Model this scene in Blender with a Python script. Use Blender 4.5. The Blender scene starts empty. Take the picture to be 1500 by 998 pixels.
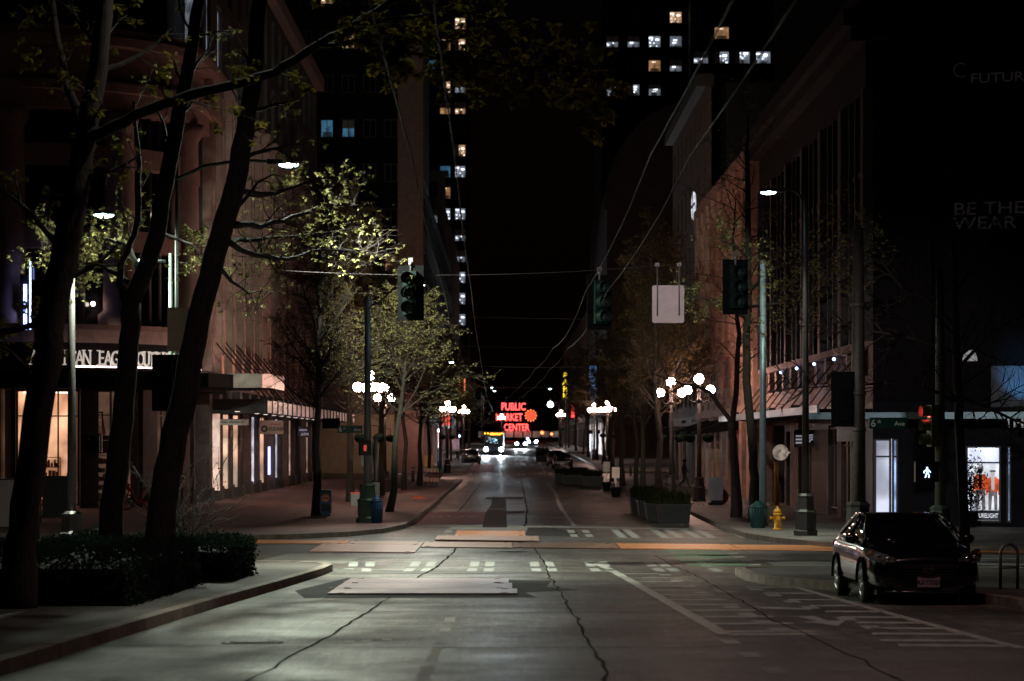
import bpy, bmesh, math, random
from mathutils import Vector, Matrix
random.seed(7)
S = bpy.context.scene
COL = S.collection
PI = math.pi
F_PX, VX, VY, ZC = 3541.0, 745.0, 645.0, 3.147      # 85 mm lens on the 1500 px wide photograph, eye height over the lower street

# ---------------------------------------------------------------- terrain profile
PROF = [(60, 0), (186, 0), (208, .2), (245, .68), (310, 1.15), (400, 1.75), (700, 3.2), (1200, 5)]
def zr(y):
    if y < 60: return 0.0206 * (60 - y)
    for (a, za), (b, zb) in zip(PROF, PROF[1:]):
        if y <= b: return za + (zb - za) * (y - a) / (b - a)
    return PROF[-1][1]
def sw(y): return zr(y) + 0.15
def P(px, py, Y):
    return Vector(((px - VX) * Y / F_PX, Y, ZC - (py - VY) * Y / F_PX))
def XP(px, Y): return (px - VX) * Y / F_PX
def ZP(py, Y): return ZC - (py - VY) * Y / F_PX
def near(px, py):            # a point on the sloping near road
    Y = 6800.0 / (py - 718.0); return ((px - VX) * Y / F_PX, Y)
def flat(px, py):            # a point on the level part of the street
    Y = 11145.0 / (py - 645.0); return ((px - VX) * Y / F_PX, Y)

# ---------------------------------------------------------------- materials
MATS = {}
def nodes(m):
    m.use_nodes = True
    nt = m.node_tree
    return nt, nt.nodes['Principled BSDF']
def mat(name, col, rough=.6, metal=0., var=.0, scale=4., col2=None, bump=0., bscale=30., spec=.5, coat=0., detail=6, stretch=None):
    if name in MATS: return MATS[name]
    m = bpy.data.materials.new(name); nt, b = nodes(m)
    b.inputs['Base Color'].default_value = (*col, 1); b.inputs['Roughness'].default_value = rough
    b.inputs['Metallic'].default_value = metal; b.inputs['Specular IOR Level'].default_value = spec
    b.inputs['Coat Weight'].default_value = coat; b.inputs['Coat Roughness'].default_value = .04
    tc = nt.nodes.new('ShaderNodeTexCoord'); vec = tc.outputs['Object']
    if stretch:
        mp = nt.nodes.new('ShaderNodeMapping'); mp.inputs['Scale'].default_value = stretch
        nt.links.new(vec, mp.inputs['Vector']); vec = mp.outputs['Vector']
    if var > 0 or col2:
        n = nt.nodes.new('ShaderNodeTexNoise'); n.inputs['Scale'].default_value = scale; n.inputs['Detail'].default_value = detail
        n.inputs['Roughness'].default_value = .65
        nt.links.new(vec, n.inputs['Vector'])
        r = nt.nodes.new('ShaderNodeValToRGB')
        r.color_ramp.elements[0].position = .32; r.color_ramp.elements[1].position = .7
        c2 = col2 if col2 else tuple(c * (1 + var) for c in col)
        c1 = col if col2 else tuple(c * (1 - var) for c in col)
        r.color_ramp.elements[0].color = (*c1, 1); r.color_ramp.elements[1].color = (*c2, 1)
        nt.links.new(n.outputs['Fac'], r.inputs['Fac']); nt.links.new(r.outputs['Color'], b.inputs['Base Color'])
    if bump > 0:
        n2 = nt.nodes.new('ShaderNodeTexNoise'); n2.inputs['Scale'].default_value = bscale; n2.inputs['Detail'].default_value = 4
        nt.links.new(vec, n2.inputs['Vector'])
        bp = nt.nodes.new('ShaderNodeBump'); bp.inputs['Strength'].default_value = bump; bp.inputs['Distance'].default_value = .02
        nt.links.new(n2.outputs['Fac'], bp.inputs['Height']); nt.links.new(bp.outputs['Normal'], b.inputs['Normal'])
    MATS[name] = m
    return m
def glow(name, col, strength, base=(.8, .8, .8), noise=None):
    if name in MATS: return MATS[name]
    m = bpy.data.materials.new(name); nt, b = nodes(m)
    b.inputs['Base Color'].default_value = (*base, 1); b.inputs['Roughness'].default_value = .4
    b.inputs['Emission Color'].default_value = (*col, 1); b.inputs['Emission Strength'].default_value = strength
    if noise:
        tc = nt.nodes.new('ShaderNodeTexCoord'); n = nt.nodes.new('ShaderNodeTexNoise'); n.inputs['Scale'].default_value = noise
        nt.links.new(tc.outputs['Object'], n.inputs['Vector'])
        r = nt.nodes.new('ShaderNodeMapRange'); r.inputs[1].default_value = .35; r.inputs[2].default_value = .68
        r.inputs[3].default_value = strength * .25; r.inputs[4].default_value = strength * 1.5
        nt.links.new(n.outputs['Fac'], r.inputs[0]); nt.links.new(r.outputs[0], b.inputs['Emission Strength'])
    MATS[name] = m
    return m
def clear_glass(name, refl=.1, tint=(.9, .92, .95)):
    if name in MATS: return MATS[name]
    m = bpy.data.materials.new(name); m.use_nodes = True; nt = m.node_tree; nt.nodes.clear()
    o = nt.nodes.new('ShaderNodeOutputMaterial'); mx = nt.nodes.new('ShaderNodeMixShader')
    t = nt.nodes.new('ShaderNodeBsdfTransparent'); t.inputs[0].default_value = (*tint, 1)
    g = nt.nodes.new('ShaderNodeBsdfGlossy'); g.inputs['Roughness'].default_value = .03
    mx.inputs[0].default_value = refl
    nt.links.new(t.outputs[0], mx.inputs[1]); nt.links.new(g.outputs[0], mx.inputs[2]); nt.links.new(mx.outputs[0], o.inputs[0])
    MATS[name] = m
    return m
def leafmat(name, c1, c2):
    if name in MATS: return MATS[name]
    m = bpy.data.materials.new(name); m.use_nodes = True; nt = m.node_tree; nt.nodes.clear()
    o = nt.nodes.new('ShaderNodeOutputMaterial'); mx = nt.nodes.new('ShaderNodeMixShader'); mx.inputs[0].default_value = .4
    d = nt.nodes.new('ShaderNodeBsdfDiffuse'); t = nt.nodes.new('ShaderNodeBsdfTranslucent')
    tc = nt.nodes.new('ShaderNodeTexCoord'); n = nt.nodes.new('ShaderNodeTexNoise'); n.inputs['Scale'].default_value = 1.7
    r = nt.nodes.new('ShaderNodeValToRGB'); r.color_ramp.elements[0].position = .35; r.color_ramp.elements[1].position = .65
    r.color_ramp.elements[0].color = (*c1, 1); r.color_ramp.elements[1].color = (*c2, 1)
    nt.links.new(tc.outputs['Object'], n.inputs['Vector']); nt.links.new(n.outputs['Fac'], r.inputs['Fac'])
    nt.links.new(r.outputs['Color'], d.inputs['Color']); nt.links.new(r.outputs['Color'], t.inputs['Color'])
    nt.links.new(d.outputs[0], mx.inputs[1]); nt.links.new(t.outputs[0], mx.inputs[2]); nt.links.new(mx.outputs[0], o.inputs[0])
    MATS[name] = m
    return m
def brickmat(name, c1, c2, cm, w=.4, h=.2, rough=.75, scale=1., rot=None):
    if name in MATS: return MATS[name]
    m = bpy.data.materials.new(name); nt, b = nodes(m)
    b.inputs['Roughness'].default_value = rough
    tc = nt.nodes.new('ShaderNodeTexCoord'); br = nt.nodes.new('ShaderNodeTexBrick')
    vec = tc.outputs['Object']
    if rot:
        mp = nt.nodes.new('ShaderNodeMapping'); mp.inputs['Rotation'].default_value = rot
        nt.links.new(vec, mp.inputs['Vector']); vec = mp.outputs['Vector']
    nt.links.new(vec, br.inputs['Vector'])
    br.inputs['Scale'].default_value = scale; br.inputs['Brick Width'].default_value = w; br.inputs['Row Height'].default_value = h
    br.inputs['Mortar Size'].default_value = .012; br.inputs['Color1'].default_value = (*c1, 1); br.inputs['Color2'].default_value = (*c2, 1); br.inputs['Mortar'].default_value = (*cm, 1)
    n = nt.nodes.new('ShaderNodeTexNoise'); n.inputs['Scale'].default_value = .6; n.inputs['Detail'].default_value = 8
    nt.links.new(tc.outputs['Object'], n.inputs['Vector'])
    mr = nt.nodes.new('ShaderNodeMapRange'); mr.inputs[1].default_value = .3; mr.inputs[2].default_value = .7; mr.inputs[3].default_value = .6; mr.inputs[4].default_value = 1.25
    nt.links.new(n.outputs['Fac'], mr.inputs[0])
    mx = nt.nodes.new('ShaderNodeMix'); mx.data_type = 'RGBA'; mx.blend_type = 'MULTIPLY'; mx.inputs[0].default_value = 1
    nt.links.new(br.outputs['Color'], mx.inputs[6]); nt.links.new(mr.outputs[0], mx.inputs[7]); nt.links.new(mx.outputs[2], b.inputs['Base Color'])
    MATS[name] = m
    return m

# ---------------------------------------------------------------- mesh builder
class MB:
    def __init__(s): s.v = []; s.f = []; s.mi = []; s.m = 0; s.smooth = set()
    def face(s, idx, sm=False):
        s.f.append(idx); s.mi.append(s.m)
        if sm: s.smooth.add(len(s.f) - 1)
    def hexa(s, p):           # eight corners: bottom loop then top loop
        i = len(s.v); s.v += [tuple(q) for q in p]
        for q in ((3, 2, 1, 0), (4, 5, 6, 7), (0, 1, 5, 4), (1, 2, 6, 5), (2, 3, 7, 6), (3, 0, 4, 7)): s.face([i + k for k in q])
        return s
    def box(s, x0, x1, y0, y1, z0, z1):
        return s.hexa([(x0, y0, z0), (x1, y0, z0), (x1, y1, z0), (x0, y1, z0), (x0, y0, z1), (x1, y0, z1), (x1, y1, z1), (x0, y1, z1)])
    def cbox(s, cx, cy, cz, sx, sy, sz): return s.box(cx - sx / 2, cx + sx / 2, cy - sy / 2, cy + sy / 2, cz - sz / 2, cz + sz / 2)
    def fbox(s, F, a0, a1, z0, z1, d0, d1):
        return s.hexa([F.pt(a0, z0, d1), F.pt(a1, z0, d1), F.pt(a1, z0, d0), F.pt(a0, z0, d0), F.pt(a0, z1, d1), F.pt(a1, z1, d1), F.pt(a1, z1, d0), F.pt(a0, z1, d0)])
    def quad(s, a, b, c, d):
        i = len(s.v); s.v += [tuple(a), tuple(b), tuple(c), tuple(d)]; s.face([i, i + 1, i + 2, i + 3]); return s
    def poly(s, pts):
        i = len(s.v); s.v += [tuple(p) for p in pts]; s.face(list(range(i, i + len(pts)))); return s
    def prism(s, pts, off):   # flat polygon swept by an offset
        n = len(pts); i = len(s.v); off = Vector(off)
        s.v += [tuple(p) for p in pts] + [tuple(Vector(p) + off) for p in pts]
        s.face(list(range(i + n - 1, i - 1, -1))); s.face(list(range(i + n, i + 2 * n)))
        for k in range(n): s.face([i + k, i + (k + 1) % n, i + n + (k + 1) % n, i + n + k])
        return s
    def tube(s, pts, rad, n=8, caps=True):
        pts = [Vector(p) for p in pts]
        if not hasattr(rad, '__len__'): rad = [rad] * len(pts)
        base = len(s.v); up = None; N = len(pts)
        for k, p in enumerate(pts):
            d = (pts[min(k + 1, N - 1)] - pts[max(k - 1, 0)])
            if d.length < 1e-9: d = Vector((0, 0, 1))
            d.normalize()
            if up is None: up = d.cross(Vector((0, 1, 0)) if abs(d.y) < .9 else Vector((1, 0, 0))).normalized()
            else:
                up = up - d * up.dot(d)
                up = up.normalized() if up.length > 1e-6 else d.orthogonal().normalized()
            w = d.cross(up)
            for j in range(n):
                a = 2 * PI * j / n
                q = p + (up * math.cos(a) + w * math.sin(a)) * rad[k]
                s.v.append((q.x, q.y, q.z))
        for k in range(N - 1):
            for j in range(n):
                a = base + k * n + j; b = base + k * n + (j + 1) % n
                s.face([a, b, b + n, a + n], True)
        if caps:
            s.face([base + j for j in range(n - 1, -1, -1)]); s.face([base + (N - 1) * n + j for j in range(n)])
        return s
    def lathe(s, prof, n=16, c=(0, 0, 0), sm=True, caps=True):   # prof: (r, z)
        i = len(s.v)
        for r, z in prof:
            for j in range(n):
                a = 2 * PI * j / n; s.v.append((c[0] + r * math.cos(a), c[1] + r * math.sin(a), c[2] + z))
        for k in range(len(prof) - 1):
            for j in range(n):
                a = i + k * n + j; b = i + k * n + (j + 1) % n
                s.face([a, b, b + n, a + n], sm)
        if caps: s.face([i + j for j in range(n - 1, -1, -1)]); e = i + (len(prof) - 1) * n; s.face([e + j for j in range(n)])
        return s
    def ball(s, c, r, n=16, m=10, sq=(1, 1, 1)):
        i = len(s.v); s.v.append((c[0], c[1], c[2] - r * sq[2]))
        for k in range(1, m):
            t = PI * k / m - PI / 2
            for j in range(n):
                a = 2 * PI * j / n; s.v.append((c[0] + r * sq[0] * math.cos(t) * math.cos(a), c[1] + r * sq[1] * math.cos(t) * math.sin(a), c[2] + r * sq[2] * math.sin(t)))
        s.v.append((c[0], c[1], c[2] + r * sq[2])); e = len(s.v) - 1
        for j in range(n):
            s.face([i, i + 1 + (j + 1) % n, i + 1 + j], True); s.face([e, e - n + j, e - n + (j + 1) % n], True)
        for k in range(m - 2):
            for j in range(n):
                a = i + 1 + k * n + j; b = i + 1 + k * n + (j + 1) % n; s.face([a, b, b + n, a + n], True)
        return s
    def cyl(s, a, b, r, n=16): return s.tube([a, b], [r, r], n)
    def pathwall(s, path, z0, z1, d0, d1, closed=False):
        """a solid that follows a plan path; d is measured to the right of the walking direction (outwards)"""
        path = [Vector((p[0], p[1])) for p in path]; N = len(path); nr = []
        for k in range(N):
            a = path[max(k - 1, 0)]; b = path[min(k + 1, N - 1)]; d = (b - a).normalized(); nr.append(Vector((d.y, -d.x)))
        i = len(s.v)
        for p, n in zip(path, nr):
            for d, z in ((d0, z0), (d1, z0), (d1, z1), (d0, z1)):
                q = p + n * d; s.v.append((q.x, q.y, z(q.y) if callable(z) else z))
        for k in range(N - 1):
            for j in range(4):
                a = i + k * 4 + j; b = i + k * 4 + (j + 1) % 4; s.face([a, b, b + 4, a + 4])
        s.face([i + 3, i + 2, i + 1, i]); e = i + (N - 1) * 4; s.face([e, e + 1, e + 2, e + 3])
        return s
    def build(s, name, m, parent=None, world=False, fix=True):
        me = bpy.data.meshes.new(name)
        off = Vector((0, 0, 0))
        if parent is not None and world:
            q = parent
            while q is not None: off += Vector(q.location); q = q.parent
        v = [(a - off.x, b - off.y, c - off.z) for a, b, c in s.v] if off.length > 0 else s.v
        me.from_pydata(v, [], s.f)
        for x in (m if isinstance(m, (list, tuple)) else [m]): me.materials.append(x)
        me.polygons.foreach_set('material_index', s.mi)
        sm = [False] * len(s.f)
        for k in s.smooth: sm[k] = True
        me.polygons.foreach_set('use_smooth', sm)
        if fix and len(s.f) < 60000:
            bm = bmesh.new(); bm.from_mesh(me); bmesh.ops.recalc_face_normals(bm, faces=bm.faces); bm.to_mesh(me); bm.free()
        me.update()
        o = bpy.data.objects.new(name, me); COL.objects.link(o)
        if parent is not None: o.parent = parent
        return o
class Face:
    def __init__(s, o, u):
        s.o = Vector(o); u = Vector((u[0], u[1], 0)).normalized(); s.u = u; s.n = Vector((u.y, -u.x, 0)); s.rot = math.atan2(u.y, u.x)
    def pt(s, a, z, d=0): return Vector((s.o.x + s.u.x * a + s.n.x * d, s.o.y + s.u.y * a + s.n.y * d, s.o.z + z))

def thing(name, label, cat, loc=(0, 0, 0), rz=0, group=None, kind=None):
    o = bpy.data.objects.new(name, None); COL.objects.link(o); o.location = loc; o.rotation_euler = (0, 0, rz); o.empty_display_size = .2
    return tag(o, label, cat, group, kind)
def tag(o, label=None, cat=None, group=None, kind=None):
    if label: o['label'] = label
    if cat: o['category'] = cat
    if group: o['group'] = group
    if kind: o['kind'] = kind
    return o
def struct(o): o['kind'] = 'structure'; return o
def kids(o): return [c for c in bpy.data.objects if c.parent == o]
KC = {}
def dup(root, loc, rz=None, label=None, group=None, scale=None, cat=None):
    def rec(o, par):
        c = o.copy(); COL.objects.link(c)
        if par is not None: c.parent = par
        ch = KC.get(o.name)
        if ch is None: ch = KC[o.name] = list(o.children)
        for k in ch: rec(k, c)
        return c
    r = rec(root, None); r.location = loc
    if rz is not None: r.rotation_euler = (0, 0, rz)
    if label: r['label'] = label
    if group: r['group'] = group
    if cat: r['category'] = cat
    if scale: r.scale = scale if hasattr(scale, '__len__') else (scale,) * 3
    return r
def text_mesh(body, size, m, name, parent, loc, rot, depth=.02, align='LEFT', xscale=1., bold=0.):
    cu = bpy.data.curves.new(name, 'FONT'); cu.body = body; cu.size = size; cu.extrude = depth; cu.align_x = align; cu.offset = bold; cu.resolution_u = 3
    o = bpy.data.objects.new(name, cu); COL.objects.link(o)
    dg = bpy.context.evaluated_depsgraph_get(); me = bpy.data.meshes.new_from_object(o.evaluated_get(dg))
    bpy.data.objects.remove(o); bpy.data.curves.remove(cu)
    me.materials.clear(); me.materials.append(m)
    n = bpy.data.objects.new(name, me); COL.objects.link(n)
    if parent is not None: n.parent = parent
    n.location = loc; n.rotation_euler = rot; n.scale = (xscale, 1, 1)
    return n
def lamp(kind, loc, energy, col, size=.1, spot=None, blend=.5, target=None, name='lamp_light', parent=None):
    l = bpy.data.lights.new(name, kind); l.energy = energy; l.color = col
    if kind in ('POINT', 'SPOT'): l.shadow_soft_size = size
    if kind == 'AREA': l.size = size
    if kind == 'SPOT': l.spot_size = spot; l.spot_blend = blend
    o = bpy.data.objects.new(name, l); COL.objects.link(o); o.location = loc
    if target is not None: o.rotation_euler = (Vector(target) - Vector(loc)).to_track_quat('-Z', 'Y').to_euler()
    if parent is not None: o.parent = parent
    return o

# ---------------------------------------------------------------- palette
M_bark_near = mat('bark_near', (.022, .010, .009), .95, var=.7, scale=5, bump=1.0, bscale=9, stretch=(3, 3, .7))
M_bark = mat('bark_street', (.026, .020, .014), .9, var=.5, scale=9, bump=.6, bscale=14, stretch=(2, 2, .6))
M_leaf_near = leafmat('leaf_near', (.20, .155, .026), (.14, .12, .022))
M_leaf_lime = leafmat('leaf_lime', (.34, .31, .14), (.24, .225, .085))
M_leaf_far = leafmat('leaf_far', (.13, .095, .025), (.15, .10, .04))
M_hedge = leafmat('leaf_hedge', (.009, .015, .012), (.018, .028, .02))
M_grass = leafmat('leaf_grass', (.055, .058, .022), (.03, .038, .014))
M_steel = mat('galvanised', (.15, .14, .14), .5, .5, var=.2, scale=14)
M_postgreen = mat('post_green', (.045, .06, .055), .5, .3, var=.3, scale=10)
M_postdark = mat('post_dark', (.03, .026, .026), .5, .3, var=.3, scale=10)
M_black = mat('black_metal', (.012, .012, .013), .45, .2, var=.3, scale=12)
M_blackmatt = mat('black_matt', (.004, .004, .0045), .9, var=.3, scale=12, spec=.04)
M_white = mat('white_paint', (.75, .75, .73), .55, var=.08, scale=8)
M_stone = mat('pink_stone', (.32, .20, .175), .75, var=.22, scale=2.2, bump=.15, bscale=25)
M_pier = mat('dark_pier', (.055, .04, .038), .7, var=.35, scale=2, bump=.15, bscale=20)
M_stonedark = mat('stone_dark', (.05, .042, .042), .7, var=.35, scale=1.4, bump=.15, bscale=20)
M_stone2 = mat('grey_stone', (.16, .14, .135), .75, var=.25, scale=2.5, bump=.15, bscale=25)
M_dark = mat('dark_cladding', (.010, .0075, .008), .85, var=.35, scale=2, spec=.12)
M_darkroom = mat('dark_room', (.015, .014, .015), .8, var=.3, scale=2)
M_terra = mat('terracotta', (.42, .25, .19), .7, var=.3, scale=2.5, bump=.35, bscale=9)
M_glassdark = mat('dark_glass', (.006, .007, .009), .06, spec=.6, var=.2, scale=3)
M_pane = clear_glass('clear_pane', .07)
M_rust = mat('rust_steel', (.72, .19, .04), .42, .1, col2=(.72, .34, .14), scale=3.2, bump=.2, bscale=20)
M_platepale = mat('worn_steel', (.58, .30, .22), .5, .2, col2=(.42, .27, .24), scale=2.6, bump=.2, bscale=18, stretch=(.35, 1, 1))
M_paint = mat('road_paint', (.36, .36, .34), .7, col2=(.17, .16, .155), scale=5.5, detail=10)
M_paintworn = mat('worn_paint', (.46, .43, .39), .65, col2=(.16, .15, .14), scale=6, detail=10)
M_paintgreen = mat('green_paint', (.06, .26, .13), .6, col2=(.08, .17, .10), scale=5, detail=10)
M_paintred = mat('red_paint', (.24, .025, .035), .65, col2=(.10, .03, .033), scale=3, detail=9)
M_patch = mat('dark_asphalt', (.018, .017, .018), .8, var=.5, scale=3, bump=.3, bscale=60, spec=.2)
M_patch2 = mat('mid_asphalt', (.075, .072, .066), .7, var=.35, scale=4, bump=.3, bscale=60)
M_crack = mat('crack_sealant', (.005, .005, .005), .9, var=.3, scale=8, spec=.05)
M_kerb = mat('kerb_concrete', (.15, .115, .095), .75, var=.5, scale=2.2, bump=.3, bscale=30)
M_red = mat('red_plastic', (.45, .02, .018), .4, var=.2, scale=6)
M_orange = mat('orange_plastic', (.65, .13, .03), .45, var=.2, scale=6)
M_yellow = mat('yellow_paint', (.62, .33, .03), .45, var=.15, scale=6)
M_blue = mat('blue_plastic', (.02, .07, .16), .5, var=.2, scale=6)
M_binGreen = mat('green_metal', (.02, .07, .07), .5, .2, var=.2, scale=6)
M_sign = mat('sign_green', (.006, .075, .06), .4, var=.08, scale=6)
M_rubber = mat('tyre_rubber', (.012, .012, .012), .75, var=.3, scale=12)
M_globe = glow('globe_glow', (1, .60, .48), 120)
M_globefar = glow('globe_glow_far', (1, .88, .86), 30)
M_led = glow('led_lens', (.62, .90, 1.0), 24)
M_signalhead = mat('signal_green', (.004, .012, .010), .35, .1, var=.3, scale=9)
M_wire = mat('wire_metal', (.05, .042, .042), .7, 0, spec=.15, var=.2, scale=1)
# ================================================================ SETTING: ground, road, pavements
def sheet(name, xs, ys, zf, m, kind='structure'):
    mb = MB(); nx = len(xs)
    for y in ys:
        for x in xs: mb.v.append((x, y, zf(y)))
    for j in range(len(ys) - 1):
        for i in range(nx - 1):
            a = j * nx + i; mb.face([a, a + 1, a + 1 + nx, a + nx], True)
    o = mb.build(name, m); o['kind'] = kind; return o
def roadmat():
    m = bpy.data.materials.new('road_concrete'); nt, b = nodes(m)
    tc = nt.nodes.new('ShaderNodeTexCoord')
    def noise(sc, det, st=None, rough=.6):
        n = nt.nodes.new('ShaderNodeTexNoise'); n.inputs['Scale'].default_value = sc; n.inputs['Detail'].default_value = det; n.inputs['Roughness'].default_value = rough
        if st:
            mp = nt.nodes.new('ShaderNodeMapping'); mp.inputs['Scale'].default_value = st; nt.links.new(tc.outputs['Object'], mp.inputs['Vector']); nt.links.new(mp.outputs['Vector'], n.inputs['Vector'])
        else: nt.links.new(tc.outputs['Object'], n.inputs['Vector'])
        return n
    def ramp(src, p0, p1, c0, c1):
        r = nt.nodes.new('ShaderNodeValToRGB'); r.color_ramp.elements[0].position = p0; r.color_ramp.elements[1].position = p1
        r.color_ramp.elements[0].color = (*c0, 1); r.color_ramp.elements[1].color = (*c1, 1); nt.links.new(src, r.inputs['Fac']); return r
    def mul(a, bb, f=1.):
        x = nt.nodes.new('ShaderNodeMix'); x.data_type = 'RGBA'; x.blend_type = 'MULTIPLY'; x.inputs[0].default_value = f
        nt.links.new(a, x.inputs[6]); nt.links.new(bb, x.inputs[7]); return x
    base = ramp(noise(.35, 8).outputs['Fac'], .3, .7, (.045, .040, .041), (.128, .118, .112))
    streak = ramp(noise(1.0, 6, (1.6, .06, 1)).outputs['Fac'], .35, .68, (.68, .66, .65), (1.12, 1.1, 1.08))
    band = ramp(noise(1.0, 5, (.05, .5, 1)).outputs['Fac'], .36, .62, (.50, .47, .48), (1.12, 1.1, 1.08))
    grit = ramp(noise(11, 7, rough=.85).outputs['Fac'], .36, .64, (.42, .42, .42), (1.6, 1.58, 1.52))
    spots = ramp(noise(1.5, 8, rough=.75).outputs['Fac'], .54, .68, (1, 1, 1), (.42, .41, .41))
    wear = ramp(noise(1.0, 5, (9, .55, 1), .75).outputs['Fac'], .36, .64, (.55, .55, .55), (1.4, 1.38, 1.34)); wear2 = ramp(noise(1.0, 4, (26, 2.2, 1), .8).outputs['Fac'], .36, .64, (.6, .6, .6), (1.4, 1.4, 1.38))
    wm = mul(wear.outputs['Color'], wear2.outputs['Color'])
    a = mul(base.outputs['Color'], streak.outputs['Color']); a = mul(a.outputs[2], wm.outputs[2]); a = mul(a.outputs[2], band.outputs['Color']); a = mul(a.outputs[2], grit.outputs['Color']); a = mul(a.outputs[2], spots.outputs['Color'])
    nt.links.new(a.outputs[2], b.inputs['Base Color'])
    rr = ramp(noise(.8, 6).outputs['Fac'], .3, .7, (.40,) * 3, (.60,) * 3); nt.links.new(rr.outputs['Color'], b.inputs['Roughness'])
    bp = nt.nodes.new('ShaderNodeBump'); bp.inputs['Strength'].default_value = .5; bp.inputs['Distance'].default_value = .006
    nt.links.new(noise(70, 4).outputs['Fac'], bp.inputs['Height']); nt.links.new(bp.outputs['Normal'], b.inputs['Normal'])
    b.inputs['Specular IOR Level'].default_value = .5
    return m
M_road = roadmat()
YS = [-30, 0, 20, 40, 60, 90, 120, 150, 186, 197, 208, 226, 245, 277, 310, 355, 400, 550, 700, 1200]
o = sheet('ground', [-1500, -400, -95, 0, 95, 400, 1500], [-200] + YS + [3000], lambda y: zr(y) - .35, mat('earth', (.06, .055, .05), .9, var=.3, scale=.3))
o = sheet('road', [-95, -3, 3, 95], YS, zr, M_road)
M_brick = brickmat('brick_paving', (.12, .052, .046), (.17, .085, .07), (.07, .05, .045), .42, .21)
M_walk = brickmat('pavement_slabs', (.15, .135, .125), (.19, .17, .155), (.07, .065, .06), 1.2, 1.2)
M_walkdark = mat('old_pavement', (.060, .046, .042), .8, col2=(.035, .028, .026), scale=1.6, bump=.3, bscale=40)
def pavement(name, outline, m, kerb_idx):
    """a raised pavement; kerb_idx = the part of the outline that carries the kerb stone"""
    mb = MB(); n = len(outline)
    top = [(x, y, sw(y)) for x, y in outline]; bot = [(x, y, zr(y) - .2) for x, y in outline]
    i = len(mb.v); mb.v += top + bot
    mb.face(list(range(n)))
    for k in range(n): mb.face([i + k, i + n + k, i + n + (k + 1) % n, i + (k + 1) % n])
    struct(mb.build(name, m))
    kb = MB(); path = [outline[k] for k in kerb_idx]
    kb.pathwall(path, lambda y: zr(y) - .1, lambda y: sw(y) + .012, -.2, .012)
    struct(kb.build('kerb', M_kerb))
def arc(cx, cy, r, a0, a1, n=8): return [(cx + r * math.cos(math.radians(a0 + (a1 - a0) * k / n)), cy + r * math.sin(math.radians(a0 + (a1 - a0) * k / n))) for k in range(n + 1)]
# near left (walked so that the street lies on the right hand)
nl = [(-70, 76), (-30, 66), (-9, 60.2), (-6, 59.6)] + [(-5.2, 59.3), (-4.6, 58.4), (-4.35, 57)] + [(-4.35, 54), (-4.6, 47), (-4.9, 40), (-5.15, 33), (-5.4, 25), (-5.6, 10), (-5.7, -25)]
pavement('near_pavement', nl + [(-70, -25)], M_walkdark, range(len(nl)))
# far left plaza
fl = [(-3.75, 186)] + [(-3.75, 150), (-3.75, 120), (-3.75, 92), (-3.9, 86), (-4.4, 82), (-5.4, 79), (-7, 77), (-9, 76.4), (-20, 78.5), (-45, 86), (-80, 98)]
pavement('brick_pavement', fl + [(-80, 186)], M_brick, range(len(fl)))
# far right corner
fr = [(80, 45), (30, 62.4), (14, 68.0), (11, 69.3), (9.4, 71), (8.4, 74), (7.8, 78), (7.7, 86), (7.9, 104), (8.4, 125), (8.5, 186)]
pavement('slab_pavement', fr + [(80, 186)], M_walk, range(len(fr)))
# near right with its bulb
nr_ = [(8.5, -25), (8.45, 36), (8.3, 40), (7.6, 43), (6.4, 46), (5.4, 49), (5.2, 51), (5.3, 54.4), (6.0, 55.6), (9, 55.2), (14, 53.6), (80, 31)]
pavement('slab_pavement', nr_ + [(80, -25)], M_walkdark, range(len(nr_)))
# blocks beyond the next cross street
def pavement_strip(xk, xo, y0, y1, m):
    ys = [y0] + [y for y in YS if y0 < y < y1] + [y1]
    mb = MB(); 
    for y in ys:
        for x, dz in ((xk, -.2), (xk, .15), (xo, .15)): mb.v.append((x, y, zr(y) + dz))
    for j in range(len(ys) - 1):
        for k in range(2): a = j * 3 + k; mb.face([a, a + 1, a + 4, a + 3])
    mb.face([0, 1, 2])
    struct(mb.build('slab_pavement', m))
    kb = MB(); kb.pathwall([(xk, y) for y in (ys if xk > 0 else ys[::-1])], lambda y: zr(y) - .1, lambda y: sw(y) + .012, -.2, .012)
    struct(kb.build('kerb', M_kerb))
pavement_strip(-3.9, -60, 212, 320, M_walk); pavement_strip(8.5, 60, 212, 320, M_walk)
pavement_strip(-3.9, -60, 338, 640, M_walk); pavement_strip(8.5, 60, 338, 640, M_walk)
# ---------------------------------------------------------------- markings
def lay(mb, pts, h=.004):
    mb.poly([(x, y, zr(y) + h) for x, y in pts])
def ribbon(mb, pts, w, h=.004, wj=0., rng=None):
    pts = [Vector(p) for p in pts]; L = []; R = []
    for k, p in enumerate(pts):
        d = (pts[min(k + 1, len(pts) - 1)] - pts[max(k - 1, 0)]).normalized(); n = Vector((d.y, -d.x))
        ww = w * (1 + (rng.uniform(-wj, wj) if rng else 0)); L.append(p - n * ww / 2); R.append(p + n * ww / 2)
    i = len(mb.v)
    for a, b in zip(L, R): mb.v += [(a.x, a.y, zr(a.y) + h), (b.x, b.y, zr(b.y) + h)]
    for k in range(len(pts) - 1): mb.face([i + 2 * k, i + 2 * k + 1, i + 2 * k + 3, i + 2 * k + 2])
def span(a, b, n): return [(a[0] + (b[0] - a[0]) * k / n, a[1] + (b[1] - a[1]) * k / n) for k in range(n + 1)]
mb = MB()                                            # near crosswalk: pairs of bars broken in the middle
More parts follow.
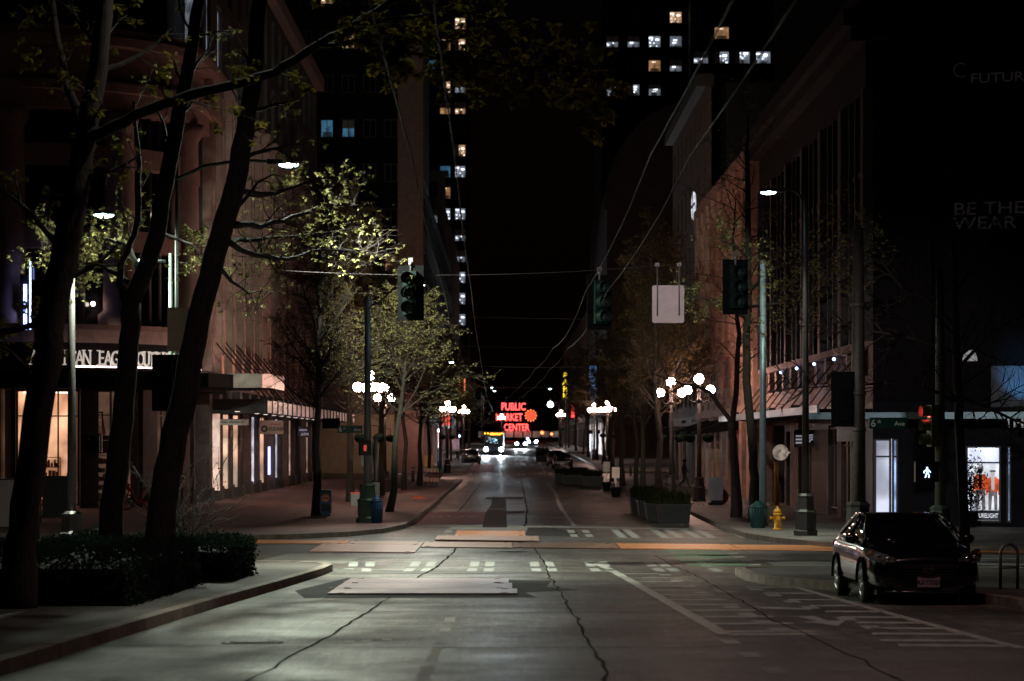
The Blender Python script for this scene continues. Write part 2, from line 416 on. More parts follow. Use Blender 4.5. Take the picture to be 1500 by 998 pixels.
for px in (523, 548, 605, 629, 694, 717, 784, 806, 867, 888, 957, 977, 1037):
    x = XP(px, 60); sk = 0 if px > 560 else -.12; w = .115
    lay(mb, [(x - w, 56.7), (x + w, 56.7), (x + w + sk, 58.9), (x - w + sk, 58.9)])
    lay(mb, [(x - w + sk, 60.2), (x + w + sk, 60.2), (x + w + 2 * sk, 62.6), (x - w + 2 * sk, 62.6)])
struct(mb.build('crosswalk_marking', M_paint))
mb = MB()                                            # far crosswalk
for px, sp in ((655, 1), (672, 1), (838, 1), (860, 1), (905, 0), (923, 0), (964, 0), (985, 0), (1010, 0), (1030, 0), (1075, 0)):
    x = XP(px, 82)
    if sp:
        lay(mb, [(x - .12, 78.6), (x + .12, 78.6), (x + .12, 80.8), (x - .12, 80.8)]); lay(mb, [(x - .12, 82.1), (x + .12, 82.1), (x + .12, 84.6), (x - .12, 84.6)])
    else: lay(mb, [(x - .13, 77.8), (x + .13, 77.8), (x + .13, 85), (x - .13, 85)])
struct(mb.build('crosswalk_marking', M_paint))
mb = MB(); ribbon(mb, span((-3.4, 89.4), (.2, 88.2), 6), .7); ribbon(mb, span((.3, 88.2), (7.6, 85.2), 8), .9); struct(mb.build('stop_line', M_paint))
mb = MB()                                            # crosswalks over the cross street, left leg and right leg
for k in range(6): y = 64.5 + k * 1.9; lay(mb, [(-14.5, y + 1.5), (-10.6, y), (-10.6, y + .55), (-14.5, y + 2.05)])
for k in range(7): y = 57.0 + k * 1.55; lay(mb, [(9.6, y), (14.8, y - 1.2), (14.8, y - .8), (9.6, y + .42)])
struct(mb.build('crosswalk_marking', M_paint))
mb = MB()                                            # far street: crosswalks at the next corner and beyond
for k in range(9):
    x = -3.2 + k * 1.38
    for dx in (-.16, .24):
        if k in (2, 4): continue
        lay(mb, [(x + dx, 184.5), (x + dx + .24, 184.5), (x + dx + .24, 191.5), (x + dx, 191.5)])
    for dx in (-.16, .24): lay(mb, [(x + dx, 206.5), (x + dx + .22, 206.5), (x + dx + .22, 212), (x + dx, 212)])
for k in range(8): x = -3 + k * 1.5; lay(mb, [(x, 318), (x + .4, 318), (x + .4, 326), (x, 326)])
struct(mb.build('crosswalk_marking', M_paint))
mb = MB()
ribbon(mb, [(2.42, 89), (2.40, 98), (2.42, 110), (2.55, 125), (2.75, 142), (2.85, 165), (2.9, 180)], .17)
ribbon(mb, span((3.2, 214), (3.4, 300), 8), .18); ribbon(mb, span((-.1, 214), (-.1, 240), 3), .15)
for y in range(248, 300, 14): ribbon(mb, span((.2, y), (.2, y + 5), 2), .14)
ribbon(mb, [(6.45, 89), (6.6, 100), (6.9, 112)], .13); ribbon(mb, span((6.3, 150), (6.5, 182), 5), .13)
struct(mb.build('lane_line', M_paint))
mb = MB()                                            # buffered bike lane on the near slope
ribbon(mb, [(2.05, 62.4), (2.25, 61.4), (2.42, 58.5), (2.55, 52), (2.66, 45), (2.76, 38), (2.86, 31.9)], .20)
ribbon(mb, [(5.35, 53), (5.55, 51), (5.72, 44), (5.9, 37), (6.1, 31), (6.2, 29.2)], .16)
for y, l in ((47.4, .95), (44.6, 1.0), (42.0, .9), (39.8, .85), (37.9, .9), (36.2, .95), (34.7, .95), (33.3, 1.0), (32.0, 1.2), (30.6, 1.35), (29.6, 1.3)):
    xr = 5.72 + (44 - y) * .026; ribbon(mb, [(xr - l, y + .12), (xr, y)], .42)
for y, l in ((55, .9), (52.5, .95), (50.2, 1.0), (48, 1.05), (46, 1.05), (44, 1.1), (42.1, 1.1), (40.2, 1.1), (38.3, 1.2), (36.4, 1.2), (34.5, 1.25), (32.6, 1.3)):
    xl = 2.55 + (52 - y) * .0155; ribbon(mb, [(xl, y), (xl + l, y + .1)], .34)
ribbon(mb, [(2.9, 31.9), (4.1, 32.1)], .35)
struct(mb.build('bike_lane_marking', M_paintworn))
mb = MB()
for x, y in ((2.79, 30.0), (2.80, 27.6), (2.81, 25.2), (2.8, 22.9), (2.82, 20.4)): lay(mb, [(x - .11, y), (x + .11, y), (x + .11, y + .85), (x - .11, y + .85)])
for x, y in ((3.52, 54), (3.55, 50.5), (3.57, 47.4), (3.58, 44.6), (3.6, 41.8), (3.63, 39), (3.66, 36.7), (3.68, 34.5), (3.72, 32.6), (4.75, 46.0), (4.8, 43.4), (4.85, 41), (4.9, 38.9), (5.0, 35.4), (5.05, 33.2)):
    lay(mb, [(x - .13, y), (x + .13, y), (x + .13, y + .8), (x - .13, y + .8)])
lay(mb, [(4.35, 36.6), (4.62, 36.6), (4.66, 35.2), (4.95, 35.5), (4.62, 33.9), (4.28, 35.1), (4.5, 35.2)])        # the arrow
lay(mb, [(4.0, 39.6), (4.25, 39.5), (4.7, 39.0), (4.9, 39.1), (4.8, 38.5), (4.45, 38.7), (4.1, 38.9)])
lay(mb, [(3.9, 46.5), (4.1, 46.4), (4.15, 45.6), (4.35, 45.7), (4.1, 44.9), (3.85, 45.6), (3.95, 45.7)])
struct(mb.build('bike_lane_marking', M_paint))
mb = MB(); mw = MB()                                 # green bike crossing
for k in range(5):
    y = 60.6 + k * 2.0; lay(mb, [(4.45, y), (6.0, y), (6.02, y + .8), (4.5, y + .8)], .008); lay(mw, [(6.06, y), (6.34, y), (6.36, y + .8), (6.07, y + .8)], .008)
struct(mb.build('green_crossing', M_paintgreen)); struct(mw.build('crossing_marking', M_paint))
mb = MB(); rng = random.Random(3)                    # dashed centre marks and short scuffs of paint on the near slope
for y0, y1 in ((23.2, 26.2), (27, 29.4), (29.8, 30.4), (32.5, 33.5), (35, 36.2)): ribbon(mb, span((-.86, y0), (-.87, y1), 3), .14, wj=.25, rng=rng)
for k in range(70):
    x = rng.uniform(-3.6, 2.3); y = rng.uniform(22, 56); l = rng.uniform(.05, .3)
    ribbon(mb, [(x, y), (x + l, y + rng.uniform(-.06, .06))], rng.uniform(.03, .12))
for k in range(60):
    x = rng.uniform(3, 7.5); y = rng.uniform(22, 60); l = rng.uniform(.05, .3)
    ribbon(mb, [(x, y), (x + l, y + rng.uniform(-.06, .06))], rng.uniform(.03, .12))
for px, py in ((505, 941), (530, 940), (560, 938)): x, y = near(px, py); ribbon(mb, [(x, y), (x + .12, y)], .25)
struct(mb.build('worn_paint_mark', M_paintworn))
mb = MB(); lay(mb, [(-3.6, 91.5), (-.8, 91.5), (-.75, 106), (-3.6, 106)]); lay(mb, [(-3.6, 215), (-1.4, 215), (-1.4, 245), (-3.6, 245)], .004)
struct(mb.build('red_bus_lane', M_paintred))
for body, y, s in (('BUS', 98.5, 1.15),):
    t = text_mesh(body, s, M_paintworn, 'lane_lettering', None, (-2.25, y, zr(y) + .009), (0, 0, 0), 0, 'CENTER'); t.scale = (1, 2.0, 1); struct(t)
mb = MB()                                            # asphalt patches
lay(mb, [(-.95, 87), (-.05, 87), (-.1, 108), (-.12, 126), (-.5, 134), (-.9, 134), (-.85, 118), (-1.0, 104)], .008)
lay(mb, [(-1.3, 128), (.7, 128.6), (.9, 134), (-1.2, 133)], .0095); lay(mb, [(.55, 79.8), (2.1, 78.9), (2.4, 82.5), (1.6, 86.6), (.7, 87.1)], .0025)
lay(mb, [(-.85, 104), (.6, 104.5), (.7, 107), (-.6, 107)], .011)
lay(mb, [(-4.05, 45.8), (-3.5, 52.6), (.9, 50.9), (.75, 47.6), (1.4, 46.2), (.3, 45.0), (.5, 43.0), (-3.6, 42.6)], .0025)
struct(mb.build('asphalt_patch', M_patch))
mb = MB()
lay(mb, [(-7.5, 59.6), (-3.5, 56.2), (.3, 56.1), (.2, 57.2), (-3.2, 57.6), (-6.9, 61.3)], .002)
lay(mb, [(6.6, 64.4), (8.6, 62.2), (8.4, 58.6), (6.6, 58.2)], .002)
lay(mb, [(-6.5, 66), (-4.9, 69.4), (-3.9, 68.8), (-3.4, 72.4), (-6.6, 73.5), (-8.8, 69)], .002)
struct(mb.build('asphalt_patch', M_patch2))
mb = MB()
lay(mb, [(-6.6, 62.6), (-4.2, 61.6), (-3.9, 65.4), (-6.1, 67.1)], .003); lay(mb, [(-2.2, 85.5), (1.1, 84.0), (1.2, 87.5), (-2.0, 88.0)], .0012)
lay(mb, [(-.3, 140), (1.2, 140), (1.2, 172), (-.3, 172)], .003); lay(mb, [(-2.9, 150), (-.6, 150), (-.6, 183), (-2.9, 183)], .003)
lay(mb, [(-3.6, 41.0), (-.9, 40.4), (-.85, 41.4), (-3.4, 42.1)], .0016)
struct(mb.build('concrete_patch', mat('pale_concrete', (.20, .185, .165), .6, var=.3, scale=3, bump=.3, bscale=50)))
mb = MB(); rng = random.Random(5)                    # meandering joint cracks
def crack(pts, w, step=.8):
    out = []
    for a, b in zip(pts, pts[1:]):
        n = max(2, int((Vector(b) - Vector(a)).length / step))
        for k in range(n): t = k / n; out.append((a[0] + (b[0] - a[0]) * t + rng.gauss(0, .022), a[1] + (b[1] - a[1]) * t))
    out.append(pts[-1]); ribbon(mb, out, w, .0065, .45, rng)
crack([(.95, 20), (1.02, 26), (1.0, 35), (.95, 45), (.9, 55), (.92, 62), (.75, 70), (.7, 73.5)], .036)
crack([(-2.75, 21), (-2.4, 30), (-2.2, 37), (-2.1, 43.0)], .034); crack([(-2.0, 52.5), (-1.75, 60), (-1.55, 68), (-1.5, 73.0)], .06)
crack([(3.9, 21), (3.95, 28), (3.9, 36), (4.05, 45), (4.2, 56), (4.0, 66)], .028)
crack([(.6, 88), (.85, 110), (.9, 140), (.95, 183)], .07); crack([(-2.2, 107), (-2.1, 140), (-2.0, 183)], .05)
crack([(-4.2, 54.9), (-1.5, 55.2), (2.5, 55.7), (5.1, 55.4)], .12); crack([(-4.3, 38.4), (0, 37.6), (3, 37.8)], .05, .8); crack([(-5, 29.6), (0, 29.2), (2.6, 29.4)], .05, .8)
crack([(-3.7, 118), (2.4, 118.4)], .05); crack([(-3.7, 148), (2.7, 148)], .05); crack([(-7, 64), (-2, 62.8), (4, 62), (7.8, 60)], .05)
struct(mb.build('road_crack', M_crack))
for x, y, r, lb in ((-.55, 110, .38, 'iron manhole cover in the dark asphalt strip of the far block'), (.1, 68.3, .36, 'iron manhole cover in the middle of the crossing'),
                (-3.2, 30.2, .3, 'iron manhole cover near the left kerb of the near slope'), (5.6, 66, .34, 'iron manhole cover beside the green painted bike crossing')):
    c = MB(); c.lathe([(r + .09, 0), (r + .09, .007), (r, .009), (r, .005), (r - .02, .005), (r - .02, .011), (.01, .012)], 24)
    for k in range(5): c.cbox(-r * .6 + k * r * .3, 0, .014, r * .1, r * (1.1 - .12 * abs(k - 2)), .006)
    q = tag(c.build('manhole_cover', mat('cast_iron', (.03, .028, .027), .5, .6, var=.3, scale=12)), lb, 'manhole cover', 'manhole covers in the street'); q.location = (x, y, zr(y) + .003)
# ---------------------------------------------------------------- steel trench plates
def plate(pts, m, label, h=.022, lift=.012, group='steel trench plates across the crossing'):
    c = MB(); cx = sum(p[0] for p in pts) / len(pts); cy = sum(p[1] for p in pts) / len(pts)
    c.prism([(x - cx, y - cy, zr(y) - zr(cy)) for x, y in pts], (0, 0, h))
    for x, y in pts:
        qx, qy = (x - cx) * .86, (y - cy) * .86; c.cbox(qx, qy, zr(qy + cy) - zr(cy) + h + .004, .12, .12, .012)
    o = c.build('steel_plate', m); o.location = (cx, cy, zr(cy) + lift); tag(o, label, 'steel plate', group)
g2 = 'pale steel plates on the near slope'
M_plateA = mat('plate_lilac', (.42, .29, .34), .46, .3, col2=(.29, .21, .24), scale=2.2, bump=.15, bscale=20, stretch=(.35, 1, 1))
plate([(-3.30, 44.0), (.16, 44.0), (.16, 46.1), (-3.30, 46.1)], M_plateA, 'nearest pale steel plate, sticking out furthest to the right', group=g2)
plate([(-3.33, 46.13), (.07, 46.13), (.07, 48.9), (-3.33, 48.9)], M_plateA, 'middle one of the three pale steel plates laid side by side', group=g2)
plate([(-3.35, 48.93), (.0, 48.93), (.0, 51.4), (-3.35, 51.4)], M_plateA, 'farthest of the three pale steel plates, set back on the right', group=g2)
sl = -.27                                            # the trench crosses the street askew
def ty(x): return 74.3 + sl * (x + 7.8) * .82
def strip(x0, x1, y0, y1): return [(x0, ty(x0) + y0), (x1, ty(x1) + y0), (x1, ty(x1) + y1), (x0, ty(x0) + y1)]
plate(strip(-7.9, -4.9, -.9, 1.2), M_rust, 'orange rusted steel plate at the left kerb end of the trench')
plate(strip(-5.6, -2.6, -6.0, -1.0), M_platepale, 'worn pinkish steel plate lying nearest on the left side of the crossing')
plate(strip(-2.56, .1, -2.4, 1.2), M_platepale, 'worn pale steel plate in the middle of the trench with rusty edge')
plate(strip(.14, 3.2, -2.2, 1.2), mat('rust_dark', (.22, .10, .06), .4, .4, col2=(.32, .19, .13), scale=3, bump=.2, bscale=20), 'dark brown rusted steel plate right of the middle of the trench')
plate(strip(3.24, 6.6, -2.2, 1.3), M_rust, 'bright orange steel plate beyond the green painted bike crossing')
plate(strip(6.64, 10.0, -2.0, 1.1), M_rust, 'orange rusted steel plate in front of the right corner kerb')
plate(strip(10.04, 15.4, -2.0, .6), M_rust, 'long orange rusted steel plate seen to the right of the parked car')
plate(strip(-4.86, -2.6, -.95, 1.2), M_platepale, 'worn pinkish steel plate in line with the trench, left of the middle')
plate([(-2.3, 75.2), (.95, 74.2), (.95, 77.9), (-2.3, 78.4)], M_platepale, 'worn pale steel plate behind the trench, straight under the overhead wires', lift=.04)
plate([(-1.75, 78.5), (.55, 78.1), (.55, 82.6), (-1.75, 82.9)], M_rust, 'bright orange steel plate lying farthest, at the far crosswalk', lift=.03)
# ================================================================ BUILDINGS
M_frame = mat('window_frame', (.05, .045, .045), .5, .3, var=.2, scale=6)
M_roomwarm = glow('room_warm', (1, .62, .38), .4, (.5, .4, .3), noise=1.6)
M_roomcool = glow('room_cool', (.75, .85, 1), .5, (.5, .5, .5), noise=1.6)
M_roomamber = glow('room_amber', (1, .55, .25), .35, (.5, .4, .3), noise=1.6)
M_roomblue = glow('room_blue', (.15, .45, .7), .22, (.3, .4, .5), noise=2.2)
M_strip = glow('ceiling_strip', (.86, .92, 1), 3.5)
M_stripwarm = glow('ceiling_strip_warm', (1, .8, .62), 2.6)
M_blind = mat('window_blind', (.4, .35, .33), .8, var=.2, scale=5)
WC = {}
M_roomoffice = glow('room_office', (.75, .85, 1), .16, (.3, .3, .32), noise=1.6)
def window_mesh(w, h, kind, var=0):
    key = (round(w, 2), round(h, 2), kind, var)
    if key in WC: return WC[key]
    mb = MB(); t = min(.09, w * .07)
    for b in ((0, t, 0, h), (w - t, w, 0, h), (t, w - t, 0, t), (t, w - t, h - t, h)): mb.box(b[0], b[1], .10, .18, b[2], b[3])
    if w > 1.0: mb.box(w / 2 - t / 3, w / 2 + t / 3, .11, .17, t, h - t)
    if h > 1.7: mb.box(t, w / 2 - t / 3 if w > 1 else w - t, .11, .17, h * .68 - t / 3, h * .68 + t / 3)
    mats = [M_frame, M_glassdark if kind == 'dark' else M_pane, None, None, M_blind]
    mb.m = 1; mb.quad((t, .14, t), (w - t, .14, t), (w - t, .14, h - t), (t, .14, h - t))
    if kind == 'dark': mats = mats[:2]
    else:
        room, strp = {'office': (M_roomoffice, M_strip), 'warm': (M_roomwarm, M_stripwarm), 'amber': (M_roomamber, M_stripwarm), 'cool': (M_roomoffice, M_strip), 'blue': (M_roomblue, M_strip)}[kind]
        mats[2] = room; mats[3] = strp; rng = random.Random(var * 7 + 1)
        D = 1.0; mb.m = 2
        mb.quad((t, D, t), (w - t, D, t), (w - t, D, h), (t, D, h)); mb.quad((t, .19, t), (t, D, t), (t, D, h), (t, .19, h)); mb.quad((w - t, .19, t), (w - t, D, t), (w - t, D, h), (w - t, .19, h))
        mb.quad((t, .19, h - .01), (w - t, .19, h - .01), (w - t, D, h - .01), (t, D, h - .01)); mb.quad((t, .19, t), (w - t, .19, t), (w - t, D, t), (t, D, t))
        mb.m = 3
        if kind == 'office':
            for k in range(4 if var % 2 == 0 else 2):
                x0 = w * (.25 + .09 * k + rng.uniform(-.02, .02)); z = h * (.12 + .22 * k + (.3 if var % 2 else 0)); mb.box(x0, x0 + w * .3, .7, .76, z, z + h * .1)
        elif kind == 'warm' or kind == 'cool':
            for k in range(2): x0 = w * (.12 + .42 * k) + rng.uniform(-.1, .1); zz = h * rng.uniform(.62, .84); mb.box(x0, x0 + w * .3, .5, .8, zz, zz + h * .1)
            for k in range(5): x0 = w * rng.uniform(.08, .8); zz = h * rng.uniform(.1, .7); mb.box(x0, x0 + w * rng.uniform(.05, .12), .62, .66, zz, zz + h * rng.uniform(.05, .12))
        elif kind == 'amber': mb.box(w * .3, w * .6, .5, .8, h - .25, h - .18)
        mb.m = 4
        if var % 3 == 1: mb.box(t, w - t, .22, .25, h * rng.uniform(.45, .75), h - .02)
        elif var % 3 == 2: mb.box(t, w * rng.uniform(.3, .5), .22, .25, t, h - .02)
        mb.box(w * rng.uniform(.1, .5), w * rng.uniform(.55, .9), .6, .8, t + .01, h * rng.uniform(.15, .4))
    o = mb.build('window', mats); me = o.data; bpy.data.objects.remove(o); WC[key] = me
    return me
def put_window(root, F, a, z, w, h, kind, var=0, name='window'):
    o = bpy.data.objects.new(name, window_mesh(w, h, kind, var)); COL.objects.link(o); o.parent = root
    o.location = F.pt(a, z) - Vector(root.location); o.rotation_euler = (0, 0, F.rot); return o
def gridwall(root, F, L, z0, rows, cols, rh, ww, wh, sill, wmat, kindfn, thick=.3, name='wall', pilaster=0.):
    """wall with real openings, each filled by a window part"""
    mb = MB(); cw = L / cols
    for r in range(rows):
        zb = z0 + r * rh
        mb.fbox(F, 0, L, zb, zb + sill, -thick, 0)
        mb.fbox(F, 0, L, zb + sill + wh, zb + rh, -thick, 0)
        for c in range(cols + 1):
            a0 = 0 if c == 0 else (c - 1) * cw + (cw + ww) / 2; a1 = L if c == cols else c * cw + (cw - ww) / 2
            mb.fbox(F, a0, a1, zb + sill, zb + sill + wh, -thick, 0)
        for c in range(cols):
            k = kindfn(c, r)
            if k: put_window(root, F, c * cw + (cw - ww) / 2, zb + sill, ww, wh, k if isinstance(k, str) else k[0], 0 if isinstance(k, str) else k[1])
    if pilaster:
        for c in range(cols + 1): mb.fbox(F, max(0, c * cw - .3), min(L, c * cw + .3), z0, z0 + rows * rh, .004, pilaster)
    return mb.build(name, wmat, root, True)
def shop(root, F, a0, a1, z0, z1, room, strp=None, depth=2.2, frame=M_frame, mull=2, light=None, back=None, transom=True):
    """a shop window: frame, pane, and a real room behind it"""
    fr = MB(); t = .07
    for b in ((a0, a0 + t, z0, z1), (a1 - t, a1, z0, z1), (a0 + t, a1 - t, z0, z0 + t), (a0 + t, a1 - t, z1 - t, z1)): fr.fbox(F, *b, -.16, -.06)
    for k in range(1, mull): x = a0 + (a1 - a0) * k / mull; fr.fbox(F, x - t / 2, x + t / 2, z0 + t, z1 - t, -.15, -.07)
    if transom: fr.fbox(F, a0 + t, a1 - t, z0 + (z1 - z0) * .77, z0 + (z1 - z0) * .77 + t * .8, -.145, -.075)
    w = fr.build('window', frame, root, True)
    pn = MB(); pn.quad(F.pt(a0 + t, z0 + t, -.11), F.pt(a1 - t, z0 + t, -.11), F.pt(a1 - t, z1 - t, -.11), F.pt(a0 + t, z1 - t, -.11))
    q = pn.build('pane', M_pane, w); q.data.transform(Matrix.Translation(-Vector(root.location)))
    r = MB(); A = lambda a, z, d: F.pt(a, z, d)
    r.quad(A(a0, z0, -depth), A(a1, z0, -depth), A(a1, z1, -depth), A(a0, z1, -depth)); r.quad(A(a0, z0, -.2), A(a0, z0, -depth), A(a0, z1, -depth), A(a0, z1, -.2)); r.quad(A(a1, z0, -.2), A(a1, z0, -depth), A(a1, z1, -depth), A(a1, z1, -.2))
    r.quad(A(a0, z1, -.2), A(a1, z1, -.2), A(a1, z1, -depth), A(a0, z1, -depth)); r.quad(A(a0, z0, -.2), A(a1, z0, -.2), A(a1, z0, -depth), A(a0, z0, -depth))
    r.build('shop_room', room, root, True)
    if strp:
        s = MB(); n = max(1, int((a1 - a0) / 1.2))
        for k in range(n): c = a0 + (a1 - a0) * (k + .5) / n; s.fbox(F, c - .3, c + .3, z1 - .12, z1 - .06, -depth * .75, -depth * .35)
        s.build('ceiling_light', strp, root, True)
    return w
def block(name, label, x0, x1, y0, y1, h, cat='building', m=None, base=None):
    """root with the dark solid core; facades are laid 1.2 m in front of it"""
    r = thing(name, label, cat, ((x0 + x1) / 2, y0, base if base is not None else zr(y0)))
    return r

# ---------------------------------------------------------------- left corner store with a rounded corner
L1 = thing('corner_store', 'stone corner store with rounded cornice, lit sign letters and canopies along the brick plaza', 'building', (-18, 113, .15))
cx, cy, R = -22.0, 113.0, 7.3
def ap(t, r=R): return (cx + r * math.cos(math.radians(t)), cy + r * math.sin(math.radians(t)))
arcp = [(-60, 105.7)] + [ap(-90 + 6 * k) for k in range(16)] + [(-14.7, 118)]
def band(mb, z0, z1, d0, d1): mb.pathwall(arcp, z0, z1, d0, d1)
mb = MB()
band(mb, 7.45, 8.0, -.9, .12); band(mb, 11.6, 12.5, -.9, -.1); band(mb, 15.3, 16.2, -.9, -.1); band(mb, 17.7, 18.5, -.9, .35)
band(mb, 18.9, 20.5, -.9, .1); 
mb.build('wall', M_stone, L1, True)
mb = MB(); band(mb, 18.5, 18.9, -.9, .75); band(mb, 20.5, 20.9, -.9, .85); band(mb, 20.9, 21.3, -.9, .55); band(mb, 8.0, 8.25, -.9, .3)
mb.build('cornice', M_stone, L1, True)
mb = MB(); band(mb, 8.25, 17.7, -1.3, -.92); mb.build('dark_glazing', M_glassdark, L1, True)
for t in (-89, -49, -10):                               # giant pilasters on the curve
    mb = MB(); c = ap(t, R - .2); a = math.radians(t)
    mb.lathe([(.95, 8.25), (.95, 8.7), (.72, 8.9), (.70, 13), (.66, 16.9), (.85, 17.2), (.9, 17.7)], 18, (c[0], c[1], 0)); mb.build('column', M_stone, L1, True)
for t in (-76, -69, -62, -36, -30, -23):
    mb = MB(); c = ap(t, R - .8); mb.lathe([(.16, 8.25), (.16, 17.7)], 8, (c[0], c[1], 0)); mb.build('mullion', M_frame, L1, True)
for t, z, kd in ((-58, 9.2, 'l'), (-72, 9.4, 'l'), (-28, 13.4, 'l')):   # lit fittings behind the first floor glass
    mb = MB(); c = ap(t, R - .6); mb.ball((c[0], c[1], z), .1, 10, 6); mb.build('wall_lamp', glow('small_lamp', (1, .8, .7), 18), L1, True)
mb = MB(); arcs = [ap(-90 + 6 * k) for k in range(16)]
mb.pathwall(arcp, 5.4, 6.2, -.9, .9); mb.build('fascia', M_dark, L1, True)
mb = MB(); mb.pathwall(arcp, 6.2, 6.33, -.9, 1.05); mb.build('sign_ledge', M_stone2, L1, True)
mb = MB(); mb.pathwall(arcp, 6.33, 7.45, -.9, 0); mb.build('sign_wall', M_dark, L1, True)
mb = MB(); mb.pathwall([ap(-68 + 3 * k, R + .62) for k in range(20)], 6.34, 6.40, -.06, .06); mb.build('sign_light', glow('sign_strip', (1, .82, .74), 7), L1, True)
M_letter = glow('letter_white', (1, .86, .76), .55, (.8, .75, .7))
SERIF = {'A': ((-.26, 0), (.26, 0)), 'M': ((-.3, 0), (.3, 0)), 'E': ((-.2, 0), (-.2, .62)), 'R': ((-.2, 0), (.25, 0)), 'I': ((0, 0), (0, .62)), 'N': ((-.24, 0), (-.24, .62), (.24, .62)), 'L': ((-.2, 0), (-.2, .62)), 'U': ((-.24, .62), (.24, .62)), 'T': ((0, 0),), 'F': ((-.2, 0), (-.2, .62))}
for k, ch in enumerate('AMERICAN EAGLE OUTFITTERS'):
    if ch == ' ': continue
    t = -64 + (k - 7) * 2.3; c = ap(t, R + .84)
    q = text_mesh(ch, .93, M_letter, 'sign_letter', L1, (0, 0, 0), (PI / 2, 0, math.radians(t + 90)), .04, 'CENTER', .6)
    q.location = Vector((c[0], c[1], 6.43)) - Vector(L1.location)
    if ch in SERIF:                                 # slab serifs joined into the letter
        sb = MB()
        for sx, sz in SERIF[ch]: sb.cbox(sx, sz + .02, 0, .24, .045, .085)
        me2 = bpy.data.meshes.new('s'); me2.from_pydata(sb.v, [], sb.f); bm = bmesh.new(); bm.from_mesh(q.data); bm.from_mesh(me2); bm.to_mesh(q.data); bm.free(); bpy.data.meshes.remove(me2)
# ground floor of the rounded corner: stone piers and lit shop windows
for t0, t1, kind in ((-110, -101, 'pier'), (-88, -86.5, 'pier'), (-64.5, -58, 'pier'), (-40, -33, 'pier'), (-16, -9, 'pier'), (-3, 0, 'pier')):
    mb = MB(); mb.pathwall([ap(t0 + (t1 - t0) * k / 4) for k in range(5)], 0, 5.4, -.8, .05); mb.build('pier', M_pier, L1, True)
def chord(t0, t1): a, b = ap(t0, R - .1), ap(t1, R - .1); return Face((a[0], a[1], .15), (b[0] - a[0], b[1] - a[1])), (Vector(b) - Vector(a)).length
M_shopwarm = glow('shop_warm', (1, .52, .30), 1.15, (.5, .35, .25), noise=.8)
M_shopdim = glow('shop_dim', (1, .55, .35), .10, (.2, .15, .12), noise=.9)
for t0, t1, m_, st in ((-86.5, -64.5, M_shopwarm, M_stripwarm), (-58, -40, M_shopdim, None), (-33, -16, M_shopdim, None)):
    Fc, Lc = chord(t0, t1); shop(L1, Fc, .02, Lc - .02, .35 if m_ is M_shopdim else .12, 5.2, m_, st, 1.9, mull=3, transom=True)
    mb = MB(); mb.fbox(Fc, 0, Lc, 5.2, 5.26, -.7, 0); mb.build('soffit', M_dark, L1, True)
mb = MB(); mb.pathwall([(-60, 105.7), (-22.2, 105.7)], 0, 5.4, -.8, .05); mb.build('wall', M_stone2, L1, True)
# the wing along the street
FW = Face((-14.7, 116.0, .15), (0, 1)); LW = 69.0
n = 15; bw = LW / n
lit1 = {(0, 1): ('warm', 1), (0, 3): ('office', 1), (1, 3): ('office', 0), (2, 1): ('amber', 0), (1, 1): ('amber', 2), (5, 0): ('amber', 0), (8, 0): ('amber', 1)}
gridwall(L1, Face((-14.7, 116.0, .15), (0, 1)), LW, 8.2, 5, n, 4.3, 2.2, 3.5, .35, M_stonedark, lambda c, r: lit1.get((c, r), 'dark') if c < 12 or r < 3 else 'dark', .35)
mb = MB(); mb.fbox(FW, 0, LW, 5.6, 8.2, -.5, 0); mb.fbox(FW, 0, LW, 29.7, 30.6, -.5, .6); mb.build('wall', M_stone, L1, True)
for k in range(n + 1):
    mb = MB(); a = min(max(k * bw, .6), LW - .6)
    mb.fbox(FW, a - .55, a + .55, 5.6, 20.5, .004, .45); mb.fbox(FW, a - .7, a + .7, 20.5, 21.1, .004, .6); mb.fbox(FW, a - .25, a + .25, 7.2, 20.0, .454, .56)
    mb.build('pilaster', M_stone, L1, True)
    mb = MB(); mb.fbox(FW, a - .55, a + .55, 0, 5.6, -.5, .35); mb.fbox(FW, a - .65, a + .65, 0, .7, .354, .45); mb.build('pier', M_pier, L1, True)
M_shopw2 = glow('shop_pink', (1, .62, .50), 1.3, (.5, .4, .35), noise=.5)
for k in range(n):
    a0, a1 = k * bw + .62, (k + 1) * bw - .62
    kind = [M_shopw2, M_shopdim, M_shopdim, M_shopw2, M_shopdim, M_shopdim, M_shopw2, M_shopdim][k % 8]
    shop(L1, FW, a0, a1, .4, 5.0, kind, None, 1.3, mull=3)
    mb = MB(); mb.fbox(FW, a0, a1, 0, .4, -.4, 0); mb.fbox(FW, a0, a1, 5.0, 5.6, -.4, 0); mb.build('stall_riser', M_dark, L1, True)
    if k in (0, 1, 2, 4, 5, 7, 9, 12):                       # shop light falling on the far jamb, made as a glowing box
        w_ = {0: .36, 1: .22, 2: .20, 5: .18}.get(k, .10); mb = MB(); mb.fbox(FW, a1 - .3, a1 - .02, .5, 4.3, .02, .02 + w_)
        mb.build('jamb_glow', [glow('jamb_glow_pink', (1, .60, .48), .5, noise=2.5), glow('jamb_glow_warm', (1, .55, .36), .8, noise=1.0), glow('jamb_glow_white', (.8, .78, .95), .7, noise=1.5)][{0: 0, 1: 1, 2: 1, 4: 2, 5: 1, 7: 2, 9: 0, 12: 0}[k]], L1, True)
    if k == 6: mb = MB(); mb.fbox(FW, a1 - .6, a1 - .4, .9, 2.6, .02, .2); mb.build('blue_display', glow('blue_display', (.25, .35, 1), 4), L1, True)
mb = MB(); mb.box(-40, -16.1, 114, 185, .15, 30); mb.box(-60, -23, 107.6, 114, .15, 20.9); mb.build('core', M_darkroom, L1, True)
mb = MB(); mb.box(-58, -14.72, 185.0, 185.5, .15, 30.5); mb.build('wall', M_stone2, L1, True)
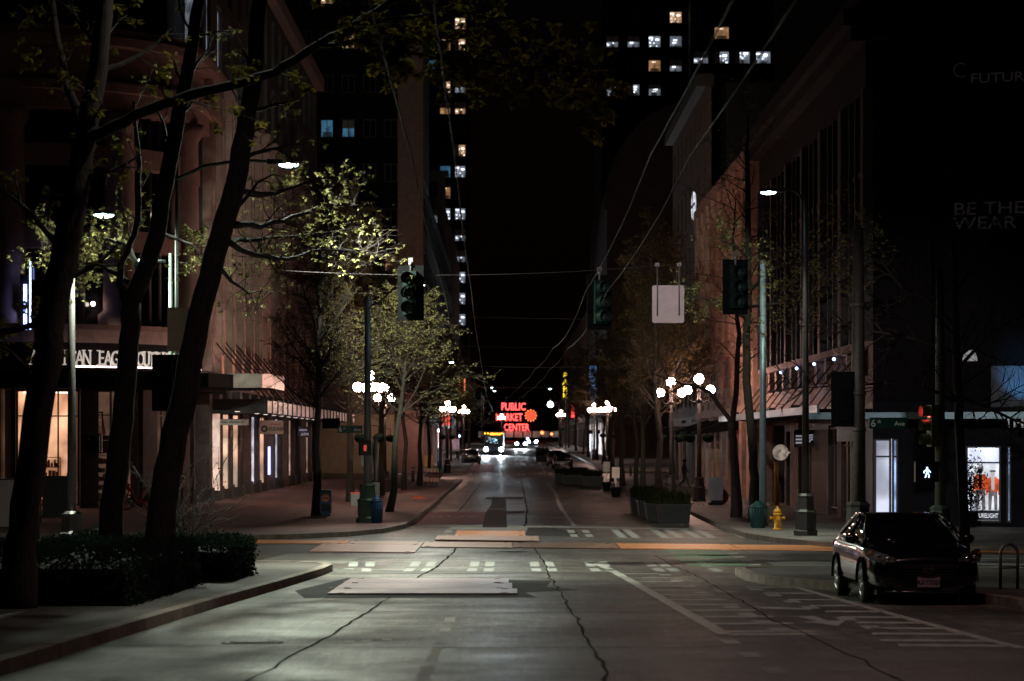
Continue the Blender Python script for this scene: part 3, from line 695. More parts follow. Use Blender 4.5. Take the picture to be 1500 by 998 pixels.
# canopies
mb = MB(); mb.pathwall([ap(-30, R), ap(-15, R), ap(0, R), (-14.7, 117.4)], 5.55, 6.15, .95, 2.4); mb.prism([(-14.6, 110.8, 5.6), (-11.3, 110.8, 5.6), (-11.0, 111.6, 5.6), (-11.0, 117.5, 5.6), (-14.6, 117.5, 5.6)], (0, 0, .14)); mb.build('canopy', M_dark, L1, True)
mb = MB(); mb.pathwall([(-14.2, 110.8), (-11.3, 110.8), (-11.0, 111.6), (-11.0, 117.5)], 5.55, 6.2, .004, .1); mb.build('canopy_edge', mat('canopy_aluminium', (.55, .45, .42), .35, .3, var=.15, scale=3), L1, True)
mb = MB(); mb.box(-14.3, -12.0, 118, 185, 4.55, 4.65); mb.build('canopy_roof', M_dark, L1, True)
mb = MB(); mb.box(-14.6, -11.9, 117.85, 117.98, 4.45, 5.15); mb.build('canopy_front', M_black, L1, True)
M_canp = mat('canopy_panel', (.45, .36, .36), .4, var=.2, scale=2)
for k in range(24):
    y0 = 118 + k * 2.8; mb = MB(); mb.box(-11.9, -11.82, y0 + .08, y0 + 2.72, 4.5, 5.1); mb.build('canopy_panel', M_canp, L1, True)
    mb = MB(); mb.box(-11.93, -11.76, y0 - .07, y0 + .07, 4.42, 5.2); mb.tube([(-11.95, y0, 5.1), (-14.6, y0, 8.3)], .035, 5); mb.build('canopy_rib', M_black, L1, True)
# hanging signs under the canopy
def hang_sign(name, label, x0, x1, z0, z1, y, m, rods=True, ctop=4.55):
    t = thing(name, label, 'sign', ((x0 + x1) / 2, y, z0), group=None)
    mb = MB(); mb.box(x0, x1, y - .05, y + .05, z0, z1); mb.build('board', m, t, True)
    for x in (x0 + .12, x1 - .12): mb = MB(); mb.tube([(x, y, z1), (x, y, ctop)], .018, 6); mb.build('hanger', M_black, t, True)
    return t
M_boardpink = mat('board_pink', (.50, .36, .33), .5, var=.1, scale=4)
sg = hang_sign('hanging_sign', 'pinkish square sign reading KUDASAI hanging under the canopy', XP(380, 125), XP(415, 125), ZP(636, 125), ZP(616, 125), 125, M_boardpink)
text_mesh('KUDASAI', .26, M_black, 'lettering', sg, (-.13, -.06, .18), (PI / 2, 0, 0), .006, 'LEFT', .78, .006)
mb = MB()
for k in range(6): mb.box(-.02 + k * .085, .03 + k * .085, -.06, -.053, .46, .54)
mb.build('lettering', M_red, sg)
mb = MB()
for k in range(9): a = k * 2 * PI / 9; mb.cbox(-.36 + .13 * math.cos(a), -.058, .27 + .13 * math.sin(a), .09, .01, .09)
mb.build('emblem', M_black, sg)
M_boardgrey = mat('board_grey', (.30, .29, .28), .5, var=.15, scale=4)
sg = hang_sign('hanging_sign', 'long thin pale grey sign hanging under the canopy left of the square one', XP(315, 120), XP(364, 120), ZP(623, 120), ZP(614, 120), 120, M_boardgrey)
mb = MB(); rng = random.Random(2); xx = -.7
while xx < .68: ww = rng.uniform(.025, .07); mb.box(xx, xx + ww, -.06, -.053, .11, .2 - rng.choice((0, .02, .04))); xx += ww + rng.choice((.02, .02, .09))
mb.build('lettering', M_black, sg)
sg = hang_sign('hanging_sign', 'dark purple bank machine sign reading ATM under the canopy', XP(437, 130), XP(456, 130), ZP(641, 130), ZP(625, 130), 130, mat('board_purple', (.05, .03, .07), .4, var=.1, scale=4))
text_mesh('usbank', .17, glow('purple_letters', (.7, .6, .9), .5), 'lettering', sg, (-.3, -.056, .36), (PI / 2, 0, 0), .004, 'LEFT', .9); text_mesh('ATM', .2, glow('purple_letters', (.7, .6, .9), .5), 'lettering', sg, (-.2, -.056, .1), (PI / 2, 0, 0), .004, 'LEFT', 1.)
sg = hang_sign('hanging_sign', 'black sign board hanging beside the second street tree', XP(472, 136), XP(498, 136), ZP(628, 136), ZP(613, 136), 136, M_blackmatt)

# inside the lit corner shop: display shelves, a step ladder, door
def shelf_unit(x, y, w, h, label, rz=0, n=5, seed=0):
    t = thing('display_shelf', label, 'shelf', (x, y, .17), rz, 'display shelves in the corner shop'); rng = random.Random(seed)
    mb = MB()
    for sx in (-w / 2, w / 2 - .04): mb.box(sx, sx + .04, -.2, .2, 0, h)
    for k in range(n + 1): z = h * k / n; mb.box(-w / 2 + .042, w / 2 - .042, -.2, .2, z, z + .03)
    mb.build('frame', mat('shelf_wood', (.35, .2, .1), .5, var=.2, scale=5), t)
    mb = MB(); mb.m = 0
    for k in range(n):
        z = h * k / n + .032; xx = -w / 2 + .07
        while xx < w / 2 - .2:
            ww = rng.uniform(.06, .16); hh = rng.uniform(.12, h / n - .1); mb.m = rng.randrange(4); mb.box(xx, xx + ww, -.15, .12, z, z + hh); xx += ww + rng.uniform(.01, .07)
    o = mb.build('folded_goods', [mat('goods_%s' % q, c, .7, var=.3, scale=9) for q, c in (('red', (.4, .08, .05)), ('cream', (.6, .5, .4)), ('dark', (.05, .05, .06)), ('orange', (.5, .22, .06)))], t); o['kind'] = 'stuff'
shelf_unit(XP(145, 107.6), 107.8, .95, 2.3, 'wide display shelf full of goods behind the shop window beside the door', .35, 6, 3)
shelf_unit(XP(76, 107.6), 107.3, .9, 2.2, 'display shelf seen at the left edge of the lit corner shop', .1, 5, 2)
shelf_unit(XP(116, 107.9), 107.9, .5, 2.5, 'narrow display shelf in the middle of the lit corner shop', .2, 6, 9)
t = thing('step_ladder', 'step ladder with yellow top standing on a red base in the corner shop', 'ladder', (XP(143, 107), 107.2, 3.35), .3)
mb = MB()
for s in (-1, 1):
    for d in (-.3, .3): mb.tube([(s * .26, d, 0), (s * .16, d * .12, 1.0)], .03, 6)
for k in range(4): mb.cbox(0, -.26 + .06 * k, .15 + .22 * k, .5 - .06 * k, .1, .03)
mb.build('frame', mat('ladder_red', (.45, .1, .05), .5, var=.2, scale=8), t); mb = MB(); mb.cbox(0, 0, 1.03, .42, .2, .07); mb.build('top_cap', M_yellow, t)
mb = MB(); mb.cbox(XP(143, 107), 107.2, 3.25, 1.3, .8, .2); mb.cbox(XP(143, 107), 107.2, 2.85, 1.1, .7, .56); tag(mb.build('storage_loft', mat('loft_red', (.35, .05, .03), .6, var=.2, scale=6)), 'red storage loft box hung high in the corner shop', 'loft')

# ---------------------------------------------------------------- right corner store
R1 = thing('corner_store', 'dark corner store with tall mullions, a lit stone band and lit display windows', 'building', (16, 85, .15))
FR = Face((12.8, 121.0, .15), (0, -1)); LR = 36.0
FX = Face((12.8, 84.9, .15), (1, -.33)); LX = 26.0
def fxa(px, d=0):
    k = (px - VX) / F_PX; ox, oy = 12.8 + FX.n.x * d, 84.9 + FX.n.y * d; return (k * oy - ox) / (FX.u.x - k * FX.u.y)
mb = MB(); mb.fbox(FR, 0, LR, 4.35, 5.15, -.5, .05); mb.fbox(FR, 0, LR, 6.25, 6.5, -.5, .3); mb.fbox(FR, 0, LR, 5.15, 5.25, -.5, .2); mb.build('stone_band', M_stone, R1, True)
for k in range(13):
    a = k * LR / 12; mb = MB(); mb.fbox(FR, max(0, a - .35), min(LR, a + .35), 5.25, 6.25, -.5, .1); mb.build('band_pier', M_stone, R1, True)
for k in range(12):
    a = k * 3 + .37; mb = MB(); mb.fbox(FR, a, a + 2.26, 5.25, 6.25, -.42, -.38); mb.build('window', M_glassdark, R1, True)
    mb = MB(); mb.fbox(FR, a + 1.06, a + 1.2, 5.27, 6.23, -.36, -.28); mb.build('window_mullion', M_stone2, R1, True)
for k in range(25):                                       # tall fins above
    a = k * 1.5; mb = MB(); w = .32 if k % 4 == 0 else .10; d = .35 if k % 4 == 0 else .2
    mb.fbox(FR, max(0, a - w), min(LR, a + w), 6.5, 15.4, -.5, d); mb.build('fin', M_stonedark if k % 4 == 0 else M_frame, R1, True)
mb = MB(); mb.fbox(FR, 0, LR, 6.5, 15.4, -.7, -.52); mb.build('dark_glazing', M_glassdark, R1, True)
for z in (9.4, 12.5): mb = MB(); mb.fbox(FR, 0, LR, z, z + .18, -.5, .1); mb.build('transom', M_frame, R1, True)
mb = MB(); mb.fbox(FR, 0, LR, 15.4, 17.0, -.6, .25); mb.fbox(FR, -.2, LR + .3, 17.0, 17.5, -.6, .8); mb.fbox(FR, -.2, LR + .5, 17.5, 18.1, -.6, 1.1); mb.fbox(FR, 0, LR, 18.1, 19.2, -.6, .3)
mb.build('cornice', M_dark, R1, True)
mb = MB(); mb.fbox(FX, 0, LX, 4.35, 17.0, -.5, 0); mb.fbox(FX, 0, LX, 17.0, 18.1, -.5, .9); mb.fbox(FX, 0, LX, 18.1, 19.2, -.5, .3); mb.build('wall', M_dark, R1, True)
for k in range(7): mb = MB(); mb.fbox(FX, 1.5 + k * 3.8, 2.1 + k * 3.8, 5.4, 16.9, .004, .25); mb.build('pilaster', M_dark, R1, True)
M_canedge = mat('canopy_blue_grey', (.16, .24, .28), .35, .4, var=.15, scale=3)
mb = MB(); mb.fbox(FR, -1, LR + .3, 3.95, 4.1, .06, 2.1); mb.fbox(FX, .0, LX, 3.75, 3.9, .06, 2.0); mb.build('canopy', M_dark, R1, True)
mb = MB(); mb.fbox(FR, -1, LR + 1.9, 3.92, 4.2, 2.12, 2.2); mb.fbox(FX, -2.0, LX, 3.72, 3.95, 2.04, 2.12); mb.build('canopy_edge', M_canedge, R1, True)
for k in range(12):
    a = 1.5 + k * 3; mb = MB(); mb.tube([FR.pt(a, 5.9, .1), FR.pt(a, 4.1, 1.5)], .028, 6); mb.build('canopy_rod', M_black, R1, True)
for k in range(3, 11, 2): lamp('SPOT', FR.pt(1.5 + k * 3, 4.6, 1.0), 12, (.35, .6, 1), .08, 2.2, .6, FR.pt(1.5 + k * 3, 5.8, 0), 'canopy_uplight', None)
for k in range(3, 11, 2):
    mb = MB(); c = FR.pt(1.5 + k * 3, 6.1, .35); mb.ball(c, .06, 10, 6); mb.build('blue_lamp', glow('blue_lamp', (.3, .5, 1), 12), R1, True)
# ground floor along the street (a runs towards the corner)
mb = MB(); 
for a0, a1 in ((0, 4.2), (8.8, 9.6), (12.6, 16.3), (18.9, 24.2), (26.8, 28.0), (30.6, 35.2)): mb.fbox(FR, a0, a1, 0, 4.35, -.5, 0)
mb.fbox(FR, 35.2, 36, 0, 4.35, -.12, 0)
mb.fbox(FR, 4.2, 8.8, 3.7, 4.35, -.5, 0); mb.fbox(FR, 9.6, 12.6, 3.4, 4.35, -.5, 0); mb.fbox(FR, 16.3, 18.9, 3.5, 4.35, -.5, 0); mb.fbox(FR, 24.2, 26.8, 3.6, 4.35, -.5, 0); mb.fbox(FR, 28, 30.6, 3.6, 4.35, -.5, 0)
mb.build('wall', mat('brown_cladding', (.05, .035, .034), .6, var=.3, scale=1.5), R1, True)
mb = MB(); mb.fbox(FR, 4.2, 8.8, 0, 3.7, -1.6, -1.5); mb.build('niche_wall', mat('purple_wall', (.07, .06, .10), .7, var=.2, scale=2), R1, True)
mb = MB(); mb.fbox(FR, 9.6, 12.6, 0, 3.4, -.9, -.8); mb.build('door', M_blackmatt, R1, True)
for a in (16.3, 24.2, 28): shop(R1, FR, a, a + 2.6 if a < 30 else a + 2.4, .3, 3.5, M_shopdim if a < 33 else M_roomcool, None, 1.2)
for k in range(4): mb = MB(); mb.fbox(FR, 13.0 + k * .8, 13.55 + k * .8, 0, 4.3, .004, .22); mb.build('fluted_pilaster', M_stone, R1, True)
for a in (1.0, 3.2): mb = MB(); mb.fbox(FR, a - .5, a + .5, 0, 4.3, .004, .3); mb.fbox(FR, a - .6, a + .6, 3.7, 4.0, .304, .4); mb.build('pilaster', M_terra, R1, True)
mb = MB(); c = FR.pt(12.1, 2.44, .55); mb.ball(c, .36, 18, 12, (1, .35, 1)); mb.tube([FR.pt(12.1, 2.44, 0), c], .04, 6); mb.build('wall_lamp', glow('round_lamp', (1, .80, .62), .28, noise=5), R1, True)
# ground floor along the cross street
wa, wb, wc, wd = fxa(1414), fxa(1466), fxa(1474), fxa(1481)
mb = MB()
for a0, a1 in ((.88, wa), (wb, wc), (wd, 26)): mb.fbox(FX, a0, a1, 0, 4.35, -.5, 0)
mb.fbox(FX, 0, .88, 3.05, 4.35, -.5, 0); mb.fbox(FX, wa, wb, 2.8, 4.35, -.5, 0); mb.fbox(FX, wc, wd, 2.8, 4.35, -.5, 0); mb.fbox(FX, 0, .88, 0, .2, -.5, 0); mb.fbox(FX, wa, wb, 0, .15, -.5, 0); mb.fbox(FX, wc, wd, 0, .15, -.5, 0)
mb.build('wall', mat('navy_cladding', (.009, .009, .014), .75, var=.3, scale=2, spec=.15), R1, True)
M_shopwhite = glow('shop_white', (.80, .84, 1), .85, (.6, .6, .65), noise=.7)
M_shopblue = glow('shop_blue', (.45, .66, 1), .8, (.5, .5, .6), noise=1.5)
shop(R1, FX, .02, .62, .2, 3.05, M_shopwhite, None, .42, mull=1); shop(R1, FX, .65, .87, .2, 3.05, M_shopblue, None, .42, mull=1)
W2 = shop(R1, FX, wa, wb, .15, 2.8, M_shopwhite, M_strip, 1.2, mull=1)
shop(R1, FX, wc, wd, .15, 2.8, M_shopblue, None, 1.2, mull=1)
mb = MB(); mb.fbox(FX, 0, LX, 0, 17, -3.2, -2.6); mb.box(14.5, 60, 87.5, 121, .15, 19); mb.build('core', M_darkroom, R1, True)
# the poster with two figures in orange jackets, a flat printed panel inside the window
PO = thing('window_poster', 'lit poster of two people in orange jackets in the display window', 'poster', FX.pt((fxa(1414) + fxa(1466)) / 2 + .02, .2, -.35), FX.rot)
mb = MB(); mb.box(-.52, .52, 0, .03, 0, 1.98); mb.build('panel', glow('poster_white', (.9, .93, 1), 1.1, noise=1.2), PO)
mb = MB(); mb.box(-.51, .51, -.004, -.001, .02, .36); mb.build('caption_band', mat('poster_slate', (.04, .06, .10), .5, var=.2, scale=4), PO)
text_mesh('FUTURELIGHT', .22, glow('poster_letters', (.95, .95, 1), .9), 'caption', PO, (-.47, -.007, .1), (PI / 2, 0, 0), .001, 'LEFT', .66, .004)
def figure(cx, s, jm, hm, tm):
    def pl(nm, pts, m, y): q = MB(); q.prism([(cx + a * s, y, .37 + b * s) for a, b in pts], (0, .002, 0)); q.build(nm, m, PO)
    pl('printed_trousers', [(-.17, 0), (-.06, 0), (-.02, .55), (.04, .55), (.07, 0), (.18, 0), (.18, .78), (-.17, .78)], tm, -.004)
    pl('printed_jacket', [(-.27, .62), (-.20, .58), (-.2, .74), (.2, .74), (.21, .58), (.29, .64), (.25, 1.2), (.12, 1.3), (-.11, 1.3), (-.24, 1.2)], jm, -.007)
    pl('printed_shirt', [(-.05, .8), (.06, .8), (.07, 1.3), (-.06, 1.3)], hm, -.010)
    pl('printed_head', [(.10 * math.cos(k * PI / 5), 1.43 + .13 * math.sin(k * PI / 5)) for k in range(10)], hm, -.012)
    pl('printed_hat', [(-.14, 1.5), (.14, 1.5), (.09, 1.58), (-.09, 1.58)], tm, -.014)
M_pj = glow('print_orange', (1, .13, .03), .8, (.6, .12, .05), noise=4); M_pg = glow('print_grey', (.5, .42, .42), .3, (.4, .35, .35), noise=4); M_pd = mat('print_dark', (.03, .03, .04), .5, var=.3, scale=6); M_pw = glow('print_white', (.9, .85, .85), .6)
figure(-.16, .96, M_pj, M_pd, M_pg); figure(.27, .88, M_pj, M_pw, M_pg)
# sign letters and marks of the right corner store
q = text_mesh('THE', .52, glow('letter_grey', (.9, .92, 1), .14, (.7, .7, .72)), 'sign_letters', R1, (0, 0, 0), (PI / 2, 0, FX.rot), .05, 'LEFT', 1.0, .01); q.location = FX.pt(fxa(1470, 1.9), ZP(626, 80) - .15, 1.9) - Vector(R1.location)
M_dimletter = glow('letter_dim', (.6, .5, .6), .012, (.06, .05, .06))
for body, px, py, s in (('FUTURE.', 1421, 104, .48), ('WEAR THE', 1396, 325, .62), ('BE THE', 1396, 303, .62)):
    a = fxa(px); q = text_mesh(body, s, M_dimletter, 'wall_lettering', R1, (0, 0, 0), (PI / 2, 0, FX.rot), .02, 'LEFT', 1.25); q.location = FX.pt(a, ZP(py, 81) - .15, .03) - Vector(R1.location)
mb = MB(); c = FX.pt(fxa(1408), ZP(97, 83) - .15, .04)
for k in range(20):
    a = k * PI / 10; mb.cbox(c.x + .24 * math.cos(a), c.y, c.z + .24 * math.sin(a), .05, .02, .05)
mb.build('wall_emblem', M_dimletter, R1, True)
mb = MB(); mb.fbox(FX, fxa(1452), 7.5, ZP(596, 82.5) - .15, ZP(535, 82.5) - .15, .004, .05); mb.build('glow_catch_panel', mat('glow_catch_pale', (.13, .14, .16), .8, var=.3, scale=2), R1, True)  # pale panel added to catch the blue flood on the dark wall
mb = MB(); mb.prism([FX.pt(fxa(1410) + .26 - .26 * math.cos(k * PI / 10), ZP(528, 83) - .15 + .4 * math.sin(k * PI / 10), .01) for k in range(11)], FX.n * .03); mb.build('arched_light', glow('arch_light', (.8, .85, 1), .14, noise=9), R1, True)
# projecting black sign with a white half dome mark
t = thing('projecting_sign', 'black square sign with white dome shaped mark fixed to the brown shop wall', 'sign', FR.pt(19.4, 2.75, .35)); 
mb = MB(); mb.cbox(0, 0, .32, .95, .12, .72); mb.build('board', M_black, t); mb = MB(); mb.tube([(.35, 0, .5), (.6, 0, .5)], .03, 6); mb.build('bracket', M_black, t)
for k, r in enumerate((.40, .29, .18)):
    mb = MB(); i = [(.33 - r * math.cos(a * PI / 16), -.066, .16 + r * .85 * math.sin(a * PI / 16)) for a in range(9)]; j = [(.33 - (r - .075) * math.cos(a * PI / 16), -.066, .16 + (r - .075) * .85 * math.sin(a * PI / 16)) for a in range(9)]
    mb.prism(i + j[::-1], (0, -.006, 0)); mb.build('dome_stripe', glow('sign_white', (.85, .88, 1), .25), t)
for k in range(3): mb = MB(); mb.cbox(-.25, -.066, .42 - .14 * k, .28, .008, .07); mb.build('word_bar', glow('sign_white', (.85, .88, 1), .25), t)
# blue glow on the wall at the right: added pale panel under the blue flood lamp

# ---------------------------------------------------------------- ornate terracotta block next to it
R2 = thing('ornate_building', 'ornate terracotta block glowing orange pink beside the dark corner store', 'building', (16, 121.6, .15))
FT = Face((12.3, 154.0, .15), (0, -1)); LT = 32.4
mb = MB(); mb.fbox(FT, 0, LT, 4.3, 17, -.6, 0)
rng = random.Random(4)
for r in range(22):                                     # carved blocks in relief
    for k in range(40):
        a = .4 + k * (LT - .8) / 40; z = 4.85 + r * .55
        if rng.random() < .55: mb.fbox(FT, a, a + rng.uniform(.25, .6), z, z + .32, .004, rng.uniform(.03, .09))
mb.build('wall', M_terra, R2, True)
mb = MB(); mb.fbox(FT, -.1, LT + .15, 17.0, 17.5, -.6, .5); mb.fbox(FT, 0, LT, 17.5, 18.0, -.6, .2); mb.fbox(FT, 0, LT, 7.6, 8.0, .004, .35); mb.fbox(FT, 0, LT, 4.3, 4.7, .004, .4); mb.build('cornice', M_terra, R2, True)
for k in range(9):
    a = .8 + k * (LT - 1.6) / 8; mb = MB(); mb.fbox(FT, a - .75, a + .75, 0, 4.3, -.6, .2)
    mb.fbox(FT, a - .6, a + .6, 8.0, 16.0, .004, .4); mb.fbox(FT, a - .4, a + .4, 8.4, 15.6, .404, .5); mb.fbox(FT, a - .8, a + .8, 16, 17, .004, .5); mb.build('pilaster', M_terra, R2, True)
for k in range(8):
    a = .8 + (k + .5) * (LT - 1.6) / 8
    for z, h in ((8.8, 2.6), (12.4, 2.6)):
        mb = MB(); mb.fbox(FT, a - .8, a + .8, z, z + h, .10, .14); mb.build('window', M_glassdark, R2, True)
    if k < 7: shop(R2, FT, a - 1.1, a + 1.1, .3, 3.9, [M_shopdim, M_roomcool, M_shopdim][k % 3], None, 1.0)
mb = MB(); mb.fbox(FT, 0, LT, 3.95, 4.3, -.6, 0); mb.fbox(FT, 0, LT, 0, .3, -.6, -.25); mb.build('lintel', M_dark, R2, True)
mb = MB(); mb.box(13.6, 50, 121.6, 154, .15, 17.4); mb.build('core', M_darkroom, R2, True)
for k in range(3):
    mb = MB(); a = 3 + k * 8.5; mb.hexa([FT.pt(a, 3.55, .1), FT.pt(a + 6, 3.55, .1), FT.pt(a + 6, 3.3, 2.2), FT.pt(a, 3.3, 2.2), FT.pt(a, 4.2, .1), FT.pt(a + 6, 4.2, .1), FT.pt(a + 6, 3.5, 2.2), FT.pt(a, 3.5, 2.2)]); mb.build('awning', M_blackmatt, R2, True)
mb = MB(); mb.fbox(FT, 24.5, 25.1, 1.6, 3.6, .3, .36); mb.build('red_banner', glow('red_banner', (1, .05, .04), .45), R2, True)
# next block on that side
R3 = thing('brick_building', 'dark brick building with round lit window beyond the terracotta block', 'building', (16, 154.2, .15))
F3 = Face((12.6, 185.5, .15), (0, -1)); L3 = 31.2
gridwall(R3, F3, L3, 4.6, 5, 8, 4.2, 1.9, 2.7, .7, mat('dark_brick', (.13, .08, .065), .8, var=.3, scale=3), lambda c, r: 'amber' if (c, r) in ((2, 0), (5, 1)) else 'dark', .35)
mb = MB(); mb.fbox(F3, 0, L3, 4.0, 4.6, -.5, .3); mb.build('fascia', M_stone2, R3, True); mb = MB(); mb.fbox(F3, 0, L3, 25.6, 26.4, -.5, .6); mb.build('cornice', M_stonedark, R3, True)
for k in range(9): mb = MB(); a = min(max(k * L3 / 8, .4), L3 - .4); mb.fbox(F3, a - .4, a + .4, 0, 4.0, -.5, .1); mb.build('pier', M_stone2, R3, True)
for k in range(8): shop(R3, F3, k * L3 / 8 + .45, (k + 1) * L3 / 8 - .45, .3, 3.9, [M_roomcool, M_shopdim, M_shopw2, M_shopdim][k % 4], None, 1.0)
mb = MB(); mb.box(13.9, 45, 154.3, 185.4, .15, 26); mb.build('core', M_darkroom, R3, True)
mb = MB(); c = F3.pt(21.5, 19.1, .05); pts = [F3.pt(21.5 + 1.7 * math.cos(a * PI / 12), 18.9 + .95 * math.sin(a * PI / 12), .02) for a in range(24)]
mb.prism(pts, F3.n * .06); w = mb.build('round_window', glow('round_window', (.85, .9, 1), 1.2, noise=2.5), R3, True)
mb = MB(); mb.fbox(F3, 19.7, 23.3, 18.82, 18.98, .085, .13); mb.fbox(F3, 21.4, 21.6, 17.95, 19.85, .085, .12); mb.build('muntin', M_frame, R3, True)

# ---------------------------------------------------------------- beyond the next cross street
L2 = thing('office_tower', 'tall dark office block with pale stone strip and low beige lit front', 'building', (-19, 212, .15))
F2 = Face((-30, 212, .2), (1, 0)); L2L = 22.5
lit2 = {(7, 5): 'blue', (8, 5): ('blue', 1), (7, 8): ('warm', 1), (8, 7): ('warm', 3), (10, 2): 'amber'}
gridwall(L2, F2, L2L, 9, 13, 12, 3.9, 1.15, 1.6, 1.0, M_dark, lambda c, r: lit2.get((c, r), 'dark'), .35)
mb = MB(); mb.fbox(F2, 20.3, 22.5, 0, 37.5, .004, .5); mb.build('stone_strip', M_stone, L2, True)
mb = MB(); mb.fbox(F2, 0, L2L, 0, 5.2, -.4, .1); mb.build('wall', mat('beige_front', (.46, .38, .26), .7, var=.15, scale=1.2), L2, True)
mb = MB(); mb.fbox(F2, 0, L2L, 5.2, 9, -.4, .2); mb.build('wall', M_stone2, L2, True)
for k in range(5): put_window(L2, Face((-30, 211.85, .2), (1, 0)), 3 + k * 3.7, 6.0, 2.4, 1.6, ['amber', 'dark', 'warm', 'dark', 'amber'][k], k)
F2b = Face((-7.5, 212.2, .2), (0, 1)); 
gridwall(L2, F2b, 108, 5.6, 4, 18, 5, 3.2, 3, 1, M_dark, lambda c, r: 'dark', .3)
mb = MB(); mb.fbox(F2b, 0, 16, 26, 60, -.4, 0); mb.box(-29.5, -8.9, 213.4, 228.2, 25.5, 60); mb.build('tower_wall', M_dark, L2, True)
for k in range(19): mb = MB(); a = min(k * 6, 107.6); mb.fbox(F2b, max(0, a - .5), a + .4, 0, 5.6, -.4, .1); mb.build('pier', M_stone, L2, True)
shopk = [M_roomcool, M_shopw2, M_shopdim, M_roomwarm, M_shopw2, M_roomcool]
for k in range(18):
    shop(L2, F2b, k * 6 + .42, (k + 1) * 6 - .52, .3 + .04 * k, 4.4, shopk[k % 6], None, 1.0, mull=3)
mb = MB(); mb.fbox(F2b, 0, 107.6, 4.4, 5.6, -.4, .3); mb.build('fascia', M_stone2, L2, True)
mb = MB(); mb.box(-29.9, -8.9, 213.4, 319.5, .2, 25.4); mb.build('core', M_darkroom, L2, True)
mb = MB(); mb.fbox(F2b, 40, 47, 5.0, 7.6, .35, .5); mb.build('red_sign', glow('red_sign', (1, .05, .03), 2.2, noise=.8), L2, True)
mb = MB(); mb.fbox(F2b, 50, 50.3, 4.6, 7.4, .35, 1.1); mb.build('red_sign', glow('red_sign2', (1, .05, .03), 3.0), L2, True)
mb = MB(); mb.fbox(F2b, 40, 47, 2.2, 4.2, .12, .16); mb.build('red_sign', glow('pink_sign', (1, .25, .15), .7), L2, True)

L3_ = thing('stone_building', 'pale stone building with stepped shoulder and one lit window, standing before the dark tower', 'building', (-15, 338, .8))
F3a = Face((-26, 338, .8), (1, 0)); lw = 17.2
gridwall(L3_, F3a, lw, 6, 9, 5, 3.7, 1.3, 2.1, .8, M_stone2, lambda c, r: ('office', 1) if (c, r) == (4, 7) else 'dark', .3)
mb = MB(); mb.fbox(F3a, 0, lw + .4, 39.3, 40, -.5, .5); mb.fbox(F3a, 0, lw, 0, 6, -.4, 0); mb.build('wall', M_stone2, L3_, True)
mb = MB(); mb.box(-25.9, -8.9, 338.6 + 1, 415, .5, 36); mb.box(-8.88, -8.4, 338.1, 415, 5.8, 33); mb.build('core', M_stone2, L3_, True)
F3b = Face((-8.35, 338.3, .8), (0, 1))
for k in range(10): shop(L3_, F3b, k * 7 + .4, k * 7 + 6.4, .6, 4.6, shopk[(k + 2) % 6], None, .48, mull=2)
mb = MB(); mb.fbox(F3b, 0, 72, 4.6, 5.4, -.4, .3)
for k in range(11): mb.fbox(F3b, k * 7 - .28 if k else 0, k * 7 + .35, 0, 4.6, -.4, .05)
mb.build('wall', M_stone, L3_, True)
T4 = thing('office_tower', 'slim dark tower with a column of lit stair windows beside the black sky', 'building', (-15, 420, 1.8))
F4 = Face((-14.9, 420, 1.8), (1, 0)); 
rows = [ZP(y, 420) - 1.8 for y in (475, 444, 413, 382, 351, 320, 289, 258, 227, 196, 165, 134, 103, 72, 41, 10)]
mb = MB(); wl = 7.8; rh = (rows[-1] - rows[0]) / (len(rows) - 1); z0 = rows[0] - .9
lit4 = {(2, 0): 'cool', (2, 1): 'cool', (2, 2): 'cool', (1, 2): 'cool', (2, 3): ('cool', 1), (1, 3): ('cool', 2), (2, 4): ('cool', 1), (2, 5): 'cool', (1, 5): ('cool', 2), (2, 6): 'dark', (1, 6): 'amber', (2, 7): 'cool', (1, 7): 'blue', (2, 8): ('warm', 2), (2, 9): 'dark', (2, 10): ('warm', 1), (1, 10): ('amber', 1), (2, 11): ('office', 1), (1, 11): ('warm', 2), (2, 13): ('warm', 2), (1, 13): 'amber', (2, 14): ('warm', 0), (0, 12): 'blue'}
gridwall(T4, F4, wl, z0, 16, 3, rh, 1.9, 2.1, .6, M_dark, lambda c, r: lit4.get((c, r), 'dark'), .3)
mb.fbox(F4, 0, wl, -1, z0, -.5, 0); mb.fbox(F4, 0, wl, z0 + 16 * rh, z0 + 16 * rh + 4, -.5, 0); mb.build('wall', M_dark, T4, True)
mb = MB(); mb.box(-14.9, -7.3, 421.4, 450, 1, 86); mb.build('core', M_darkroom, T4, True)
mb = MB(); mb.box(-7.28, -7.1, 420, 450, 1, 86); mb.build('wall', M_dark, T4, True)
# right: round shouldered block in front of two office towers
R5 = thing('rounded_building', 'dark brown building with a big rounded shoulder in front of the lit office tower', 'building', (25, 290, 1))
arcp5 = [(11.8, 0), (11.8, 30)] + [(11.8 + 11 - 11 * math.cos(a * PI / 20), 30 + 13 * math.sin(a * PI / 20)) for a in range(1, 11)] + [(60, 43), (60, 0)]
mb = MB(); mb.prism([(x, 290, z + .8) for x, z in arcp5], (0, 60, 0)); mb.build('wall', mat('brown_brick', (.07, .045, .04), .8, var=.3, scale=.6), R5, True)
mb = MB(); ring = [(x, z) for x, z in arcp5[1:-2]]
for (xa, za), (xb, zb) in zip(ring, ring[1:]): mb.hexa([(xa - .35, 289.5, za + .8), (xb - .35, 289.5, zb + 1.0), (xb - .35, 289.98, zb + 1.0), (xa - .35, 289.98, za + .8), (xa + .5, 289.5, za + .4), (xb + .5, 289.5, zb + .2), (xb + .5, 289.98, zb + .2), (xa + .5, 289.98, za + .4)])
mb.build('arch_moulding', M_stonedark, R5, True)
F5 = Face((11.78, 349.9, 1), (0, -1))
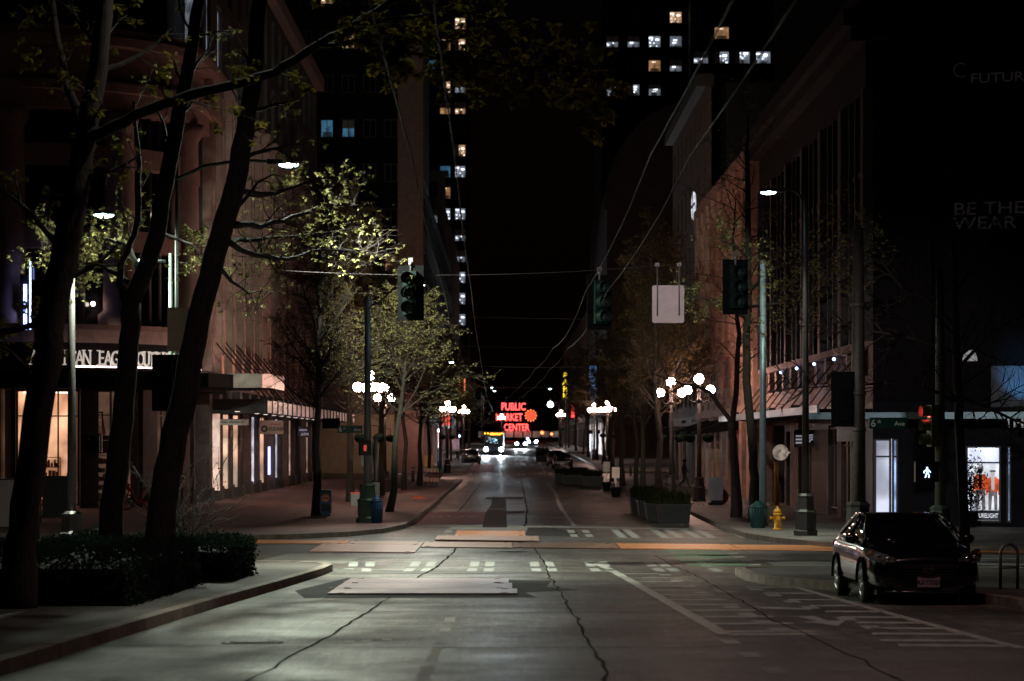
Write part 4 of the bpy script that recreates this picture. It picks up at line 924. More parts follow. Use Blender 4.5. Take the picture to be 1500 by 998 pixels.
for k in range(9): shop(R5, Face((11.65, 349.9, 1), (0, -1)), k * 6.5 + .4, k * 6.5 + 6, .2, 4.4, shopk[(k + 1) % 6], None, .1, mull=3)
mb = MB(); mb.fbox(F5, 28, 28.4, 6, 12, .1, 1.0); mb.build('blue_sign', glow('blue_sign', (.2, .45, 1), 1.6, noise=1.4), R5, True)
R4 = thing('shop_row', 'long low shop building with lit fronts and a yellow vertical sign, far down the street', 'building', (20, 360, 1.5))
F4r = Face((12.2, 560, 1.5), (0, -1))
mb = MB(); mb.box(12.6, 40, 360, 560, 1, 24); mb.build('wall', mat('dark_brick'  , (.13, .08, .065), .8), R4, True)
for k in range(16): shop(R4, F4r, k * 12.4 + .8, k * 12.4 + 11.4, .4, 4.6, shopk[k % 6], None, .3, mull=4)
mb = MB(); mb.fbox(F4r, 0, 200, 4.65, 5.6, -.3, .4); mb.build('fascia', M_stone2, R4, True)
T5 = thing('office_tower', 'office tower with rows of square windows, several lit by ceiling strips', 'building', (30, 345, 1))
px0 = 881.5; F6 = Face((XP(px0, 345), 345, 1), (1, 0)); cwm = 31 * 345 / F_PX; rws = [133, 98, 62, 27, -9]
z0 = ZP(133 + 18, 345) - 1; rhm = 35.5 * 345 / F_PX
lit6 = {(0, 0): ('office', 0), (1, 0): ('office', 2), (2, 0): ('office', 4), (2, 1): ('amber', 0), (3, 1): ('office', 1), (0, 2): ('cool', 1), (1, 2): ('office', 1), (2, 2): ('cool', 0), (3, 2): ('office', 3), (3, 3): ('warm', 0), (4, 3): 'dark', (0, 3): 'dark'}
gridwall(T5, F6, cwm * 6, z0, 6, 6, rhm, 1.8, 1.7, 1.0, M_dark, lambda c, r: lit6.get((c, r), 'dark'), .3)
mb = MB(); mb.fbox(F6, 0, cwm * 6, -1, z0, -.5, 0); mb.build('wall', M_dark, T5, True)
mb = MB(); mb.box(XP(px0, 345) + .3, 34, 346.3, 380, 1, 78); mb.build('core', M_darkroom, T5, True)
T6 = thing('office_tower', 'second dark office tower with one full row of four lit windows', 'building', (36, 336, 1))
F7 = Face((XP(1011.5, 336), 336, 1), (1, 0)); cw7 = 30.5 * 336 / F_PX; rh7 = 36 * 336 / F_PX; z7 = ZP(85 + 18, 336) - 1
gridwall(T6, F7, cw7 * 4, z7 - rh7, 5, 4, rh7, 2.1, 1.75, .9, M_dark, lambda c, r: ('cool', c * 2 + 1 - (c % 2)) if r == 1 else ('amber' if (c, r) == (1, 2) else 'dark'), .3)
mb = MB(); mb.fbox(F7, 0, cw7 * 4, -1, z7 - rh7, -.5, 0); mb.build('wall', M_dark, T6, True)
mb = MB(); mb.box(XP(1011.5, 336) + .3, 37, 337.3, 344, 1, 76); mb.build('core', M_darkroom, T6, True)
# the blade signs and the roof sign at the end of the street
t = thing('blade_sign', 'tall vertical sign reading PARK in yellow letters', 'sign', (XP(828, 405), 405, ZP(590, 405)))
mb = MB(); mb.box(-.75, .75, -.2, .2, 0, 5.2); mb.box(.75, 3.0, -.06, .06, 3, 3.15); mb.build('board', M_dark, t)
for k, ch in enumerate('PARK'): text_mesh(ch, 1.25, glow('yellow_neon', (1, .72, .03), 3.2), 'letter', t, (0, -.24, 4.15 - k * 1.15), (PI / 2, 0, 0), .04, 'CENTER', 1.1, .02)
t = thing('blade_sign', 'narrow vertical red neon sign low beside the yellow one', 'sign', (XP(839, 420), 420, ZP(613, 420)))
mb = MB(); mb.box(-.4, .4, -.2, .2, 0, 2.8); mb.build('board', M_dark, t)
for k in range(4): mb = MB(); mb.lathe([(.28, 0), (.3, .3), (.22, .5)], 10, (0, -.26, .15 + .62 * k)); mb.build('neon_shape', glow('red_neon', (1, .05, .05), 4), t)
t = thing('blade_sign', 'vertical orange neon sign over the left pavement at the foot of the wires', 'sign', (XP(677, 300), 300, ZP(582, 300)))
mb = MB(); mb.box(-.25, .25, -.15, .15, 0, 2.2); mb.box(-1.8, -.25, -.05, .05, 1.5, 1.6); mb.build('board', M_black, t)
for x in (-.3, .3): mb = MB(); mb.box(x - .07, x + .07, -.2, .2, .0, 2.25); mb.build('neon_tube', glow('orange_neon', (1, .16, .03), 3.2), t)
Ys = 640.; gz = zr(640)
MK = thing('market_hall', 'low market hall closing the end of the street under its red roof sign', 'building', (0, Ys + 1, gz))
mb = MB(); mb.box(-14, 20, Ys + 1, Ys + 30, gz, gz + 3.6); mb.hexa([(-14.5, Ys + .5, gz + 3.6), (20.5, Ys + .5, gz + 3.6), (20.5, Ys + 30, gz + 3.6), (-14.5, Ys + 30, gz + 3.6), (-14.5, Ys + 8, gz + 5.6), (20.5, Ys + 8, gz + 5.6), (20.5, Ys + 22, gz + 5.6), (-14.5, Ys + 22, gz + 5.6)]); mb.build('hall', M_dark, MK, True)
mb = MB()
for k in range(9): mb.box(-8 + k * 2.4, -6 + k * 2.4, Ys + .9, Ys + .98, gz + 1, gz + 2.6)
mb.build('lit_front', glow('market_front', (1, .8, .65), .12, noise=.5), MK, True)
MS = thing('roof_sign', 'red neon roof sign reading PUBLIC MARKET CENTER with round clock', 'sign', (XP(755, Ys), Ys, gz + 4.2))
M_neon = glow('red_sign_neon', (1, .10, .09), 3.6)
mb = MB()
for x in (-5, -2.5, 0, 2.5, 5): mb.tube([(x, .35, 0), (x, .35, 10.2 if abs(x) < 4 else 7)], .09, 5)
for z in (2.0, 4.6, 7.3): mb.box(-5.4, 5.4, .3, .4, z, z + .12)
mb.build('scaffold', M_black, MS)
for body, px, py, sz, xs in (('PUBLIC', 734, 601, 2.75, .74), ('MARKET', 726, 616.5, 2.75, .68), ('CENTER', 738, 631, 2.6, .70)):
    x = XP(px, Ys) - MS.location.x
    q = text_mesh(body, sz, M_neon, 'neon_word', MS, (x, 0, ZP(py, Ys) - MS.location.z), (PI / 2, 0, 0), .1, 'LEFT', xs, .03)
cxk = XP(777.5, Ys) - MS.location.x; czk = ZP(609, Ys) - MS.location.z
mb = MB(); mb.tube([(cxk, .05, czk), (cxk, .25, czk)], 1.15, 20); mb.build('clock_face', glow('clock_red', (1, .10, .04), 1.3), MS)
for k in range(12): a = k * PI / 6; mb = MB(); mb.cbox(cxk + 1.42 * math.cos(a), 0, czk + 1.42 * math.sin(a), .3, .1, .3); mb.build('clock_bulb', glow('clock_bulb', (1, .2, .06), 4), MS)
# ================================================================ TREES
class Tree:
    def __init__(s, seed): s.bk = MB(); s.tw = MB(); s.lf = MB(); s.rng = random.Random(seed); s.nl = 0
    def rdir(s, d, lo, hi):
        """a direction leaning lo..hi degrees off d"""
        a = math.radians(s.rng.uniform(lo, hi)); o = d.orthogonal().normalized(); o.rotate(Matrix.Rotation(s.rng.uniform(0, 2 * PI), 3, d))
        return (d * math.cos(a) + o * math.sin(a)).normalized()
    def cluster(s, p, size, n):
        r = s.rng
        for k in range(n):
            a = r.uniform(0, 2 * PI); t = r.uniform(-1.1, .25)
            d = Vector((math.cos(a) * math.cos(t), math.sin(a) * math.cos(t), math.sin(t))); w = d.cross(Vector((0, 0, 1)))
            w = w.normalized() if w.length > .05 else Vector((1, 0, 0)); q = size * r.uniform(.6, 1.25); nn = d.cross(w) * r.uniform(-.35, .35)
            b = p + d * q * .12; i = len(s.lf.v)
            for v in (b, b + d * q * .5 + w * q * .34 + nn * q * .4, b + d * q * 1.05, b + d * q * .5 - w * q * .34 + nn * q * .4): s.lf.v.append((v.x, v.y, v.z))
            s.lf.face([i, i + 1, i + 2]); s.lf.face([i, i + 2, i + 3])
    def path(s, p, d, L, n, wob, up):
        pts = [p.copy()]; d = d.copy()
        for k in range(n):
            d = (d + Vector((s.rng.gauss(0, wob), s.rng.gauss(0, wob), s.rng.gauss(0, wob) + up))).normalized(); p = p + d * (L / n); pts.append(p.copy())
        return pts
    def along(s, pts, t):
        k = min(int(t * (len(pts) - 1)), len(pts) - 2); f = t * (len(pts) - 1) - k
        return pts[k].lerp(pts[k + 1], f), (pts[k + 1] - pts[k]).normalized()
    def grow(s, p, d, L, r, lvl, sp):
        n = 6 if lvl == 0 else (4 if lvl == 1 else 3)
        pts = s.path(p, d, L, n, sp['wob'], sp['up'])
        rr = [r * (1 - .75 * k / n) for k in range(n + 1)]
        (s.bk if lvl == 0 else s.tw).tube(pts, rr, 6 if lvl == 0 else 3, False)
        if lvl < sp['lv']:
            m = sp['n'][lvl]
            for k in range(m):
                t = sp['t0'][lvl] + (1 - sp['t0'][lvl]) * (k + s.rng.random()) / m
                q, dd = s.along(pts, min(t, .999)); nd = s.rdir(dd, 30, 70)
                if sp.get('flat') and lvl >= 0: nd = Vector((nd.x, nd.y, nd.z * sp['flat'])).normalized()
                s.grow(q, nd, L * sp['rat'][lvl] * s.rng.uniform(.6, 1.15) * (1.15 - .5 * t), max(r * .45 * (1 - .5 * t), sp['rmin']), lvl + 1, sp)
        if lvl >= sp['lv'] - (1 if sp.get('inner') else 0):
            if s.rng.random() < sp['leaf']: s.cluster(pts[-1], sp['ls'], sp['ln'])
            for t in (.4, .75):
                if s.rng.random() < sp['leaf'] * .6: s.cluster(s.along(pts, t)[0], sp['ls'], sp['ln'])
    def limb(s, pts, radii, sp, m, t0=.25, Lr=(.8, 1.6), name=None, ang=(35, 75)):
        pts = [Vector(p) for p in pts]; fine = []
        for k in range(len(pts) - 1):
            for j in range(3): fine.append(pts[k].lerp(pts[k + 1], j / 3) + Vector((s.rng.gauss(0, .015), s.rng.gauss(0, .02), s.rng.gauss(0, .015))))
        fine.append(pts[-1]); N = len(fine)
        rr = []
        for k in range(N):
            u = k / (N - 1) * (len(radii) - 1); a = min(int(u), len(radii) - 2); rr.append(radii[a] + (radii[a + 1] - radii[a]) * (u - a))
        s.bk.tube(fine, rr, 10 if radii[0] > .1 else 7, True)
        for k in range(m):
            t = t0 + (1 - t0) * (k + s.rng.random()) / m; q, dd = s.along(fine, min(t, .999)); nd = s.rdir(dd, *ang)
            if sp.get('flat'): nd = Vector((nd.x, nd.y, nd.z * sp['flat'])).normalized()
            s.grow(q, nd, s.rng.uniform(*Lr), max(sp['rmin'] * 2.2, rr[int(t * (N - 1))] * .32), 1, sp)
    def finish(s, name, label, loc, mb, ml, group=None, rel=True):
        t = thing(name, label, 'tree', loc, 0, group)
        s.bk.build('trunk', mb, t, rel, False)
        if s.tw.v: s.tw.build('branches', mb, t, rel, False)
        if s.lf.v: s.lf.build('crown', ml, t, rel, False)
        return t
def pp(lst, Y): return [P(px, py, Y + (q[0] if q else 0)) for px, py, *q in lst]
SPN = dict(lv=3, n=[6, 5, 3, 0], t0=[.2, .25, .3, 0], rat=[.5, .5, .5], wob=.16, up=.02, leaf=.30, ls=.10, ln=6, rmin=.005)
# near trees on the left, rooted along the hedge
T = Tree(11)
b = P(24, 893, 36); T.limb([(b.x, 36, sw(36) - .15)] + pp([(30, 800), (38, 740), (50, 655), (68, 520), (84, 420), (104, 320), (122, 220), (138, 130), (150, 50), (157, -20), (166, -160)], 36), [.34, .24, .225, .22, .22, .22, .20, .17, .15, .13, .12, .1], SPN, 14, .45, (.6, 1.5))
T.limb(pp([(126, 205), (165, 188, -.3), (220, 160, -.7), (280, 140, -1.2), (340, 126, -1.6), (400, 107, -2), (450, 75, -2.4), (505, 45, -2.8), (570, 5, -3.2), (640, -40, -3.6)], 36), [.10, .085, .08, .075, .07, .065, .06, .05, .045, .04], SPN, 9, .2, (.4, .9))
T.limb(pp([(455, 72, -2.4), (520, 64, -2.8), (600, 78, -3.2), (680, 88, -3.6), (760, 98, -4.0), (830, 104, -4.4), (885, 118, -4.8)], 36), [.035, .03, .026, .02, .015, .01, .006], dict(SPN, leaf=.75, ls=.105, ln=7, flat=.8), 34, .1, (.25, .75))
T.limb(pp([(500, 46, -2.8), (580, 26, -3.2), (660, 16, -3.6), (740, 30, -4)], 36), [.03, .02, .015, .008], dict(SPN, leaf=.6, flat=.8), 11, .1, (.3, .75))
T.limb(pp([(78, 470), (40, 478, .3), (0, 486, .5), (-60, 470, .8)], 36), [.07, .05, .04, .03], SPN, 5, .1, (.4, .9))
T.limb(pp([(128, 200), (100, 130, .8), (84, 60, 1.4), (70, -40, 2)], 36), [.08, .06, .05, .04], SPN, 8, .2, (.5, 1.2))
T.limb(pp([(60, 590), (40, 540, .6), (10, 510, 1), (-40, 500, 1.2)], 36), [.05, .035, .025, .015], SPN, 5, .1, (.4, .8))
T.finish('street_tree', 'nearest leaning tree trunk at the left edge, its long limb crossing to the street', (b.x, 36, sw(36)), M_bark_near, M_leaf_near, 'near trees along the hedge')
T = Tree(12); SPW = dict(SPN, leaf=.25, ls=.085, ln=4)
b = P(159, 842, 50); T.limb([(b.x, 50, sw(50) - .15)] + pp([(165, 740), (172, 665), (181, 590), (189, 500), (193, 440)], 50), [.29, .25, .245, .22, .21, .20], SPW, 0)
T.limb(pp([(190, 445), (216, 385), (233, 325), (247, 240), (263, 160), (282, 60), (298, -40), (310, -120)], 50), [.20, .185, .18, .165, .15, .13, .12, .1], SPW, 10, .45, (.6, 1.3))
T.limb(pp([(186, 455), (176, 412, .2), (181, 380, .4), (196, 345, .6), (203, 300, .8), (205, 240, 1), (196, 150, 1.4)], 50), [.09, .075, .07, .065, .055, .05, .04], SPW, 10, .3, (.5, 1.1))
T.limb(pp([(206, 410), (190, 360, 4.6), (160, 352, 6.2), (120, 352, 7.0), (70, 356, 7.4)], 50), [.08, .05, .035, .02, .01], dict(SPW, leaf=.35), 34, .3, (.4, 1.1))
T.limb(pp([(200, 420), (160, 395, 3), (135, 385, 5), (110, 390, 6.5), (60, 365, 7)], 50), [.07, .05, .035, .02, .01], dict(SPW, leaf=.35), 28, .3, (.4, 1.0))
T.limb(pp([(228, 340), (260, 350, 2), (285, 362, 4), (300, 392, 5.5)], 50), [.06, .04, .025, .01], dict(SPW, leaf=.5), 16, .3, (.4, .9))
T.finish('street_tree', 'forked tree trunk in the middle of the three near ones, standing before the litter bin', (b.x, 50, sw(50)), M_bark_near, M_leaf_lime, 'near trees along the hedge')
T = Tree(13); SPL = dict(SPN, leaf=.27, ls=.072, ln=6, flat=.7, n=[5, 4, 2, 0])
b = P(226, 856, 46); T.limb([(b.x, 46, sw(46) - .15)] + pp([(238, 745), (250, 665), (272, 565), (290, 470), (314, 375), (337, 300), (355, 220), (367, 140), (376, 55), (384, -40), (390, -140)], 46), [.33, .27, .26, .25, .22, .21, .20, .19, .165, .15, .13, .11], SPN, 8, .5, (.6, 1.4))
T.limb(pp([(330, 330), (380, 330, 4), (430, 318, 8), (480, 300, 10), (530, 300, 11)], 46), [.085, .06, .045, .03, .012], SPL, 34, .25, (.5, 1.3))
T.limb(pp([(322, 350), (370, 372, 3.5), (420, 380, 7.5), (470, 366, 10), (530, 368, 11.5), (556, 372, 12)], 46), [.08, .06, .045, .03, .015, .008], SPL, 38, .2, (.5, 1.2))
T.limb(pp([(318, 362), (350, 352, 3), (390, 350, 6), (440, 345, 9), (500, 338, 11)], 46), [.07, .05, .04, .02, .01], SPL, 26, .3, (.4, 1.1))
T.limb(pp([(312, 380), (340, 412, 3), (365, 430, 6), (400, 428, 9)], 46), [.05, .04, .02, .01], SPL, 14, .3, (.4, .9))
T.limb(pp([(345, 280), (400, 285, 4), (450, 268, 8), (490, 272, 10)], 46), [.06, .045, .03, .01], dict(SPL, leaf=.45), 16, .4, (.4, 1.0))
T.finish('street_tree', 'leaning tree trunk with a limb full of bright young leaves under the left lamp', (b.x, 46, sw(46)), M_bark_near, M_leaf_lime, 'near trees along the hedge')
# street trees of the block ahead: three kinds, then copies
def street_proto(seed, H, r, first, sp, nl, lean=0., ml=M_leaf_far, label='', loc=(0, 0, 0), leaderwob=.06, Lmax=3.4):
    T = Tree(seed); g = T.rng
    pts = [Vector((0, 0, -.1))]; n = 9
    for k in range(1, n + 1): pts.append(Vector((g.gauss(0, leaderwob) + lean * k / n, g.gauss(0, leaderwob), H * k / n)))
    T.bk.tube(pts, [r * (1.25 if k == 0 else 1 - .85 * (k / n) ** 1.1) for k in range(n + 1)], 10)
    for k in range(nl):
        t = first + (1 - first) * ((k + g.random()) / nl) ** 1.05
        q, dd = T.along(pts, min(t, .995)); az = g.uniform(0, 2 * PI); el = math.radians(g.uniform(5, 45) + 25 * t)
        d = Vector((math.cos(az) * math.cos(el), math.sin(az) * math.cos(el), math.sin(el)))
        L = Lmax * (1 - .62 * (t - first) / (1 - first)) * g.uniform(.75, 1.15)
        T.grow(q, d, L, r * .34 * (1.1 - .7 * t), 0, sp)
    t = T.finish('street_tree', label, loc, M_bark, ml, 'street trees of the block ahead', False); return t
SPF = dict(lv=2, n=[10, 7, 0], t0=[.2, .2, 0], rat=[.42, .55], wob=.13, up=.03, leaf=.62, ls=.07, ln=4, rmin=.012)
def gl(x, y): return (x, y, sw(y))
pA = street_proto(21, 12.5, .17, .30, SPF, 46, .2, M_leaf_far, 'brownish street tree standing beside the blue newspaper box', gl(-7.66, 96))
pB = street_proto(22, 13.5, .15, .34, dict(SPF, leaf=.7), 44, -.3, M_leaf_far, 'dark street tree just behind the two globe lamps on the right', gl(7.35, 119), Lmax=3.0)
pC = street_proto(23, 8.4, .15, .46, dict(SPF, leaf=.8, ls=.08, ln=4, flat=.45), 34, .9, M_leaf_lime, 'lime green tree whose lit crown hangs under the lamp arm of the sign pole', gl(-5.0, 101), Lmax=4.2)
T = Tree(31); SPR = dict(SPN, lv=3, leaf=.5, ls=.085, ln=4)          # pale trunk beside the bluish pole
b = P(1103, 766, 88); T.limb([(b.x, 88, sw(88) - .1)] + pp([(1105, 700), (1101, 650), (1094, 560), (1095, 460), (1096, 360), (1096, 280), (1094, 220), (1096, 170)], 88), [.23, .165, .155, .15, .14, .12, .10, .07, .04], SPR, 26, .45, (.9, 2.2))
T.limb(pp([(1096, 430), (1130, 396, -3), (1180, 374, -6), (1230, 366, -8), (1262, 330, -9)], 88), [.075, .06, .045, .03, .015], SPR, 44, .15, (.6, 1.6))
T.limb(pp([(1096, 470), (1050, 440, -2), (1020, 437, -3.5), (1005, 432, -4)], 88), [.06, .04, .025, .01], SPR, 18, .2, (.5, 1.3))
T.limb(pp([(1096, 450), (1140, 444, -4), (1190, 430, -7), (1240, 408, -9)], 88), [.065, .05, .035, .015], SPR, 34, .2, (.6, 1.4))
T.limb(pp([(1096, 380), (1075, 360, -1), (1052, 350, -2.5)], 88), [.05, .035, .015], SPR, 16, .3, (.5, 1.2))
T.finish('street_tree', 'pale trunked tree beside the bluish pole, young leaves lit by the lamp', (b.x, 88, sw(88)), M_bark, M_leaf_lime, 'street trees of the block ahead')
T = Tree(32); SPD = dict(SPF, leaf=.5, lv=2)
b = P(1078, 761, 94); T.limb([(b.x, 94, sw(94) - .1)] + pp([(1078, 700), (1074, 650), (1072, 618)], 94), [.25, .17, .16, .15], SPD, 0)
T.limb(pp([(1073, 622), (1079, 560), (1082, 490), (1078, 420), (1074, 350), (1078, 290)], 94), [.12, .105, .09, .07, .05, .02], SPD, 26, .2, (1.0, 2.4))
T.limb(pp([(1072, 620), (1052, 592, .4), (1040, 575, .8), (1022, 566, 1.2), (990, 560, 1.8), (955, 548, 2.5)], 94), [.10, .09, .08, .06, .04, .02], SPD, 16, .3, (.8, 1.8))
T.finish('street_tree', 'dark tree forking low in front of the ornate pink building', (b.x, 94, sw(94)), M_bark_near, M_leaf_far, 'street trees of the block ahead')
T = Tree(33); SPK = dict(SPF, leaf=.06, lv=2, ls=.05, ln=2)
b = P(1413, 809, 62.5); T.limb([(b.x, 62.5, sw(62.5) - .1)] + pp([(1412, 740), (1406, 640), (1403, 560), (1400, 480), (1398, 400), (1392, 320)], 62.5), [.17, .125, .12, .115, .10, .07, .03], SPK, 16, .4, (.9, 2.0))
for pts in ([(1404, 590), (1360, 570, -.5), (1300, 562, -1), (1230, 566, -1.5), (1150, 570, -2)], [(1402, 520), (1340, 496, .4), (1280, 486, .8), (1225, 470, 1.2)], [(1402, 540), (1440, 500, -.5), (1480, 470, -1), (1540, 450, -1.4)], [(1404, 580), (1450, 600, -.6), (1500, 620, -1.2)], [(1400, 480), (1360, 440, .8), (1320, 420, 1.4), (1290, 380, 1.8)], [(1398, 430), (1430, 380, .6), (1470, 340, 1)]):
    T.limb(pp(pts, 62.5), [.05, .04, .03, .02, .01][:len(pts)], SPK, 13, .2, (.7, 1.6))
T.finish('street_tree', 'bare dark tree behind the parked car, its black twigs spread over the store front', (b.x, 62.5, sw(62.5)), M_bark_near, M_leaf_far, 'street trees of the block ahead')
rng = random.Random(8)
rows = [(pB, -7.75, 118, 'dark street tree beside the grey box with a red lid'), (pA, -6.9, 131, 'brown street tree behind the blue litter bin and the map panel'), (pB, -6.3, 146, 'street tree right behind the rear globe lamp on the left'), (pA, -5.9, 160, 'street tree beside the three short bollards'), (pC, -5.6, 176, 'street tree on the left just before the next corner, near the striped barricade'),
        (pA, -9.3, 143, 'street tree close to the bank machine sign, in the inner row on the left'), 
        (pA, 8.0, 128, 'street tree right of the long planter boxes, second behind the globe lamps'), (pA, 7.6, 137, 'slender street tree left of the front globe lamp on the right'), (pB, 7.9, 150, 'street tree behind the walking person'), (pA, 7.7, 163, 'street tree beside the pole with the orange hand signal'), (pB, 7.6, 178, 'last street tree on the right before the next corner'), (pC, 9.6, 142, 'greenish street tree close to the ornate building wall')]
for i, (pr, x, y, lb) in enumerate(rows): dup(pr, gl(x, y), rng.uniform(0, 6.28), lb, scale=rng.uniform(.9, 1.1))
far = [(pA, -6.2, 218), (pC, -5.9, 236), (pB, -6.1, 256), (pA, -5.9, 280), (pC, -6, 305), (pB, 9.6, 222), (pA, 9.4, 240), (pB, 9.6, 262), (pA, 9.5, 288), (pC, 9.6, 312), (pA, -6.4, 350), (pA, 9.8, 352), (pB, -6.4, 395), (pB, 9.9, 398)]
fl_ = ['first tree after the next corner on the left, beyond the yellow panel', 'second tree after the next corner on the left, by the red sign', 'third tree after the next corner on the left, near the dark parked car', 'fourth tree after the next corner on the left', 'fifth tree after the next corner on the left, left of the bus',
       'first tree after the next corner on the right', 'second tree after the next corner on the right, by the parked dark cars', 'third tree after the next corner on the right', 'fourth tree after the next corner on the right, by the blue sign', 'fifth tree after the next corner on the right',
       'distant tree left of the red roof sign, behind the bus', 'distant tree on the right, before the yellow vertical sign', 'farthest tree on the left side of the street', 'farthest tree on the right side of the street']
for (pr, x, y), lb in zip(far, fl_): dup(pr, gl(x, y), rng.uniform(0, 6.28), lb, 'trees beyond the next corner', scale=rng.uniform(.85, 1.05))

# ---------------------------------------------------------------- clipped hedges, planters
def leafbox(x0, x1, y0, y1, z0, z1, n, s, rng, lf):
    for k in range(n):
        f = rng.random(); q = [rng.uniform(x0, x1), rng.uniform(y0, y1), rng.uniform(z0, z1)]
        if f < .34: q[2] = z1 + rng.gauss(0, .035) + .03 * math.sin(q[0] * 5) + .03 * math.sin(q[1] * 4)
        elif f < .62: q[1] = y0 + abs(rng.gauss(0, .05)) - .02
        elif f < .86: q[0] = (x1 if rng.random() < .75 else x0) + rng.gauss(0, .04)
        a = rng.uniform(0, 6.28); t = rng.uniform(-.6, 1.2); d = Vector((math.cos(a) * math.cos(t), math.sin(a) * math.cos(t), math.sin(t))); w = d.orthogonal().normalized(); w.rotate(Matrix.Rotation(rng.uniform(0, 3), 3, d))
        p = Vector(q); e = s * rng.uniform(.7, 1.3); i = len(lf.v)
        for v in (p, p + d * e * .5 + w * e * .3, p + d * e, p + d * e * .5 - w * e * .3): lf.v.append((v.x, v.y, v.z))
        lf.face([i, i + 1, i + 2, i + 3])
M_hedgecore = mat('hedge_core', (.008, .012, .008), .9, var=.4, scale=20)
for x0, x1, y0, y1, lb in ((-9.2, -5.35, 46.4, 50.6, 'clipped dark hedge at the pavement corner, the farther of the two'), (-12.5, -5.75, 36.6, 44.6, 'long dark hedge around the nearest leaning trunk')):
    t = thing('hedge', lb, 'hedge', ((x0 + x1) / 2, (y0 + y1) / 2, sw((y0 + y1) / 2)), 0, 'clipped hedges on the near pavement'); rng = random.Random(int(y0)); lf = MB(); z = sw(y1) + .02
    leafbox(x0, x1, y0, y1, sw(y1) - .1, sw((y0 + y1) / 2) + .74, 15000 if y0 > 40 else 22000, .075, rng, lf); lf.build('leaves', M_hedge, t, True, False)
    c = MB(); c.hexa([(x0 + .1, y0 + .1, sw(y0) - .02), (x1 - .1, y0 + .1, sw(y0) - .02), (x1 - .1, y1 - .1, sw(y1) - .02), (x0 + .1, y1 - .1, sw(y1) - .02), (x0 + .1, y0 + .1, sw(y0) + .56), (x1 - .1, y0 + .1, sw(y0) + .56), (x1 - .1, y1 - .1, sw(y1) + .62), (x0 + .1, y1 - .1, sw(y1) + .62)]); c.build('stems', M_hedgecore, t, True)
T = Tree(44)                                                            # shrub with twigs at the base of the post by trunk three
for k in range(26): T.grow(Vector((0, 0, .1)), T.rdir(Vector((0, 0, 1)), 5, 40), T.rng.uniform(1.2, 2.6), .012, 1, dict(SPF, leaf=.5, ls=.06, lv=2))
t = thing('shrub', 'dark twiggy shrub growing at the foot of the post beside the third near trunk', 'shrub', (XP(277, 57), 57, sw(57))); T.tw.build('stems', M_bark_near, t, fix=False); T.lf.build('leaves', M_hedge, t, fix=False)
def planter(x, y, label, w=1.2, l=1.3, h=.62, gh=.75, seed=1, group='planter boxes in the kerb lane', kind='grass'):
    t = thing('planter_box', label, 'planter', (x, y, zr(y)), 0, group); c = MB()
    c.hexa([(-w / 2 + .07, -l / 2 + .07, 0), (w / 2 - .07, -l / 2 + .07, 0), (w / 2 - .07, l / 2 - .07, 0), (-w / 2 + .07, l / 2 - .07, 0), (-w / 2, -l / 2, h), (w / 2, -l / 2, h), (w / 2, l / 2, h), (-w / 2, l / 2, h)])
    c.cbox(0, 0, h + .012, w + .05, l + .05, .05); c.build('box', M_black, t)
    g = random.Random(seed); lf = MB()
    for k in range(900):
        bx, by = g.uniform(-w / 2, w / 2) * .9, g.uniform(-l / 2, l / 2) * .9; a = g.uniform(0, 6.28); hh = gh * g.uniform(.5, 1.1); o = g.uniform(.1, .55)
        ww = g.uniform(.008, .02); pr = Vector((-math.sin(a), math.cos(a), 0)) * ww; q = [Vector((bx + math.cos(a) * o * f * f, by + math.sin(a) * o * f * f, h + hh * (f - .35 * f * f * f))) for f in (0, .4, .75, 1)]; i = len(lf.v)
        for k2, v in enumerate(q): f = 1 - k2 / 3.3; lf.v += [tuple(v - pr * f), tuple(v + pr * f)]
        for k2 in range(3): lf.face([i + 2 * k2, i + 2 * k2 + 1, i + 2 * k2 + 3, i + 2 * k2 + 2])
    if kind != 'grass':
        for k in range(700):
            p = Vector((g.gauss(0, w * .28), g.gauss(0, l * .28), h + abs(g.gauss(.1, .25)))); e = .09; d = Vector((g.gauss(0, 1), g.gauss(0, 1), g.gauss(0, 1))).normalized(); q = d.orthogonal().normalized(); i = len(lf.v)
            for v in (p, p + d * e * .5 + q * e * .3, p + d * e, p + d * e * .5 - q * e * .3): lf.v.append(tuple(v))
            lf.face([i, i + 1, i + 2, i + 3])
    lf.build('plants', M_grass, t, fix=False); return t
planter(6.25, 91.6, 'nearest black planter box in the kerb lane, bushy with green plants', seed=1, kind='bush', w=1.25, h=.7); planter(6.0, 95.6, 'black planter box with drooping grass, second from the stop line', seed=2, gh=.85)
planter(5.9, 99.6, 'black planter box with drooping grass, third from the stop line', seed=3, gh=.85); planter(5.8, 103.8, 'black planter box with yellowish grass, last of the near row', seed=4, gh=.9)
planter(4.55, 172, 'dark planter of grasses at the far crosswalk, before the parked dark cars', seed=5, w=1.5, l=1.4, gh=.7); planter(4.1, 178, 'dark planter of grasses at the far crosswalk, left end of its row', seed=6, w=1.5, l=1.4, gh=.7); planter(5.15, 174.5, 'dark planter of grasses at the far crosswalk, behind two others', seed=7, gh=.9)
planter(5.75, 166, 'dark planter of grasses standing alone left of the white signs in pots', seed=8, w=1.5, gh=.8); planter(3.7, 262, 'lone bushy planter in the distance left of the bright headlights', seed=9, w=1.6, l=1.6, gh=1.6, kind='bush')
